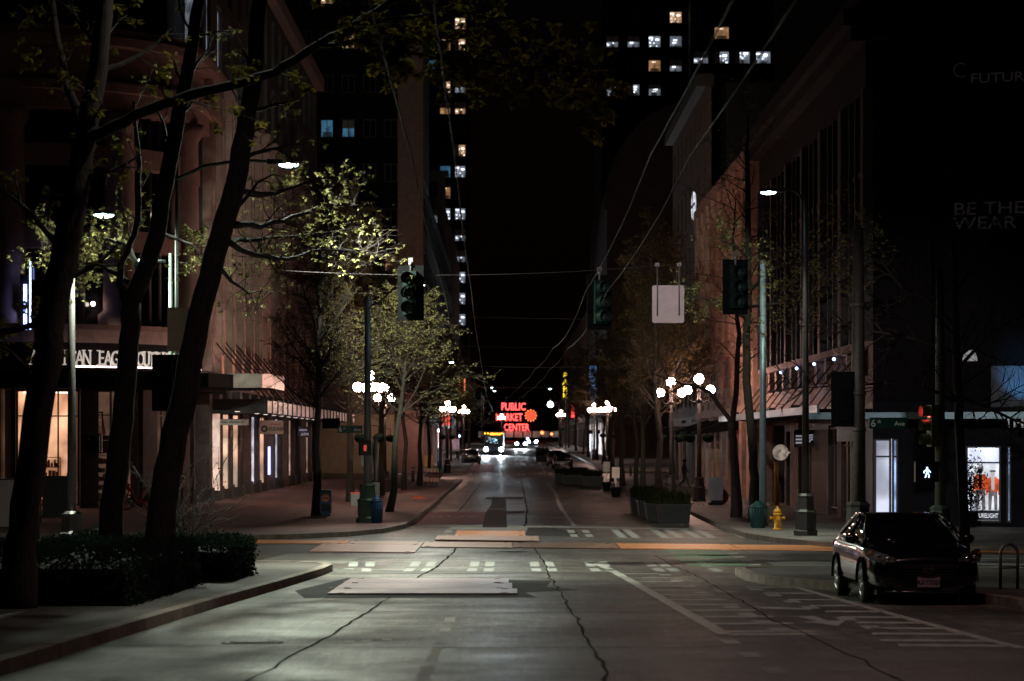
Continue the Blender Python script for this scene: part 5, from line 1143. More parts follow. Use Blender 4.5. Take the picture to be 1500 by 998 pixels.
def potsign(px, Y, label, hs):
    x = XP(px, Y); t = thing('sign_in_pot', label, 'sign', (x, Y, zr(Y)), 0, 'white signs standing in black pots'); c = MB(); c.lathe([(.22, 0), (.3, .5), (.33, .5), (.33, .56), (.26, .56), (.25, .45)], 14); c.build('pot', M_black, t)
    c = MB(); c.cyl((0, 0, .4), (0, 0, hs), .025, 6); c.build('post', M_white, t); c = MB(); c.cbox(0, -.04, hs - .25, .42, .03, .6); c.build('board', mat('sign_board', (.6, .5, .46), .5, var=.1, scale=5), t)
potsign(888.5, 150, 'white sign on a thin post in a pot, the left one of two', 1.75); potsign(902, 134, 'white sign on a thin post in a pot, the right and nearer one of two', 1.6)
# ================================================================ STREET FURNITURE
FLUTE = [(.30, 0), (.30, .12), (.26, .16), (.27, .55), (.29, .6), (.22, .66), (.20, .95), (.22, 1.0), (.15, 1.06)]
def fluted_base(mb, s=1., n=8): mb.lathe([(r * s, z * s) for r, z in FLUTE], n, sm=False)
# ---- cobra arm LED lamps
def led_head(t, p, ang, m=M_postdark):
    """flat head at local point p, pointing along plan angle ang; a shallow lit lens below"""
    d = Vector((math.cos(ang), math.sin(ang), 0)); w = Vector((-d.y, d.x, 0)); p = Vector(p); c = MB()
    c.hexa([p - d * .1 - w * .09, p + d * .75 - w * .14, p + d * .75 + w * .14, p - d * .1 + w * .09, p - d * .1 - w * .08 + Vector((0, 0, .12)), p + d * .7 - w * .12 + Vector((0, 0, .09)), p + d * .7 + w * .12 + Vector((0, 0, .09)), p - d * .1 + w * .08 + Vector((0, 0, .12))]); c.build('lamp_head', m, t)
    c = MB(); q = p + d * .42
    c.ball((0, 0, 0), .24, 14, 8, (1, .55, .3)); c.v = [tuple(Matrix.Rotation(ang, 3, 'Z') @ Vector(v) + q + Vector((0, 0, -.012))) for v in c.v]; o = c.build('lens', M_led, t); return q
def led_lamp(label, base, H, arm, ang, mpost, r=.1, power=4500, basekind='flute', col=(.90, 1, .80), spot=150, tilt=0., wide=0, wdir=(0, 0, -1), wang=174):
    t = thing('street_lamp', label, 'street lamp', base, 0, 'LED street lamps'); c = MB(); c.tube([(0, 0, 0), (0, 0, H * .5), (0, 0, H)], [r * 1.25, r, r * .7], 12); c.build('post', mpost, t)
    if basekind: c = MB(); fluted_base(c, 1.25 * r / .1); c.build('base', mpost, t)
    d = Vector((math.cos(ang), math.sin(ang), 0)); c = MB(); c.tube([(0, 0, H - .35), d * arm * .3 + Vector((0, 0, H - .02)), d * arm * .7 + Vector((0, 0, H + .12)), d * (arm + .05) + Vector((0, 0, H + .08))], [.05, .045, .04, .035], 8); c.build('arm', mpost, t)
    q = led_head(t, d * arm + Vector((0, 0, H + .02)), ang)
    pos = Vector(base) + q + Vector((0, 0, -.14)); lamp('SPOT', pos, power, col, .14, math.radians(spot), .7, pos + Vector((d.x * tilt, d.y * tilt, -1)), 'street_or_added_light')
    if wide: lamp('SPOT', pos, wide, col, .14, math.radians(wang), .3, pos + Vector(wdir), 'street_or_added_light')
    return t
lp = P(105, 828, 58.5); lp.z = sw(58.5)
led_lamp('lamp post at the near left corner whose lens shines low beside the white lit twigs', (XP(105, 58.5), 58.5, sw(58.5)), ZP(321, 58.5) - sw(58.5) + .1, .35, 0.2, M_steel, .095, 1500, spot=110, wide=3200)
led_lamp('lamp post hidden by the third near trunk, its bright lens high over the lit leaves', (XP(262, 59), 58.6, sw(58.6)), ZP(248, 58.6) - sw(58.6) + .1, 2.3, 0, M_postgreen, .05, 16000, None, tilt=.6, spot=88, wide=4800, wdir=(-.3, -1, -.45), wang=130)
led_lamp('lamp post before the fluted shop columns, its lens shining over the right pavement', (XP(1180, 76), 76, sw(76)), ZP(287, 76) - sw(76) + .1, .75, PI, M_postdark, .1, 4200, spot=92, tilt=.35, wide=4500, wdir=(-.28, 1, -.3), wang=50)
led_lamp('tall lamp post of the near left pavement standing behind the hedge', (-8.6, 36.4, sw(36.4)), 10.6, 5.2, -.1, M_postgreen, .1, 2700, tilt=.05, spot=48, wide=420)
lamp('SPOT', (-3.2, 36.3, sw(36) + 10.4), 14000, (1, .93, .92), .14, math.radians(24), .6, (4.0, 60, 6.1), 'street_or_added_light')  # narrow beam added at this lamp head to brighten the hanging sign
led_lamp('added fill lamp post on the near right pavement, unseen beyond the car', (9.3, 37, sw(37)), 10.9, 3.2, PI + .1, M_postdark, .1, 800, tilt=.1, spot=150, col=(1, .60, .55))  # unseen lamp added as pinkish fill for sign backs, car and near road
# steel pole with the street name, lamp arm over the far crosswalk
t = thing('sign_pole', 'grey steel pole with green base carrying the 6th Ave sign at the brick corner', 'pole', (XP(538.5, 88), 88, sw(88)))
H = ZP(437, 88) - sw(88); c = MB(); c.tube([(0, 0, .9), (0, 0, 4), (0, 0, H)], [.155, .13, .10], 14); c.lathe([(.125, H - .35), (.15, H - .3), (.15, H - .1), (.12, H), (.03, H + .14)], 12); c.build('post', mat('pole_paint', (.30, .33, .33), .5, .3, var=.15, scale=6), t)
c = MB(); fluted_base(c, 1.35); c.build('base', mat('base_green', (.09, .14, .10), .6, .2, var=.3, scale=8), t)
c = MB(); c.tube([(0, 0, H - .3), (.45, 0, H - .15), (.9, -.2, H + .3), (1.5, -.4, H + .5)], [.045, .04, .035, .03], 8); c.build('arm', M_steel, t); q = led_head(t, (1.45, -.4, H + .45), -.2)
lamp('SPOT', Vector(t.location) + q + Vector((0, 0, -.15)), 3000, (.96, 1, .86), .14, math.radians(110), .6, Vector(t.location) + q + Vector((.45, -.7, -1.1)), 'street_or_added_light'); lamp('SPOT', Vector(t.location) + q + Vector((0, 0, -.15)), 24000, (.96, 1, .80), .14, math.radians(54), .6, Vector(t.location) + q + Vector((-.05, 1, -.17)), 'street_or_added_light')
def name_sign(root, a, z, body1, sup, body2, w, h, side=-1, rz=0, y=0):
    c = MB(); c.cbox(0, 0, 0, w, .03, h); s = c.build('name_plate', M_sign, root); s.location = (a, y, z); s.rotation_euler = (0, 0, rz); ml = glow('sign_reflective', (.85, .9, .88), .04, (.75, .78, .76))
    text_mesh(body1, h * .95, ml, 'lettering', s, (-w * .46, -.02, -h * .33), (PI / 2, 0, 0), .002, 'LEFT', 1.0); text_mesh(sup, h * .45, ml, 'lettering', s, (-w * .46 + h * .62, -.02, -.0), (PI / 2, 0, 0), .002, 'LEFT', .9)
    text_mesh(body2, h * .6, ml, 'lettering', s, (w * .16, -.02, -h * .25), (PI / 2, 0, 0), .002, 'LEFT', 1.0)
name_sign(t, XP(513, 88) - t.location.x, ZP(629, 88) - t.location.z, '6', 'th', 'Ave', .9, .27, y=-.1)
def ped_signal(label, x, y, z, kind, faceang=0, w=.44, h=.5, post=None):
    t = thing('pedestrian_signal', label, 'traffic signal', (x, y, z), faceang); c = MB(); c.cbox(0, 0, 0, w, .2, h); c.box(-w / 2 - .02, w / 2 + .02, -.26, -.1, h / 2, h / 2 + .03); c.box(-w / 2 - .02, -w / 2, -.26, -.1, -h / 2, h / 2); c.box(w / 2, w / 2 + .02, -.26, -.1, -h / 2, h / 2); c.cbox(.1, .16, .1, .2, .12, .06); c.build('housing', M_black, t)
    if kind == 'walk':
        m = glow('walk_white', (.38, .62, 1), 5); c = MB(); c.m = 0
        c.prism([(.035 * math.cos(k * PI / 5), -.105, .155 + .035 * math.sin(k * PI / 5)) for k in range(10)], (0, -.006, 0))
        for pts in ([(-.035, .11), (.045, .11), (.04, -.02), (-.03, -.02)], [(-.03, -.02), (.01, -.02), (-.04, -.19), (-.085, -.19)], [(.0, -.02), (.04, -.02), (.09, -.10), (.08, -.19), (.04, -.19), (.045, -.10)], [(-.035, .11), (-.03, .06), (-.10, .02), (-.095, -.04), (-.125, -.03), (-.12, .04)], [(.045, .11), (.04, .06), (.09, .03), (.115, -.02), (.135, .0), (.10, .06)]): c.prism([(a, -.105, b) for a, b in pts], (0, -.006, 0))
        c.v = [(x * .72, y, z * .72) for x, y, z in c.v]
        c.build('walking_figure', m, t)
    elif kind == 'hand':
        m = glow('hand_orange', (1, .16, .02), 9); c = MB(); c.prism([(a, -.105, b) for a, b in ((-.05, -.14), (.05, -.14), (.075, .0), (.02, .02), (-.06, .02), (-.075, -.02))], (0, -.006, 0))
        for a, hh in ((-.055, .13), (-.02, .16), (.015, .15)): c.box(a, a + .025, -.111, -.105, .022, hh)
        c.prism([(.05, -.105, -.02), (.075, -.105, 0), (.12, -.105, .07), (.10, -.105, .08)], (0, -.006, 0)); c.build('raised_hand', m, t)
    elif kind == 'red':
        c = MB(); c.prism([(a, -.105, b) for a, b in ((-.05, -.1), (.04, -.1), (.06, .1), (-.03, .14), (-.06, .05))], (0, -.006, 0)); c.build('raised_hand', glow('hand_dim', (1, .03, .02), .5), t)
    else:
        c = MB(); c.cbox(0, .13, 0, w * .8, .08, h * .8); c.build('back_cover', M_blackmatt, t)
    return t
ped_signal('pedestrian signal showing a dim red hand on the grey sign pole', XP(535, 87.6), 87.7, ZP(657, 87.7), 'red', 0, .42, .52)
ped_signal('back of a dark pedestrian signal on the near left lamp post', XP(133, 58.4), 58.4, ZP(650, 58.4), None, PI, .44, .42)
ped_signal('pedestrian signal with bright walking figure on the pole behind the car', XP(1357, 61.8), 61.8, ZP(692, 61.8), 'walk', 0, .6, .5)
ped_signal('distant pedestrian signal with glowing orange hand near the walking person', XP(996, 190), 190, ZP(648, 190), 'hand', 0, .6, .75)
t = thing('signal_pole', 'thin pole at the next corner behind the orange hand signal', 'pole', (XP(1006, 191), 191, sw(191))); c = MB(); c.tube([(0, 0, 0), (0, 0, 4.2)], .08, 8); c.build('post', M_postgreen, t); c = MB(); fluted_base(c, .9); c.build('base', M_postgreen, t)
# ---- globe cluster lamps
def globe_lamp(label, base, H=5.5, mg=M_globe, n=4):
    t = thing('globe_lamp', label, 'street lamp', base, 0.35, 'five globe lamp posts'); c = MB(); c.tube([(0, 0, .9), (0, 0, 2.5), (0, 0, H)], [.12, .10, .075], 10); c.lathe([(.09, H - .5), (.14, H - .45), (.14, H - .36), (.08, H - .3)], 10); c.lathe([(.08, H), (.12, H + .05), (.06, H + .12), (.06, H + .34), (.13, H + .4)], 10); c.build('post', M_postdark, t)
    c = MB(); fluted_base(c, 1.15); c.build('base', M_postdark, t)
    for k in range(n):
        a = k * 2 * PI / n; d = Vector((math.cos(a), math.sin(a), 0)); c = MB(); c.tube([Vector((0, 0, H - .4)), d * .25 + Vector((0, 0, H - .5)), d * .5 + Vector((0, 0, H - .38)), d * .56 + Vector((0, 0, H - .2))], [.04, .035, .03, .04], 7); c.lathe([(.05, H - .22), (.11, H - .15), (.12, H - .1)], 10, (d.x * .56, d.y * .56, 0)); c.build('arm', M_postdark, t)
        c = MB(); c.ball((d.x * .56, d.y * .56, H + .10), .215, 16, 10); c.build('globe', mg, t)
    c = MB(); c.ball((0, 0, H + .64), .235, 16, 10); c.build('globe', mg, t)
    for sx in (-1, 1): c = MB(); c.ball((sx * .45, 0, 3.1), .28, 10, 7, (1, 1, .8)); c.tube([(0, 0, 3.7), (sx * .45, 0, 3.65), (sx * .45, 0, 3.3)], .02, 5); c.build('hanging_basket', M_hedge, t)
    return t
g0 = globe_lamp('globe lamp behind the steel sign pole on the brick plaza', (XP(541, 112), 112, sw(112)), 5.35)
dup(g0, (XP(563.5, 140), 140, sw(140)), .8, 'globe lamp with brightest globe just right of the sign pole'); g3 = globe_lamp('rear one of the two globe lamps beside the planter boxes', (XP(983, 125), 125, sw(125)), 5.35, n=2); g3.rotation_euler = (0, 0, .1)

dup(g3, (XP(1024, 118), 118, sw(118)), -.15, 'front and taller globe lamp by the blank white board', scale=(1, 1, 1.0)); dup(g0, (XP(655, 205), 206, sw(206)), .5, 'globe lamp at the next corner on the left, among foliage'); dup(g0, (XP(890, 217), 217, sw(217)), .3, 'globe lamp at the next corner on the right, dimmed by twigs')
dup(g0, (XP(822, 405), 405, sw(405)), 0, 'distant globe lamp below the yellow vertical sign'); dup(g0, (XP(735, 520), 520, sw(520)), .1, 'farthest globe lamp, seen under the red roof sign'); dup(g0, (XP(846, 480), 480, zr(480) + .15), .2, 'distant globe lamp low beside the red blade sign', scale=.9); dup(g0, (-5.4, 290, sw(290)), .4, 'globe lamp on the left pavement beyond the parked dark car'); dup(g0, (9.3, 262, sw(262)), .4, 'globe lamp on the right pavement beyond the parked dark cars')
# distant LED lamps
for px, py, Y, lb, pw in ((806, 591, 430, 'distant lamp with glaring white light below the wires', 3500), (720, 568, 520, 'tiny far lamp over the street, left of the two', 1200), (724, 573, 480, 'tiny far lamp over the street, right of the two', 1200), (806, 570, 380, 'far lamp whose pale dot hangs near the yellow sign', 1500), (661, 531, 240, 'lamp beyond the next corner, under the left pair of wires', 1800)):
    x = XP(px, Y); z = ZP(py, Y); sd = -1 if px < 745 else 1; x0 = min(max(x + sd * 2.2, -1e9), -4.6) if sd < 0 else max(x + 1.0, 9.0)
    led_lamp(lb, (x0, Y, zr(Y) + .15), z - zr(Y) - .15, abs(x0 - x) - .4, 0 if sd < 0 else PI, M_postdark, .09, pw, None, (.9, .96, 1))
c = MB(); c.ball((0, 0, 0), .5, 14, 10); t = thing('globe_light', 'glaring white round light high at the end of the street', 'lamp', (XP(806, 430), 429, ZP(591, 430) - .2)); c.build('glass', glow('glare_white', (.9, .95, 1), 22), t); c = MB(); c.cyl((0, 0, .7), (0, .3, 1.0), .08, 6); c.build('bracket', M_black, t)
# ---- poles on the right
t = thing('utility_pole', 'slim bluish steel pole standing beside the pale tree trunk', 'pole', (XP(1117.5, 85), 85, sw(85))); c = MB(); c.tube([(0, 0, 0), (0, 0, 9.2)], [.13, .10], 12); c.lathe([(.2, 0), (.2, .05), (.14, .1)], 12); c.build('post', mat('blue_steel', (.30, .40, .44), .45, .4, var=.15, scale=5), t); c = MB(); c.lathe([(.11, 9.2), (.12, 9.25), (.02, 9.35)], 12); c.build('cap', M_steel, t)
RP = Vector((XP(1257, 60), 60, sw(60)))
t = thing('signal_pole', 'thick dark signal pole rising behind the parked car', 'pole', RP); H = ZP(335, 60) - RP.z; c = MB(); c.tube([(0, 0, 0), (0, 0, 4), (0, 0, H)], [.2, .175, .13], 14)
for z in (3.2, 4.1, 6.3): c.lathe([(.18, z), (.2, z + .02), (.2, z + .1), (.18, z + .12)], 14)
c.build('post', mat('pole_brown', (.05, .042, .036), .6, .3, var=.3, scale=8), t); c = MB(); fluted_base(c, 1.4); c.build('base', M_postdark, t)
name_sign(t, XP(1300, 60) - RP.x, ZP(620, 60) - RP.z, '6', 'th', 'Ave', .95, .27, y=-.12)
c = MB(); c.cbox(XP(1239, 60) - RP.x, -.1, ZP(632, 60) - RP.z, .46, .03, .5); c.build('sign_back', mat('sign_back', (.30, .25, .24), .5, .3, var=.15, scale=6), t)
def signal_head(label, x, y, z, m, group=None, rz=0, vis=True, plate=True, hang=.4, lit=None):
    """three section head, z = middle"""
    t = thing('traffic_signal', label, 'traffic signal', (x, y, z), rz, group)
    if plate: c = MB(); c.cbox(0, .02, 0, .66, .03, 1.36); c.build('back_plate', M_blackmatt, t)
    c = MB()
    for k in (-1, 0, 1): c.cbox(0, -.02 + (0 if k else .002), k * .36, .34, .22, .35)
    c.build('housing', m, t)
    for k in (-1, 0, 1):
        c = MB(); n = 14; i = len(c.v)                       # tunnel visor, open below
        for d in (-.13, -.36):
            for j in range(n + 1):
                a = math.radians(-50 + 280 * j / n); c.v.append((.155 * math.cos(a), d, k * .36 + .155 * math.sin(a)))
        for j in range(n): c.face([i + j, i + j + 1, i + n + 2 + j, i + n + 1 + j], True)
        c.build('visor', m, t, fix=False)
        c = MB(); c.ball((0, -.13, k * .36), .14, 12, 8, (1, .35, 1)); c.build('lens', lit if (lit and k == 1) else mat('lens_dark', (.015, .03, .028), .15, var=.2, scale=9), t)
    if hang: c = MB(); c.tube([(0, 0, .5), (0, 0, .7 + hang)], .025, 6); c.ball((0, 0, .72), .06, 8, 6); c.cbox(0, 0, .72 + hang, .12, .05, .1); c.build('hanger', M_steel, t)
    return t
# the span wire between the near corner poles, and what hangs from it
WL = Vector((XP(250, 59.5), 59.5, ZP(383, 59.5))); WR = Vector((RP.x, 60, ZP(352, 60)))
def span_pt(x): u = (x - WL.x) / (WR.x - WL.x); return Vector((x, WL.y + (WR.y - WL.y) * u, WL.z + (WR.z - WL.z) * u - 1.15 * 4 * u * (1 - u) * .5))
def wire(name, label, pts, r, group, m=M_wire, n=5):
    pts = [Vector(p) for p in pts]; o0 = pts[0]; c = MB(); c.tube([p - o0 for p in pts], r, n); o = c.build(name, m); o.location = o0; return tag(o, label, 'wire', group)
wire('span_wire', 'span wire carrying the dark signals over the crossing', [span_pt(WL.x + (WR.x - WL.x) * k / 24) for k in range(25)], .005, 'span wires')
for px, py, lb in ((602, 430, 'dark hanging traffic signal left of the wires, by the lamp arm'), (878, 443, 'dark hanging traffic signal in the middle, under the crossing wires'), (1078, 420, 'dark hanging traffic signal right of the blank square sign')):
    x = XP(px, 59.8); z = ZP(py, 59.8); s = span_pt(x); signal_head(lb, x, s.y, z, M_signalhead, 'traffic signals on the span wire', math.radians({602: -14, 878: 24, 1078: 16}[px]), hang=max(.1, s.z - z - .72))
x = XP(979, 59.8); s = span_pt(x); t = thing('hanging_sign', 'blank pinkish square sign hanging from the span wire', 'sign', (x, s.y, ZP(473, 59.8)))
c = MB(); r_ = .05; W, Hh = .79, .93; pts = []
for cx_, cz_, a0 in ((W / 2 - r_, r_, -90), (W / 2 - r_, Hh - r_, 0), (-W / 2 + r_, Hh - r_, 90), (-W / 2 + r_, r_, 180)):
    for k in range(5): a = math.radians(a0 + 22.5 * k); pts.append((cx_ + r_ * math.cos(a), 0, cz_ + r_ * math.sin(a)))
c.prism(pts, (0, .025, 0)); c.build('plate', mat('sign_pinkgrey', (.50, .40, .395), .85, 0, var=.12, scale=5, spec=.1), t)
for dx in (-.27, .27): c = MB(); c.tube([(dx, -.02, .18), (dx, -.02, s.z - t.location.z)], .018, 6); c.cbox(dx, 0, s.z - t.location.z, .1, .05, .09); c.build('hanger', M_steel, t)
# signal with the red light facing the cross street, big signal seen from behind, left corner signal
t = signal_head('signal on the right corner pole, its red light turned to the side', XP(1368, 62), 62, ZP(624, 62), mat('signal_olive', (.10, .09, .05), .5, .1, var=.2, scale=8), None, math.radians(-78), hang=0, plate=False, lit=glow('red_signal', (1, .06, .05), 14))
signal_head('big black traffic signal seen from behind on the thick dark pole', XP(1236, 60), 59.9, ZP(585, 60), M_blackmatt, None, PI, hang=0)
signal_head('black traffic signal seen from behind beside the third near trunk', XP(243, 58.4), 58.4, ZP(561, 58.4), M_blackmatt, None, PI, hang=0)
t = thing('sign_plate', 'plain pinkish sign plate high beside the third near trunk', 'sign', (XP(262, 58.3), 58.3, ZP(515, 58.3))); c = MB(); c.cbox(0, 0, .53, .55, .03, 1.06); c.build('plate', mat('sign_pinkgrey', (.46, .36, .355), .5), t); c = MB(); c.cbox(0, .05, .53, .08, .06, .5); c.build('bracket', M_steel, t)
t = thing('signal_pole', 'pale green signal pole behind the near trunks holding the span wire', 'pole', (WL.x, WL.y, sw(59))); c = MB(); c.tube([(0, 0, 0), (0, 0, WL.z - sw(59) + .2)], [.08, .05], 12); c.tube([(-.12, 0, WL.z - sw(59)), (-.8, 0, WL.z - sw(59) + .02)], .04, 6); c.build('post', mat('pole_palegreen', (.12, .15, .14), .5, .3, var=.15, scale=6), t); c = MB(); fluted_base(c, 1.1); c.build('base', M_postgreen, t)
t = thing('signal_pole', 'slender pole carrying the walking figure signal and the red light', 'pole', (XP(1379, 62), 62.2, sw(62))); c = MB(); c.tube([(0, 0, 0), (0, 0, 5.4), (0, 0, 7.4)], [.14, .115, .09], 12); c.build('post', mat('pole_grey', (.08, .07, .062), .5, .3, var=.2, scale=8), t); c = MB(); fluted_base(c, 1.25); c.build('base', M_postgreen, t); c = MB(); c.cbox(-.15, -.16, 2.85 + .55, .3, .05, .7); c.build('notice', M_postdark, t)
# ---- trolley wires
def trolley(label, cp):
    pts = []
    def xa(y):
        for (ya, a_), (yb, b_) in zip(cp, cp[1:]):
            if y <= yb: return a_ + (b_ - a_) * (y - ya) / (yb - ya)
        return cp[-1][1]
    for k in range(0, 16):
        y = 14 + k * 24; pts += [Vector((xa(y + j * 6.), y + j * 6., zr(y) * .6 + 6.45 - .0006 * min(y, 330) - .12 * 4 * (j / 4) * (1 - j / 4))) for j in range(4)]
    wire('trolley_wire', label, pts, .011, 'trolley wires above the street', M_wire)
trolley('outer trolley wire on the left above the bus lane', [(14, -1.13), (72, -1.63), (190, -2.6), (400, -3)]); trolley('inner trolley wire on the left', [(14, -.60), (150, -1.44), (190, -1.65), (400, -2.2)])
trolley('inner trolley wire on the right', [(14, 1.95), (76, 1.72), (130, .9), (190, -.3), (400, -.7)]); trolley('outer trolley wire on the right', [(14, 2.5), (76, 2.2), (140, 1.6), (200, .5), (400, .2)])
for Y, z, x0, x1, lb in ((64, 6.55, XP(538, 88) * .74, 8.9, 'thin span cable over the crossing, nearest of the cross cables'), (118, 6.9, -5, 8.6, 'cross cable over the block ahead'), (210, 7.9, -5.0, 9, 'bright cross cable at the next corner, tied to the trolley wires'), (150, 9.1, -5.2, 8.8, 'cross cable high over the block ahead'), (262, 7.4, -5.2, 9, 'cross cable beyond the next corner')):
    wire('span_wire', lb, [(x0 + (x1 - x0) * k / 8, Y, z - .5 * 4 * (k / 8) * (1 - k / 8) * .4) for k in range(9)], (.004 if Y == 64 else .008) if Y < 200 else .03, 'span wires')
# ---- small things on the left pavement
def bin_(label, x, y, m, H=.95, r=.27, group=None, lid=True, slats=False):
    t = thing('litter_bin', label, 'litter bin', (x, y, sw(y)), 0, group); c = MB(); c.lathe([(r * .8, 0), (r * .82, .04), (r, H * .86), (r * 1.08, H * .87), (r * 1.1, H * .93), (r * .98, H * .94)], 20)
    for k in range(20): a = k * PI / 10; c.tube([(r * .83 * math.cos(a), r * .83 * math.sin(a), .05), (r * 1.02 * math.cos(a), r * 1.02 * math.sin(a), H * .86)], .018, 4)
    c.build('body', m, t); c = MB(); c.lathe([(r * .97, H * .94), (r * .8, H * 1.0), (r * .45, H * 1.07), (r * .4, H * 1.13), (.02, H * 1.15)], 20); c.build('lid', m, t); return t
bin_('blue ribbed litter bin right beside the grey sign pole', XP(551, 87), 87.4, M_blue, .88, .21)
bin_('dark green litter bin beside the pale tree trunk, behind the fire hydrant', XP(1109, 83), 82.6, M_binGreen, .80, .29)
t = bin_('flared black litter bin behind the forked near trunk', XP(165, 68), 66, M_black, .62, .42); 
t = thing('newspaper_box', 'blue newspaper box with round orange mark beside a street tree', 'newspaper box', (XP(478.5, 96), 95.6, sw(96))); c = MB(); c.box(-.22, .22, -.2, .2, .12, .98); c.hexa([(-.22, -.2, .982), (.22, -.2, .982), (.22, .2, .982), (-.22, .2, .982), (-.2, -.12, 1.03), (.2, -.12, 1.03), (.2, .2, 1.06), (-.2, .2, 1.06)]); c.cbox(0, 0, .06, .36, .3, .12); c.build('body', mat('news_blue', (.015, .05, .14), .4, var=.15, scale=6), t)
c = MB(); c.tube([(0, -.201, .72), (0, -.215, .72)], .155, 20); c.build('round_mark', mat('mark_orange', (.75, .16, .04), .45, var=.1, scale=6), t); c = MB(); c.cbox(0, -.218, .72, .24, .006, .06); c.build('mark_letters', M_blue, t); c = MB(); c.box(-.17, .17, -.212, -.2, .2, .5); c.build('window', M_glassdark, t)
t = thing('utility_box', 'low grey utility box with red lid between two street trees', 'utility box', (XP(521, 110), 110, sw(110))); c = MB(); c.cbox(0, 0, .28, .42, .4, .56); c.build('body', mat('box_grey', (.12, .11, .11), .6, var=.2, scale=6), t); c = MB(); c.cbox(0, 0, .59, .44, .42, .06); c.build('lid', M_red, t)
t = thing('bus_stop', 'bus stop pole with white map panels behind the sign pole', 'bus stop', (XP(550.5, 93), 93, sw(93))); c = MB(); c.tube([(0, 0, 0), (0, 0, 3.05)], .08, 8); c.build('post', M_steel, t)
c = MB(); c.cbox(-.26, .1, 2.45, .62, .05, .95); c.build('route_sign', mat('sign_offwhite', (.55, .52, .50), .5, var=.12, scale=5), t); c = MB(); c.cbox(.02, -.12, 1.05, .34, .08, .74); c.build('map_frame', M_blackmatt, t); c = MB(); c.cbox(.02, -.165, 1.05, .27, .01, .66); c.build('map_sheet', mat('map_sheet', (.50, .48, .45), .5, var=.1, scale=9), t); c = MB(); c.cbox(-.04, .07, 2.72, .12, .01, .2); c.build('route_mark', M_yellow, t)
for px, Y, lb in ((586, 151, 'leftmost and nearest of the three short steel bollards'), (593, 159, 'middle one of the three short steel bollards'), (605, 172, 'rightmost and farthest of the three short steel bollards')):
    t = thing('bollard', lb, 'bollard', (XP(px, Y), Y, sw(Y)), 0, 'steel bollards'); c = MB(); c.lathe([(.11, 0), (.11, 1.0), (.09, 1.06), (.02, 1.09)], 12); c.build('post', M_steel, t); c = MB(); c.lathe([(.114, .85), (.114, .93)], 12); c.build('band', M_white, t)
t = thing('barricade', 'folding barricade with orange and white striped boards on the left kerb', 'barricade', (XP(632, 162), 162, sw(162)))
for s in (-1, 1):
    c = MB(); c.tube([(s * .42, -.3, 0), (s * .42, 0, 1.25)], .03, 5); c.tube([(s * .42, .3, 0), (s * .42, 0, 1.25)], .03, 5); c.build('leg', M_steel, t)
for z in (.35, .98):
    c = MB(); c.cbox(0, -.3 + z * .24 - .06, z, .95, .03, .26); b = c.build('board', mat('board_white', (.7, .66, .62), .5, var=.1, scale=6), t); c = MB()
    for k in range(4): x = -.44 + k * .23; y = -.3 + z * .24 - .078; c.prism([(x, y, z - .13), (x + .1, y, z - .13), (x + .2, y, z + .13), (x + .1, y, z + .13)], (0, -.004, 0))
    c.build('stripe', mat('stripe_orange', (.8, .12, .03), .45, var=.1, scale=6), b)
c = MB(); c.prism([(.0, -.1, .42), (.42, -.1, .62), (.0, -.1, .84), (-.42, -.1, .62)], (.0, .02, 0)); c.build('warning_sign', mat('sign_darkred', (.12, .03, .02), .5, var=.2, scale=6), t)
t = thing('warning_sign', 'dark diamond shaped warning sign leaning behind the barricade', 'sign', (XP(641, 163), 163, sw(163))); c = MB(); c.prism([(0, 0, .2), (.42, 0, .7), (0, 0, 1.2), (-.42, 0, .7)], (0, .03, 0)); c.build('plate', mat('sign_darkred', (.12, .03, .02), .5), t); c = MB(); c.tube([(0, .05, 0), (0, .05, 1.0)], .03, 5); c.build('post', M_steel, t)
t = thing('hoarding', 'ochre plywood hoarding with green netting at its foot, beyond the barricade', 'hoarding', (XP(621.5, 208), 213, sw(213))); c = MB(); c.cbox(0, 0, .7, 1.2, .06, 1.35); c.build('panel', mat('ply_yellow', (.55, .33, .08), .7, var=.25, scale=4), t)
c = MB(); rg = random.Random(4)
for k in range(40): c.ball((rg.uniform(-.1, 1.9), rg.uniform(-.5, .3), rg.uniform(.02, .25)), rg.uniform(.08, .18), 7, 5, (1.4, 1, .6))
c.build('netting', mat('green_netting', (.02, .28, .16), .7, var=.4, scale=9), t)
c = MB()
for k in range(14): c.tube([(1.0 + k * .16, .2 + k * .9, 0), (1.0 + k * .16, .2 + k * .9, 1.9)], .04, 5)
c.tube([(1.0, .2, 1.85), (3.08, 11.9, 1.85)], .03, 5); c.build('fence', M_postgreen, t)
c = MB(); c.cbox(0, 0, .02, .75, .6, .035); c.hexa([(-.2, -.2, .04), (.2, -.2, .04), (.2, .2, .04), (-.2, .2, .04), (-.3, -.05, .12), (.1, -.05, .12), (.1, .05, .12), (-.3, .05, .12)]); o = c.build('fallen_cone', mat('cone_orange', (.75, .10, .03), .5, var=.15, scale=6)); o.location = (XP(614, 124), 124, sw(124)); tag(o, 'flat orange board lying on the brick pavement near the kerb', 'board')
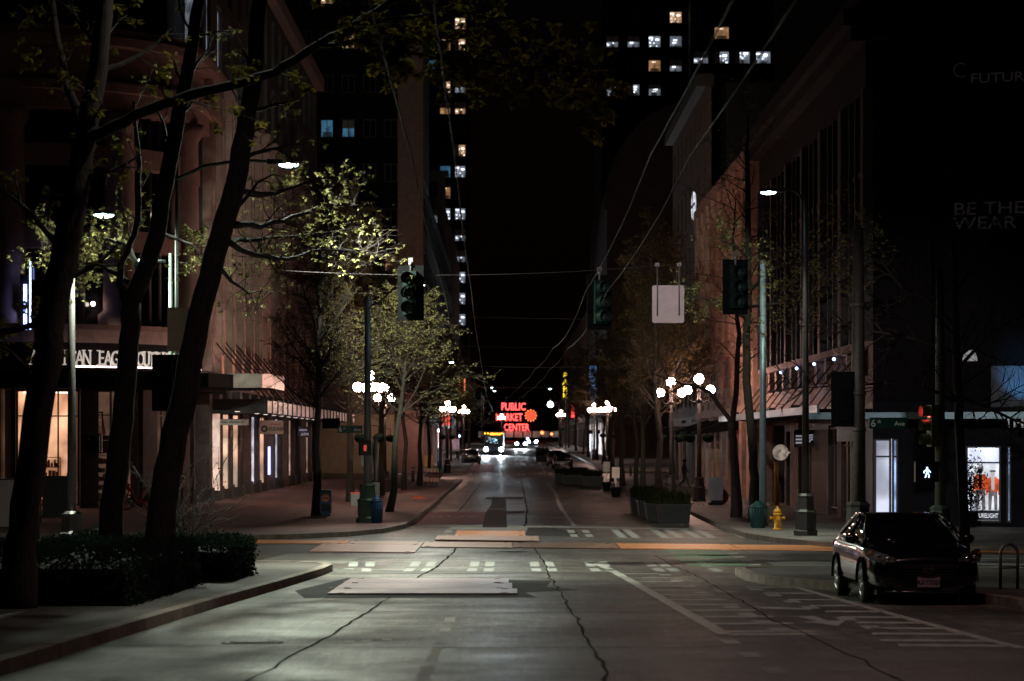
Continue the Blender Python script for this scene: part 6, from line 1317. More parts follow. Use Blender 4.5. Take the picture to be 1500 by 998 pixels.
# red share bicycle
t = thing('bicycle', 'red share bicycle parked in front of the corner store', 'bicycle', (XP(203, 104), 104, sw(104)), .35); MRB = mat('bike_red', (.5, .02, .03), .4, var=.15, scale=6)
for x in (-.55, .55):
    c = MB()
    for k in range(24):
        a, b = k * PI / 12, (k + 1) * PI / 12; c.tube([(x + .33 * math.cos(a), 0, .35 + .33 * math.sin(a)), (x + .33 * math.cos(b), 0, .35 + .33 * math.sin(b))], .03, 5, False)
    for k in range(8): a = k * PI / 4; c.tube([(x, 0, .35), (x + .32 * math.cos(a), 0, .35 + .32 * math.sin(a))], .006, 3, False)
    c.build('wheel', M_rubber, t)
c = MB(); c.tube([(.55, 0, .35), (.1, 0, .32), (-.15, 0, .45), (-.42, 0, .95)], .05, 7); c.tube([(.1, 0, .32), (.25, 0, .9)], .04, 7); c.tube([(-.55, 0, .35), (-.38, 0, 1.05)], .04, 7); c.build('frame', MRB, t)
c = MB(); c.tube([(-.40, -.28, 1.1), (-.36, 0, 1.08), (-.40, .28, 1.1)], .02, 6); c.tube([(-.38, 0, 1.0), (-.37, 0, 1.1)], .025, 6); c.build('handlebar', M_black, t); c = MB(); c.hexa([(-.85, -.18, .9), (-.5, -.18, .85), (-.5, .18, .85), (-.85, .18, .9), (-.95, -.24, 1.2), (-.45, -.24, 1.15), (-.45, .24, 1.15), (-.95, .24, 1.2)]); c.build('basket', MRB, t); c = MB(); c.hexa([(.1, -.05, .92), (.4, -.1, .9), (.4, .1, .9), (.1, .05, .92), (.08, -.05, .97), (.42, -.11, .98), (.42, .11, .98), (.08, .05, .97)]); c.build('saddle', M_black, t); c = MB(); c.prism([(.25, -.03, .4), (.9, -.03, .3), (.8, -.03, .65), (.4, -.03, .75)], (0, .06, 0)); c.build('rear_guard', M_black, t)
t = thing('cabinet', 'pinkish cabinet cut by the left edge, before the corner store', 'cabinet', (XP(6, 84), 84, sw(84))); c = MB(); c.cbox(0, 0, .82, .85, .6, 1.6); c.cbox(0, 0, .02, .9, .65, .04); c.build('body', mat('cabinet_pink', (.34, .25, .26), .5, var=.12, scale=5), t); c = MB(); c.cbox(0, 0, 1.64, .9, .65, .04); c.build('top', M_postdark, t)
t = thing('glass_screen', 'dull glass screen with a thin steel post near the corner store window', 'screen', (XP(80, 88), 88, sw(88))); c = MB(); c.cbox(0, 0, .95, .9, .02, 1.5); c.build('panel', mat('screen_grey', (.06, .06, .06), .15, var=.15, scale=5), t); c = MB(); c.tube([(-.5, 0, 0), (-.5, 0, 2.4)], .03, 6); c.tube([(.47, 0, 0), (.47, 0, 1.8)], .03, 6); c.tube([(-.5, 0, .18), (.5, 0, .18)], .02, 6); c.build('post', M_steel, t)
c = MB(); lay(c, [(XP(184, 76.5), 77.6), (XP(196, 76.5), 77.4), (XP(194, 76.5), 76.9), (XP(187, 76.5), 77.0)], .165); struct(c.build('tactile_paving', M_yellow))
c = MB(); lay(c, [(-14, 79), (-10.5, 78.2), (-10.6, 77.2), (-14, 77.8)], .166); lay(c, [(9.6, 57), (10.6, 56.5), (10.5, 56.1), (9.5, 56.5)], .004); struct(c.build('kerb_ramp', M_walk))
# blue-white neon tubes inside the upper window on the left
t = thing('neon_sign', 'blue white vertical neon tubes glowing in the upper store window on the left', 'sign', (XP(40, 105.6), 104.9, ZP(484, 105.6)))
for px, y0, y1 in ((37.5, 484, 418), (45, 484, 385)): c = MB(); x = XP(px, 105) - t.location.x; c.tube([(x, 0, 0), (x, 0, (y0 - y1) * 105 / F_PX)], .07 if px < 40 else .035, 8); c.build('neon_tube', glow('neon_blue', (.30, .40, 1), 10), t)
c = MB(); c.cbox(.05, .12, 1.2, .5, .04, 2.4); c.build('back_board', M_dark, t)
# ---- right pavement
t = thing('fire_hydrant', 'yellow fire hydrant on the right corner pavement', 'fire hydrant', (XP(1137, 81), 80.6, sw(81))); MY = mat('hydrant_yellow', (.65, .30, .015), .45, var=.25, scale=9)
c = MB(); c.lathe([(.16, 0), (.16, .05), (.115, .07), (.115, .48), (.15, .5), (.15, .55), (.125, .57)], 16); c.build('barrel', MY, t); c = MB(); c.lathe([(.13, .572), (.12, .65), (.07, .72), (.035, .735), (.035, .79), (.01, .795)], 16); c.build('bonnet', MY, t)
for a, r in ((PI, .055), (0, .055), (-PI / 2, .075)): d = Vector((math.cos(a), math.sin(a), 0)); c = MB(); c.tube([d * .1 + Vector((0, 0, .40)), d * .2 + Vector((0, 0, .40)), d * .2 + Vector((0, 0, .40)), d * .25 + Vector((0, 0, .40))], [r * .8, r * .8, r, r], 10); c.build('outlet', MY, t)
t = thing('bollard', 'yellow bollard with foot plate by the brown shop wall under the round lamp', 'bollard', (12.25, 110.5, sw(110))); c = MB(); c.lathe([(.11, 0), (.11, 1.95), (.08, 2.0), (.01, 2.02)], 12); c.build('post', M_yellow, t); c = MB(); c.cbox(0, 0, .02, .9, .25, .05); c.build('foot_plate', M_yellow, t)
t = thing('sandwich_board', 'blank white board on a black foot standing on the right pavement', 'sign', (XP(1048, 112), 112, sw(112)), .1); c = MB(); c.cbox(0, 0, .75, .70, .05, 1.08); c.build('panel', mat('board_blank', (.50, .48, .52), .5, var=.08, scale=5), t); c = MB(); c.cbox(0, 0, .06, .62, .45, .12); c.cbox(0, .0, .16, .4, .1, .1); c.build('foot', M_black, t)
t = thing('backpack', 'dark round bundle leaning behind the blank white board', 'bag', (XP(1061, 113), 113.5, sw(113))); c = MB(); c.ball((0, 0, .35), .35, 12, 9, (.7, .6, 1)); c.build('body', mat('bag_red', (.12, .02, .02), .8, var=.3, scale=7), t); c = MB(); c.tube([(-.15, -.2, .2), (-.18, -.28, .4), (-.1, -.2, .6)], .03, 5); c.build('strap', M_black, t)
t = thing('bike_rack', 'steel inverted U bicycle rack at the right edge near the car', 'bike rack', (XP(1478, 43), 43, sw(43)), .3); c = MB(); H = .8; c.tube([(-.17, 0, 0), (-.17, 0, H - .17)] + [(-.17 * math.cos(k * PI / 8), 0, H - .17 + .17 * math.sin(k * PI / 8)) for k in range(1, 8)] + [(.17, 0, H - .17), (.17, 0, 0)], .03, 8); c.build('hoop', M_steel, t); c = MB(); c.tube([(-.17, 0, .38), (.17, 0, .38)], .02, 6); c.build('crossbar', M_steel, t)
for x, y, lb in ((9.4, 195, 'low hoop barrier left of the walking person'), (10.4, 197, 'low hoop barrier behind the walking person')):
    t = thing('hoop_barrier', lb, 'barrier', (x, y, sw(y)), 0, 'hoop barriers'); c = MB(); c.tube([(-.5, 0, 0), (-.5, 0, .8), (-.4, 0, .95), (.4, 0, .95), (.5, 0, .8), (.5, 0, 0)], .04, 6); c.build('hoop', M_steel, t); c = MB(); c.tube([(-.5, 0, .45), (.5, 0, .45)], .03, 5); c.build('crossbar', M_steel, t)
t = thing('potted_shrub', 'dark leafy shrub before the lit poster window', 'plant', FX.pt(fxa(1424), 0, .45)); c = MB(); c.lathe([(.22, 0), (.28, .5), (.3, .5), (.3, .56), (.22, .56)], 14); c.build('pot', M_black, t); rg = random.Random(2); lf = MB()
for k in range(900):
    p = Vector((rg.gauss(0, .22), rg.gauss(0, .2), 1.35 + rg.gauss(0, .5))); 
    if p.z < .5: continue
    d = Vector((rg.gauss(0, 1), rg.gauss(0, 1), rg.gauss(0, 1))).normalized(); q = d.orthogonal().normalized(); e = .11; i = len(lf.v)
    for v in (p, p + d * e * .5 + q * e * .3, p + d * e, p + d * e * .5 - q * e * .3): lf.v.append(tuple(v))
    lf.face([i, i + 1, i + 2, i + 3])
lf.build('leaves', M_hedge, t, fix=False)
c = MB(); c.tube([(0, 0, .5), (.05, 0, 1.2), (-.05, .03, 1.9)], [.03, .025, .01], 6); c.build('stem', M_bark_near, t)

# ================================================================ VEHICLES
def ringloft(mb, secs, closed=True):
    n = len(secs[0]); i = len(mb.v)
    for s in secs: mb.v += s
    for k in range(len(secs) - 1):
        for j in range(n): a = i + k * n + j; b = i + k * n + (j + 1) % n; mb.face([a, b, b + n, a + n], True)
    mb.face([i + j for j in range(n - 1, -1, -1)], True); e = i + (len(secs) - 1) * n; mb.face([e + j for j in range(n)], True)
def sub(o, lv=2):
    m = o.modifiers.new('smooth', 'SUBSURF'); m.levels = lv; m.render_levels = lv
    for p in o.data.polygons: p.use_smooth = True
    return o
def make_car(label, loc, group=None, paint=None, plate='AXY0587', lights=None):
    t = thing('parked_car', label, 'car', loc, 0, group); M_car = paint or mat('car_paint', (.006, .0055, .008), .22, .4, coat=1.0, var=.05, scale=2, spec=.6)
    def sec(y, w, zb, zs, zc, wt): 
        half = [(w * .55, zb), (w * .93, zb + .06), (w, zb + (zs - zb) * .35), (w * .985, zb + (zs - zb) * .7), (w * .95, zs), (wt, zs + (zc - zs) * .65)]
        return [(x, y, z) for x, z in half] + [(0, y, zc)] + [(-x, y, z) for x, z in reversed(half)] + [(0, y, zb)]
    c = MB(); ringloft(c, [sec(*a) for a in ((-2.50, .60, .34, .66, .74, .42), (-2.44, .80, .26, .72, .82, .55), (-2.25, .90, .22, .80, .91, .62), (-1.85, .945, .20, .88, 1.0, .68), (-1.2, .95, .2, .95, 1.08, .74), (-.5, .955, .2, .99, 1.08, .76), (.3, .955, .2, 1.0, 1.08, .76), (1.1, .955, .2, 1.02, 1.1, .76), (1.8, .945, .22, 1.05, 1.14, .72), (2.25, .90, .28, 1.04, 1.16, .66), (2.42, .82, .36, 1.0, 1.12, .6), (2.5, .62, .46, .92, 1.0, .5))]); sub(c.build('body', M_car, t))
    def gsec(y, wb, zb, wt, zt): return [(wb, y, zb), (wb * .99, y, zb + .06), (wt, y, zt - .05), (wt * .84, y, zt), (-wt * .84, y, zt), (-wt, y, zt - .05), (-wb * .99, y, zb + .06), (-wb, y, zb)]
    c = MB(); ringloft(c, [gsec(*a) for a in ((-1.32, .76, .96, .70, 1.07), (-1.0, .83, .96, .69, 1.22), (-.6, .86, .97, .66, 1.40), (-.2, .87, .98, .645, 1.475), (.4, .87, .98, .645, 1.51), (1.0, .87, 1.0, .635, 1.475), (1.6, .85, 1.02, .61, 1.36), (2.1, .79, 1.04, .59, 1.20), (2.3, .74, 1.04, .56, 1.12))]); sub(c.build('windows', mat('car_glass', (.004, .004, .005), .03, spec=.7, var=.1, scale=3), t), 1)
    c = MB()                                             # roof skin and pillars
    rs = [(-.62, .60, 1.402), (-.2, .615, 1.49), (.4, .62, 1.525), (1.0, .61, 1.49), (1.6, .58, 1.375)]
    for y, w, z in rs:
        for x in (-w, -w * .55, 0, w * .55, w): c.v.append((x, y, z + .012 * (1 - (x / w) ** 2)))
    for k in range(len(rs) - 1):
        for j in range(4): a = k * 5 + j; c.face([a, a + 1, a + 6, a + 5], True)
    sub(c.build('roof', M_car, t, fix=False), 1)
    for s in (-1, 1):
        c = MB(); c.tube([(s * .85, -1.22, 1.0), (s * .745, -.72, 1.31), (s * .645, -.22, 1.47)], [.035, .03, .03], 6); c.tube([(s * .645, -.22, 1.475), (s * .645, .4, 1.50), (s * .635, 1.0, 1.475), (s * .62, 1.6, 1.36), (s * .72, 2.15, 1.13)], [.03, .03, .03, .04, .06], 6); c.tube([(s * .865, .42, 1.0), (s * .65, .40, 1.49)], .035, 6); c.build('pillar', M_car, t)
        c = MB(); c.tube([(s * .875, -1.15, .995), (s * .885, 0, 1.015), (s * .87, 1.0, 1.03), (s * .82, 1.9, 1.08)], .012, 5); c.build('chrome_trim', mat('chrome', (.6, .58, .58), .12, 1., var=.05, scale=3), t)
        c = MB(); c.ball((s * 1.0, -.78, 1.07), .12, 12, 8, (1.05, .7, .75)); c.tube([(s * .86, -.82, 1.0), (s * .95, -.8, 1.04)], .03, 6); c.build('mirror', M_car, t)
        c = MB(); c.box(s * .955 - .01, s * .955 + .012, -.15, .02, .885, .915); c.box(s * .955 - .01, s * .955 + .012, .95, 1.12, .9, .93); c.build('door_handle', MATS['chrome'], t)
        c = MB(); c.prism([(s * x, y + .10, z) for x, y, z in ((.47, -2.44, .715), (.50, -2.43, .775), (.62, -2.36, .835), (.78, -2.24, .885), (.90, -2.03, .925), (.945, -1.90, .91), (.935, -2.08, .80), (.86, -2.28, .725), (.70, -2.40, .69))], (s * .035, -.125, .005)); hl = c.build('headlight', lights or mat('lamp_glass', (.30, .28, .30), .12, .8, coat=1, var=.7, scale=18), t)
        c = MB(); c.ball((s * .66, -2.40, .765), .055, 10, 8); c.ball((s * .80, -2.30, .80), .05, 10, 8); c.build('projector', mat('chrome', (.6, .58, .58), .12, 1.), hl)
        c = MB(); c.ball((s * .90, -2.12, .85), .04, 10, 8); c.build('indicator', mat('amber_lens', (.5, .1, .02), .2, var=.1, scale=8), hl)
        c = MB(); c.ball((s * .66, -2.40, .44), .06, 10, 8, (1.5, .6, .7)); c.build('fog_lamp', MATS['lamp_glass'] if 'lamp_glass' in MATS else M_glassdark, t)
        c = MB(); c.ball((s * .74, 2.36, .93), .14, 12, 8, (1.0, .7, .6)); c.build('tail_light', mat('tail_red', (.3, .01, .01), .15, coat=1, var=.1, scale=6), t)
    c = MB(); c.prism([(-.52, -2.515, .68), (.52, -2.515, .68), (.43, -2.535, .50), (-.43, -2.535, .50)], (0, .09, .0)); c.build('grille', M_black, t); c = MB()
    for z, w in ((.675, .52), (.62, .5), (.565, .46), (.515, .42)): c.box(-w, w, -2.553, -2.538, z - .009, z + .009)
    c.build('grille_bar', mat('dark_chrome', (.22, .21, .22), .2, 1., var=.1, scale=5), t)
    c = MB()
    for x in (-.055, .055): c.box(x - .013, x + .013, -2.575, -2.556, .56, .65)
    c.box(-.042, .042, -2.575, -2.556, .597, .615); c.box(-.09, .09, -2.57, -2.556, .655, .667); c.box(-.075, .075, -2.57, -2.556, .535, .547); c.box(-.095, -.083, -2.57, -2.556, .549, .653); c.box(.083, .095, -2.57, -2.556, .549, .653); c.build('emblem', MATS['chrome'], t)
    c = MB(); c.cbox(0, -2.53, .40, .37, .02, .19); pl = c.build('licence_plate', mat('plate_white', (.42, .30, .33), .5, var=.08, scale=6), t); text_mesh(plate, .115, mat('plate_ink', (.02, .02, .05), .5), 'plate_number', pl, (0, -2.542, .345), (PI / 2, 0, 0), .001, 'CENTER', .88, .002); text_mesh('WASHINGTON', .042, MATS['plate_ink'], 'plate_state', pl, (0, -2.542, .455), (PI / 2, 0, 0), .001, 'CENTER', 1.)
    c = MB(); c.prism([(-.62, -2.475, .345), (.62, -2.475, .345), (.5, -2.50, .24), (-.5, -2.50, .24)], (0, .05, 0)); c.build('lower_intake', M_black, t); c = MB(); c.tube([(-.72, -2.40, .235), (-.4, -2.49, .225), (0, -2.51, .222), (.4, -2.49, .225), (.72, -2.40, .235)], .02, 6); c.build('bumper_trim', MATS['dark_chrome'], t)
    c = MB(); c.box(-.8, .8, -2.2, 2.2, .16, .25); c.build('underbody', M_black, t)
    for s in (-1, 1):
        for y in (-1.42, 1.38):
            w = thing('wheel', None, None); w.parent = t; w.location = (s * .83, y, .36); 
            c = MB(); prof = [(.22, -.11), (.33, -.115), (.36, -.09), (.365, 0), (.36, .09), (.33, .115), (.22, .11)]; c.lathe(prof, 24); c.v = [(z, x, y2) for x, y2, z in c.v]; c.build('tyre', M_rubber, w)
            c = MB(); M_rim = mat('rim_alloy', (.42, .40, .38), .3, .9, var=.1, scale=6)
            c.lathe([(.235, s * .118), (.215, s * .118), (.2, s * .08), (.2, s * .02)] if s > 0 else [(.235, -.118), (.215, -.118), (.2, -.08), (.2, -.02)], 24, caps=False); c.lathe([(.06, s * .02), (.06, s * .10), (.03, s * .115)], 12); c.v = [(z, x, y2) for x, y2, z in c.v]
            for k in range(7): a = k * 2 * PI / 7; d = Vector((0, math.cos(a), math.sin(a))); q = Vector((s * .095, 0, 0)); c.tube([q + d * .04, q + d * .215], [.03, .022], 5)
            c.build('rim', M_rim, w); c = MB(); c.lathe([(.2, s * .015), (.1, s * .02)], 18); c.v = [(z, x, y2) for x, y2, z in c.v]; c.build('brake_disc', M_black, w)
            c = MB(); c.tube([(s * (.951 - .83), .40 * math.cos(a), .40 * math.sin(a)) for a in [PI * k / 10 - .05 for k in range(11)]], .028, 6); c.build('wheel_arch', M_blackmatt, w)
    return t
cy = 6800.0 / (883.6 - 718); car = make_car('dark parked car with chrome emblem facing the camera on the near right', (XP(1350, cy) - .03, cy + 1.42, zr(cy + 1.42)), 'dark parked cars'); car.rotation_euler = (math.atan(-.0206), 0, math.radians(.8))
car.location.x = 6.91
KC.clear()
dup(car, (XP(690, 247), 247, zr(247)), PI, 'distant dark car on the left seen from behind, before the bus', cat='car'); dup(car, (XP(824, 226), 228, zr(228)), 0, 'distant dark car by the planters, nearer of the two on the right', cat='car'); dup(car, (XP(815, 238), 240, zr(240)), 0, 'distant dark car parked behind the nearer one on the right, half hidden', cat='car')
M_hl = glow('headlight_beam', (.72, .87, 1), 90)
oc = make_car('oncoming car with glaring headlights far down the street', (XP(763, 400), 400, zr(400)), None, None, lights=M_hl); oc.name = 'oncoming_car'
for s in (-1, 1): c = MB(); c.ball((s * .66, -2.38, .765), .23, 12, 8); c.build('headlight', M_hl, oc); lamp('SPOT', (oc.location.x + s * .66, oc.location.y - 2.8, oc.location.z + .75), 11000, (.85, .93, 1), .1, math.radians(50), .8, (oc.location.x + s * .8, oc.location.y - 60, oc.location.z - .2), 'headlight_light')
KC.clear(); q = dup(oc, (XP(780, 470), 470, zr(470)), 0, 'second oncoming car with bright headlights, farther and to the right of the first')
# trolley bus
bx, by = XP(723, 312), 312.; t = thing('trolley_bus', 'oncoming trolley bus with amber destination display and glaring headlights', 'bus', (bx, by, zr(by))); M_bus = mat('bus_paint', (.012, .022, .04), .35, coat=.6, var=.1, scale=2)
c = MB(); c.box(-1.28, 1.28, 0, 12, .35, 3.05); c.hexa([(-1.28, 0, 3.052), (1.28, 0, 3.052), (1.28, 12, 3.052), (-1.28, 12, 3.052), (-1.1, .15, 3.2), (1.1, .15, 3.2), (1.1, 11.8, 3.2), (-1.1, 11.8, 3.2)]); c.build('body', M_bus, t)
c = MB(); c.box(-1.15, 1.15, -.05, -.005, 1.25, 2.5); w = c.build('windscreen', M_glassdark, t); c = MB(); c.box(-.02, .02, -.065, -.052, 1.25, 2.5); c.build('centre_bar', M_black, w)
c = MB(); c.box(-1.0, 1.0, -.05, -.005, 2.56, 2.98); d_ = c.build('destination_display', M_black, t); m_am = glow('amber_display', (1, .42, .02), 7); c = MB(); rg = random.Random(6)
x_ = -.45
while x_ < .8: w_ = rg.uniform(.08, .16); c.box(x_, x_ + w_, -.07, -.052, 2.65, 2.9); x_ += w_ + .05
c.build('display_letters', m_am, d_)
for x in (-1.1, -.72, 1.08): c = MB(); c.cbox(x, -.07, 2.86, .16, .05, .14); c.build('marker_lamp', m_am, t)
c = MB(); 
for k in range(24): c.cbox(rg.uniform(-.85, .5), -.062, rg.uniform(1.6, 2.3), rg.uniform(.05, .25), .012, .07)
c.build('windscreen_reflection' if False else 'windscreen_glow', glow('bus_front_glow', (.35, .7, .9), 1.6), t)  # glowing chips laid on the outer face of the windscreen
for s in (-1, 1):
    c = MB(); c.ball((s * .98, -.06, .78), .27, 12, 8, (1, .5, 1)); c.build('headlight', M_hl, t); c = MB(); c.cbox(s * 1.5, -.35, 2.2, .22, .14, .5); c.tube([(s * 1.25, 0, 2.75), (s * 1.5, -.35, 2.5)], .03, 5); c.build('mirror', M_black, t)
    for y in (2.2, 9.0): c = MB(); c.tube([(s * 1.02, y, .48), (s * 1.3, y, .48)], .48, 18); c.build('wheel', M_rubber, t)
    lamp('SPOT', (bx + s * .98, by - .5, zr(by) + .78), 13000, (.75, .9, 1), .1, math.radians(55), .8, (bx + s * 1.2, by - 55, zr(by) - .4), 'headlight_light')
    c = MB(); c.tube([(s * .3, 8, 3.2), (s * .32, 11, 4.6), (s * .35, 14.5, 6.6)], .04, 6); c.build('trolley_pole', M_black, t)
c = MB(); c.box(1.3, 1.34, .2, .5, .9, 2.9); c.build('door_light', glow('door_light', (.8, .9, 1), 5), t)
c = MB(); c.box(-1.2, 1.2, -.12, .0, .38, .62); c.build('bumper', M_black, t)

# ================================================================ PEOPLE
def make_person(label, loc, rz, top, leg, walk=.28, scale=1., group=None):
    t = thing('person', label, 'person', loc, rz, group); t.scale = (scale,) * 3
    J = dict(pel=(0, 0, .95), chest=(0, .03, 1.25), neck=(0, .02, 1.47), head0=(0, 0, 1.56), head1=(0, -.01, 1.72), sl=(-.19, .02, 1.40), sr=(.19, .02, 1.40), el=(-.24, .1, 1.14), er=(.24, -.06, 1.14), hl=(-.22, -.02 + .02, .92), hr=(.22, -.2, .95), hipl=(-.1, 0, .9), hipr=(.1, 0, .9), kl=(-.11, -walk * .6, .52), kr=(.11, walk * .25, .5), al=(-.11, -walk * .9, .1), ar=(.11, walk * 1.15, .14), tl=(-.11, -walk * .9 - .2, .04), tr=(.12, walk * 1.15 - .17, .05))
    R = dict(pel=.15, chest=.17, neck=.065, head0=.085, head1=.10, sl=.075, sr=.075, el=.055, er=.055, hl=.04, hr=.04, hipl=.10, hipr=.10, kl=.07, kr=.07, al=.05, ar=.05, tl=.035, tr=.035)
    E = [('pel', 'chest'), ('chest', 'neck'), ('neck', 'head0'), ('head0', 'head1'), ('chest', 'sl'), ('sl', 'el'), ('el', 'hl'), ('chest', 'sr'), ('sr', 'er'), ('er', 'hr'), ('pel', 'hipl'), ('hipl', 'kl'), ('kl', 'al'), ('al', 'tl'), ('pel', 'hipr'), ('hipr', 'kr'), ('kr', 'ar'), ('ar', 'tr')]
    ks = list(J); me = bpy.data.meshes.new('body'); me.from_pydata([J[k] for k in ks], [(ks.index(a), ks.index(b)) for a, b in E], []); o = bpy.data.objects.new('body', me); COL.objects.link(o); o.parent = t
    sk = o.modifiers.new('skin', 'SKIN'); sk.use_smooth_shade = True
    for k, v in zip(ks, me.skin_vertices[0].data): v.radius = (R[k], R[k] * (.75 if k in ('chest', 'pel') else 1)); v.use_root = (k == 'pel')
    ss = o.modifiers.new('smooth', 'SUBSURF'); ss.levels = 1; ss.render_levels = 2; me.materials.append(leg)
    c = MB()                                             # coat
    def ring(z, a, b, n=12): return [(a * math.cos(2 * PI * k / n), .02 + b * math.sin(2 * PI * k / n), z) for k in range(n)]
    ringloft(c, [ring(.80, .22, .17), ring(.95, .20, .165), ring(1.15, .19, .15), ring(1.32, .23, .16), ring(1.42, .2, .13), ring(1.48, .10, .09)]); sub(c.build('coat', top, t), 1)
    c = MB(); c.ball((0, .01, 1.70), .115, 12, 9, (.95, 1.05, 1)); c.build('hair', M_blackmatt, t); return t
MC1 = mat('coat_dark', (.02, .02, .025), .85, var=.3, scale=7); MC2 = mat('trousers_dark', (.03, .025, .025), .85, var=.3, scale=7); MC3 = mat('coat_grey', (.12, .12, .14), .85, var=.3, scale=7)
make_person('dark clothed person walking along the right pavement near the globe lamps', (XP(1003, 152), 152, sw(152)), 1.2, MC1, MC2, .34)
make_person('person in dark coat standing on the left pavement beyond the parked car', (XP(672, 285), 285, sw(285)), .3, MC1, MC2, .06, 1.05, 'people on the far left pavement')
make_person('person in grey coat standing on the left pavement near the bus', (XP(684, 300), 300, sw(300)), -.4, MC3, MC2, .1, 1.05, 'people on the far left pavement')
# red shop light and small lit things far on the left pavement
t = thing('notice_board', 'pale poster board on two legs near the people on the far left pavement', 'board', (XP(667, 262), 262, sw(262))); c = MB(); c.cbox(0, 0, 1.7, .85, .06, 1.3); c.build('panel', glow('poster_dim', (.7, .55, .7), .25, noise=3), t); c = MB()
for s in (-1, 1): c.tube([(s * .35, 0, 0), (s * .35, 0, 1.05)], .04, 5)
c.build('leg', M_black, t)
for px, py, Y, col, r, lb in ((672.5, 639, 285, (.35, .45, 1), .16, 'small blue light beside the people on the far left'), (644, 631, 236, (.85, .92, 1), .2, 'white square light under the red sign'), (773, 643, 560, (.5, .6, 1), .3, 'tiny blue light below the red roof sign'), (794, 634, 500, (1, .12, .03), .35, 'small orange red light low in the distance'), (808, 636, 470, (1, .15, .05), .25, 'small red light beside the orange one in the distance')):
    t = thing('small_light', lb, 'light', (XP(px, Y), Y, ZP(py, Y))); c = MB(); c.ball((0, 0, 0), r, 10, 8); c.build('glass', glow('small_%d' % px, col, 9), t); c = MB(); c.tube([(0, .1, 0), (0, .5, .1)], .05, 5); c.build('bracket', M_black, t)

# ================================================================ LIGHT
# flood lamps that wash the facades (fixtures stand on the canopies)
def uplight(label, loc, target, power, col, ang=70, group='facade flood lamps'):
    t = thing('flood_lamp', label, 'lamp', loc, 0, group); c = MB(); c.cbox(0, 0, .12, .3, .25, .16); c.build('housing', M_black, t); c = MB(); c.cbox(0, 0, .02, .08, .08, .06); c.build('bracket', M_black, t)
    lamp('SPOT', Vector(loc) + Vector((0, 0, .3)), power, col, .1, math.radians(ang), .7, target, 'flood_light')
PK = (1, .44, .36)
for t_, pw, nm in ((-56, 1500, 'below the middle giant column'), (-46, 1500, 'right of the middle giant column'), (-84, 1100, 'below the left giant column'), (-18, 1000, 'below the right giant column'), (-70, 350, 'between the left and middle columns'), (-33, 350, 'between the middle and right columns')):
    uplight('flood lamp on the sign ledge of the corner store, ' + nm, (*ap(t_, R + .92), 6.34), (*ap(t_ + (3 if t_ == -56 else -2), R + .35), 13), pw, PK, 62)
for k, pw in ((0, 170), (1, 420), (2, 380), (3, 300), (4, 230), (6, 200), (8, 170), (10, 150)): uplight('flood lamp on the long canopy washing the pilaster bay number %s from its front' % ['one', 'two', 'three', 'four', 'five', 0, 'seven', 0, 'nine', 0, 'eleven'][k], (-12.2, 118.3 + k * bw, 4.66), (-14.6, 116 + k * bw + .3, 8.2), pw * 2.3, (1, .40, .28), 56)
for k, pw in ((0, 2000), (1, 900), (2, 300), (3, 150)): uplight('flood lamp on the terracotta awnings, %s from the corner' % ['first', 'second', 'third', 'fourth'][k], (10.6, 124 + k * 7.5, 4.15), (12.3, 126 + k * 7.5, 12), pw * .3, (1, .48, .38), 95)
for k in range(4): uplight('flood lamp with blue light on the canopy of the dark store, by the sign letters', FX.pt(fxa(1500), 3.95, 1.6), FX.pt(fxa(1500), 5.3, 0), 150, (.14, .48, 1), 62) if k == 0 else None; uplight('flood lamp on the dark store canopy, %s from the ornate building' % ['first', 'second', 'third', 'fourth'][k], (11.0, 117 - k * 8, 4.3), (12.8, 115 - k * 8, 6.3), 45, (1, .62, .55), 120)
for k in range(15):                                        # unseen lights added under the long canopy to brighten the shop fronts
    c = MB(); c.lathe([(.12, 4.53), (.12, 4.548)], 12, (-13.2, 117.6 + k * bw, 0)); c.build('added_downlight', glow('added_downlight', (1, .8, .72), 2), L1, True)
    lamp('SPOT', (-13.2, 117.6 + k * bw, 4.5), (60 if k < 5 else 40), (1, .66, .56), .08, math.radians(140), .6, (-14.2, 117.6 + k * bw, 0), 'canopy_fill_light')
HAZE = 0
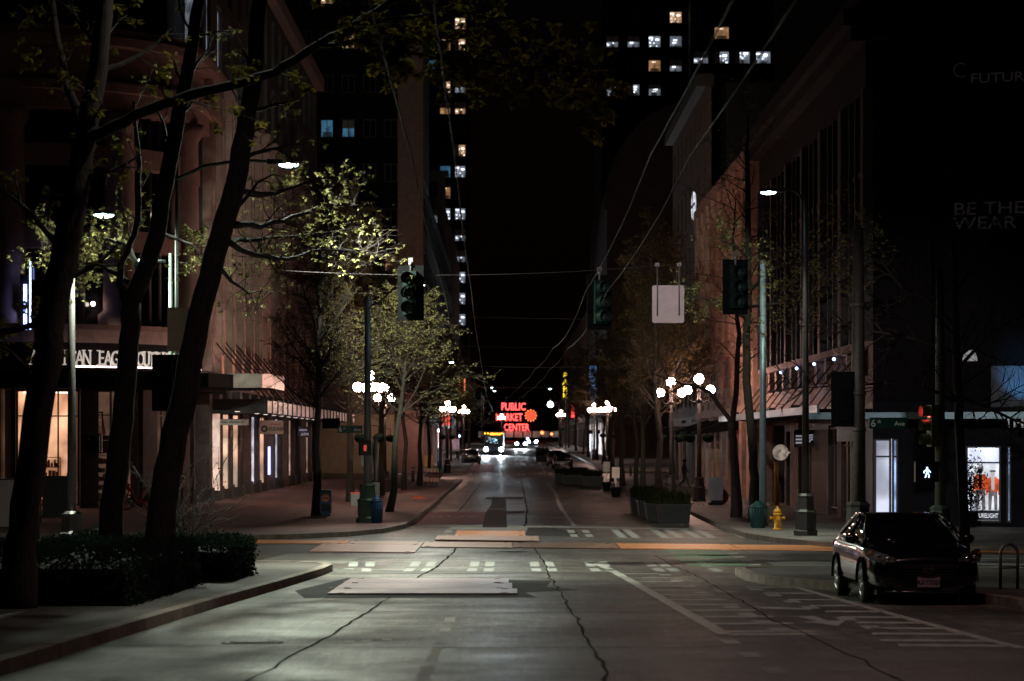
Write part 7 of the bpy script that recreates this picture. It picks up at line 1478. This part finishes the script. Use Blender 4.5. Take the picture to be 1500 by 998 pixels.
if HAZE:
    c = MB(); c.box(-1600, 1600, -260, 3100, -3, 96); hm = bpy.data.materials.new('haze_air'); hm.use_nodes = True; hn = hm.node_tree; hn.nodes.clear(); ho = hn.nodes.new('ShaderNodeOutputMaterial'); hv = hn.nodes.new('ShaderNodeVolumePrincipled')
    hv.inputs['Color'].default_value = (.80, .88, 1, 1); hv.inputs['Density'].default_value = HAZE; hv.inputs['Anisotropy'].default_value = .9; hn.links.new(hv.outputs[0], ho.inputs['Volume']); o = c.build('haze', hm); tag(o, None, None, None, 'stuff')
w = bpy.data.worlds.new('World'); S.world = w; w.use_nodes = True; nt = w.node_tree; bg = nt.nodes['Background']; sky = nt.nodes.new('ShaderNodeTexSky'); sky.sky_type = 'NISHITA'; sky.sun_disc = False; sky.sun_elevation = math.radians(1.0); sky.sun_rotation = math.radians(180)
mx = nt.nodes.new('ShaderNodeMix'); mx.data_type = 'RGBA'; mx.blend_type = 'MULTIPLY'; mx.inputs[0].default_value = 1; mx.inputs[7].default_value = (1.0, .66, .8, 1); nt.links.new(sky.outputs[0], mx.inputs[6]); nt.links.new(mx.outputs[2], bg.inputs['Color']); bg.inputs['Strength'].default_value = .0007
# ================================================================ CAMERA
cd = bpy.data.cameras.new('Camera'); cam = bpy.data.objects.new('Camera', cd); COL.objects.link(cam); cam.location = (0, 0, ZC); cam.rotation_euler = (PI / 2, 0, 0)
cd.sensor_width = 36; cd.lens = F_PX / 1500 * 36; cd.shift_x = -(VX - 750) / 1500; cd.shift_y = (VY - 499) / 1500; cd.clip_start = .5; cd.clip_end = 4000
cd.dof.use_dof = True; cd.dof.focus_distance = 62; cd.dof.aperture_fstop = 2.0
S.camera = cam
S.view_settings.view_transform = 'Standard'; S.view_settings.look = 'None'; S.view_settings.exposure = -.25; S.view_settings.gamma = 1; S.view_settings.use_curve_mapping = False
S.cycles.use_denoising = True; S.cycles.sample_clamp_indirect = 4; S.cycles.max_bounces = 5; S.cycles.diffuse_bounces = 2; S.cycles.glossy_bounces = 3; S.cycles.transparent_max_bounces = 8; S.cycles.use_light_tree = True; S.cycles.caustics_reflective = False; S.cycles.caustics_refractive = False
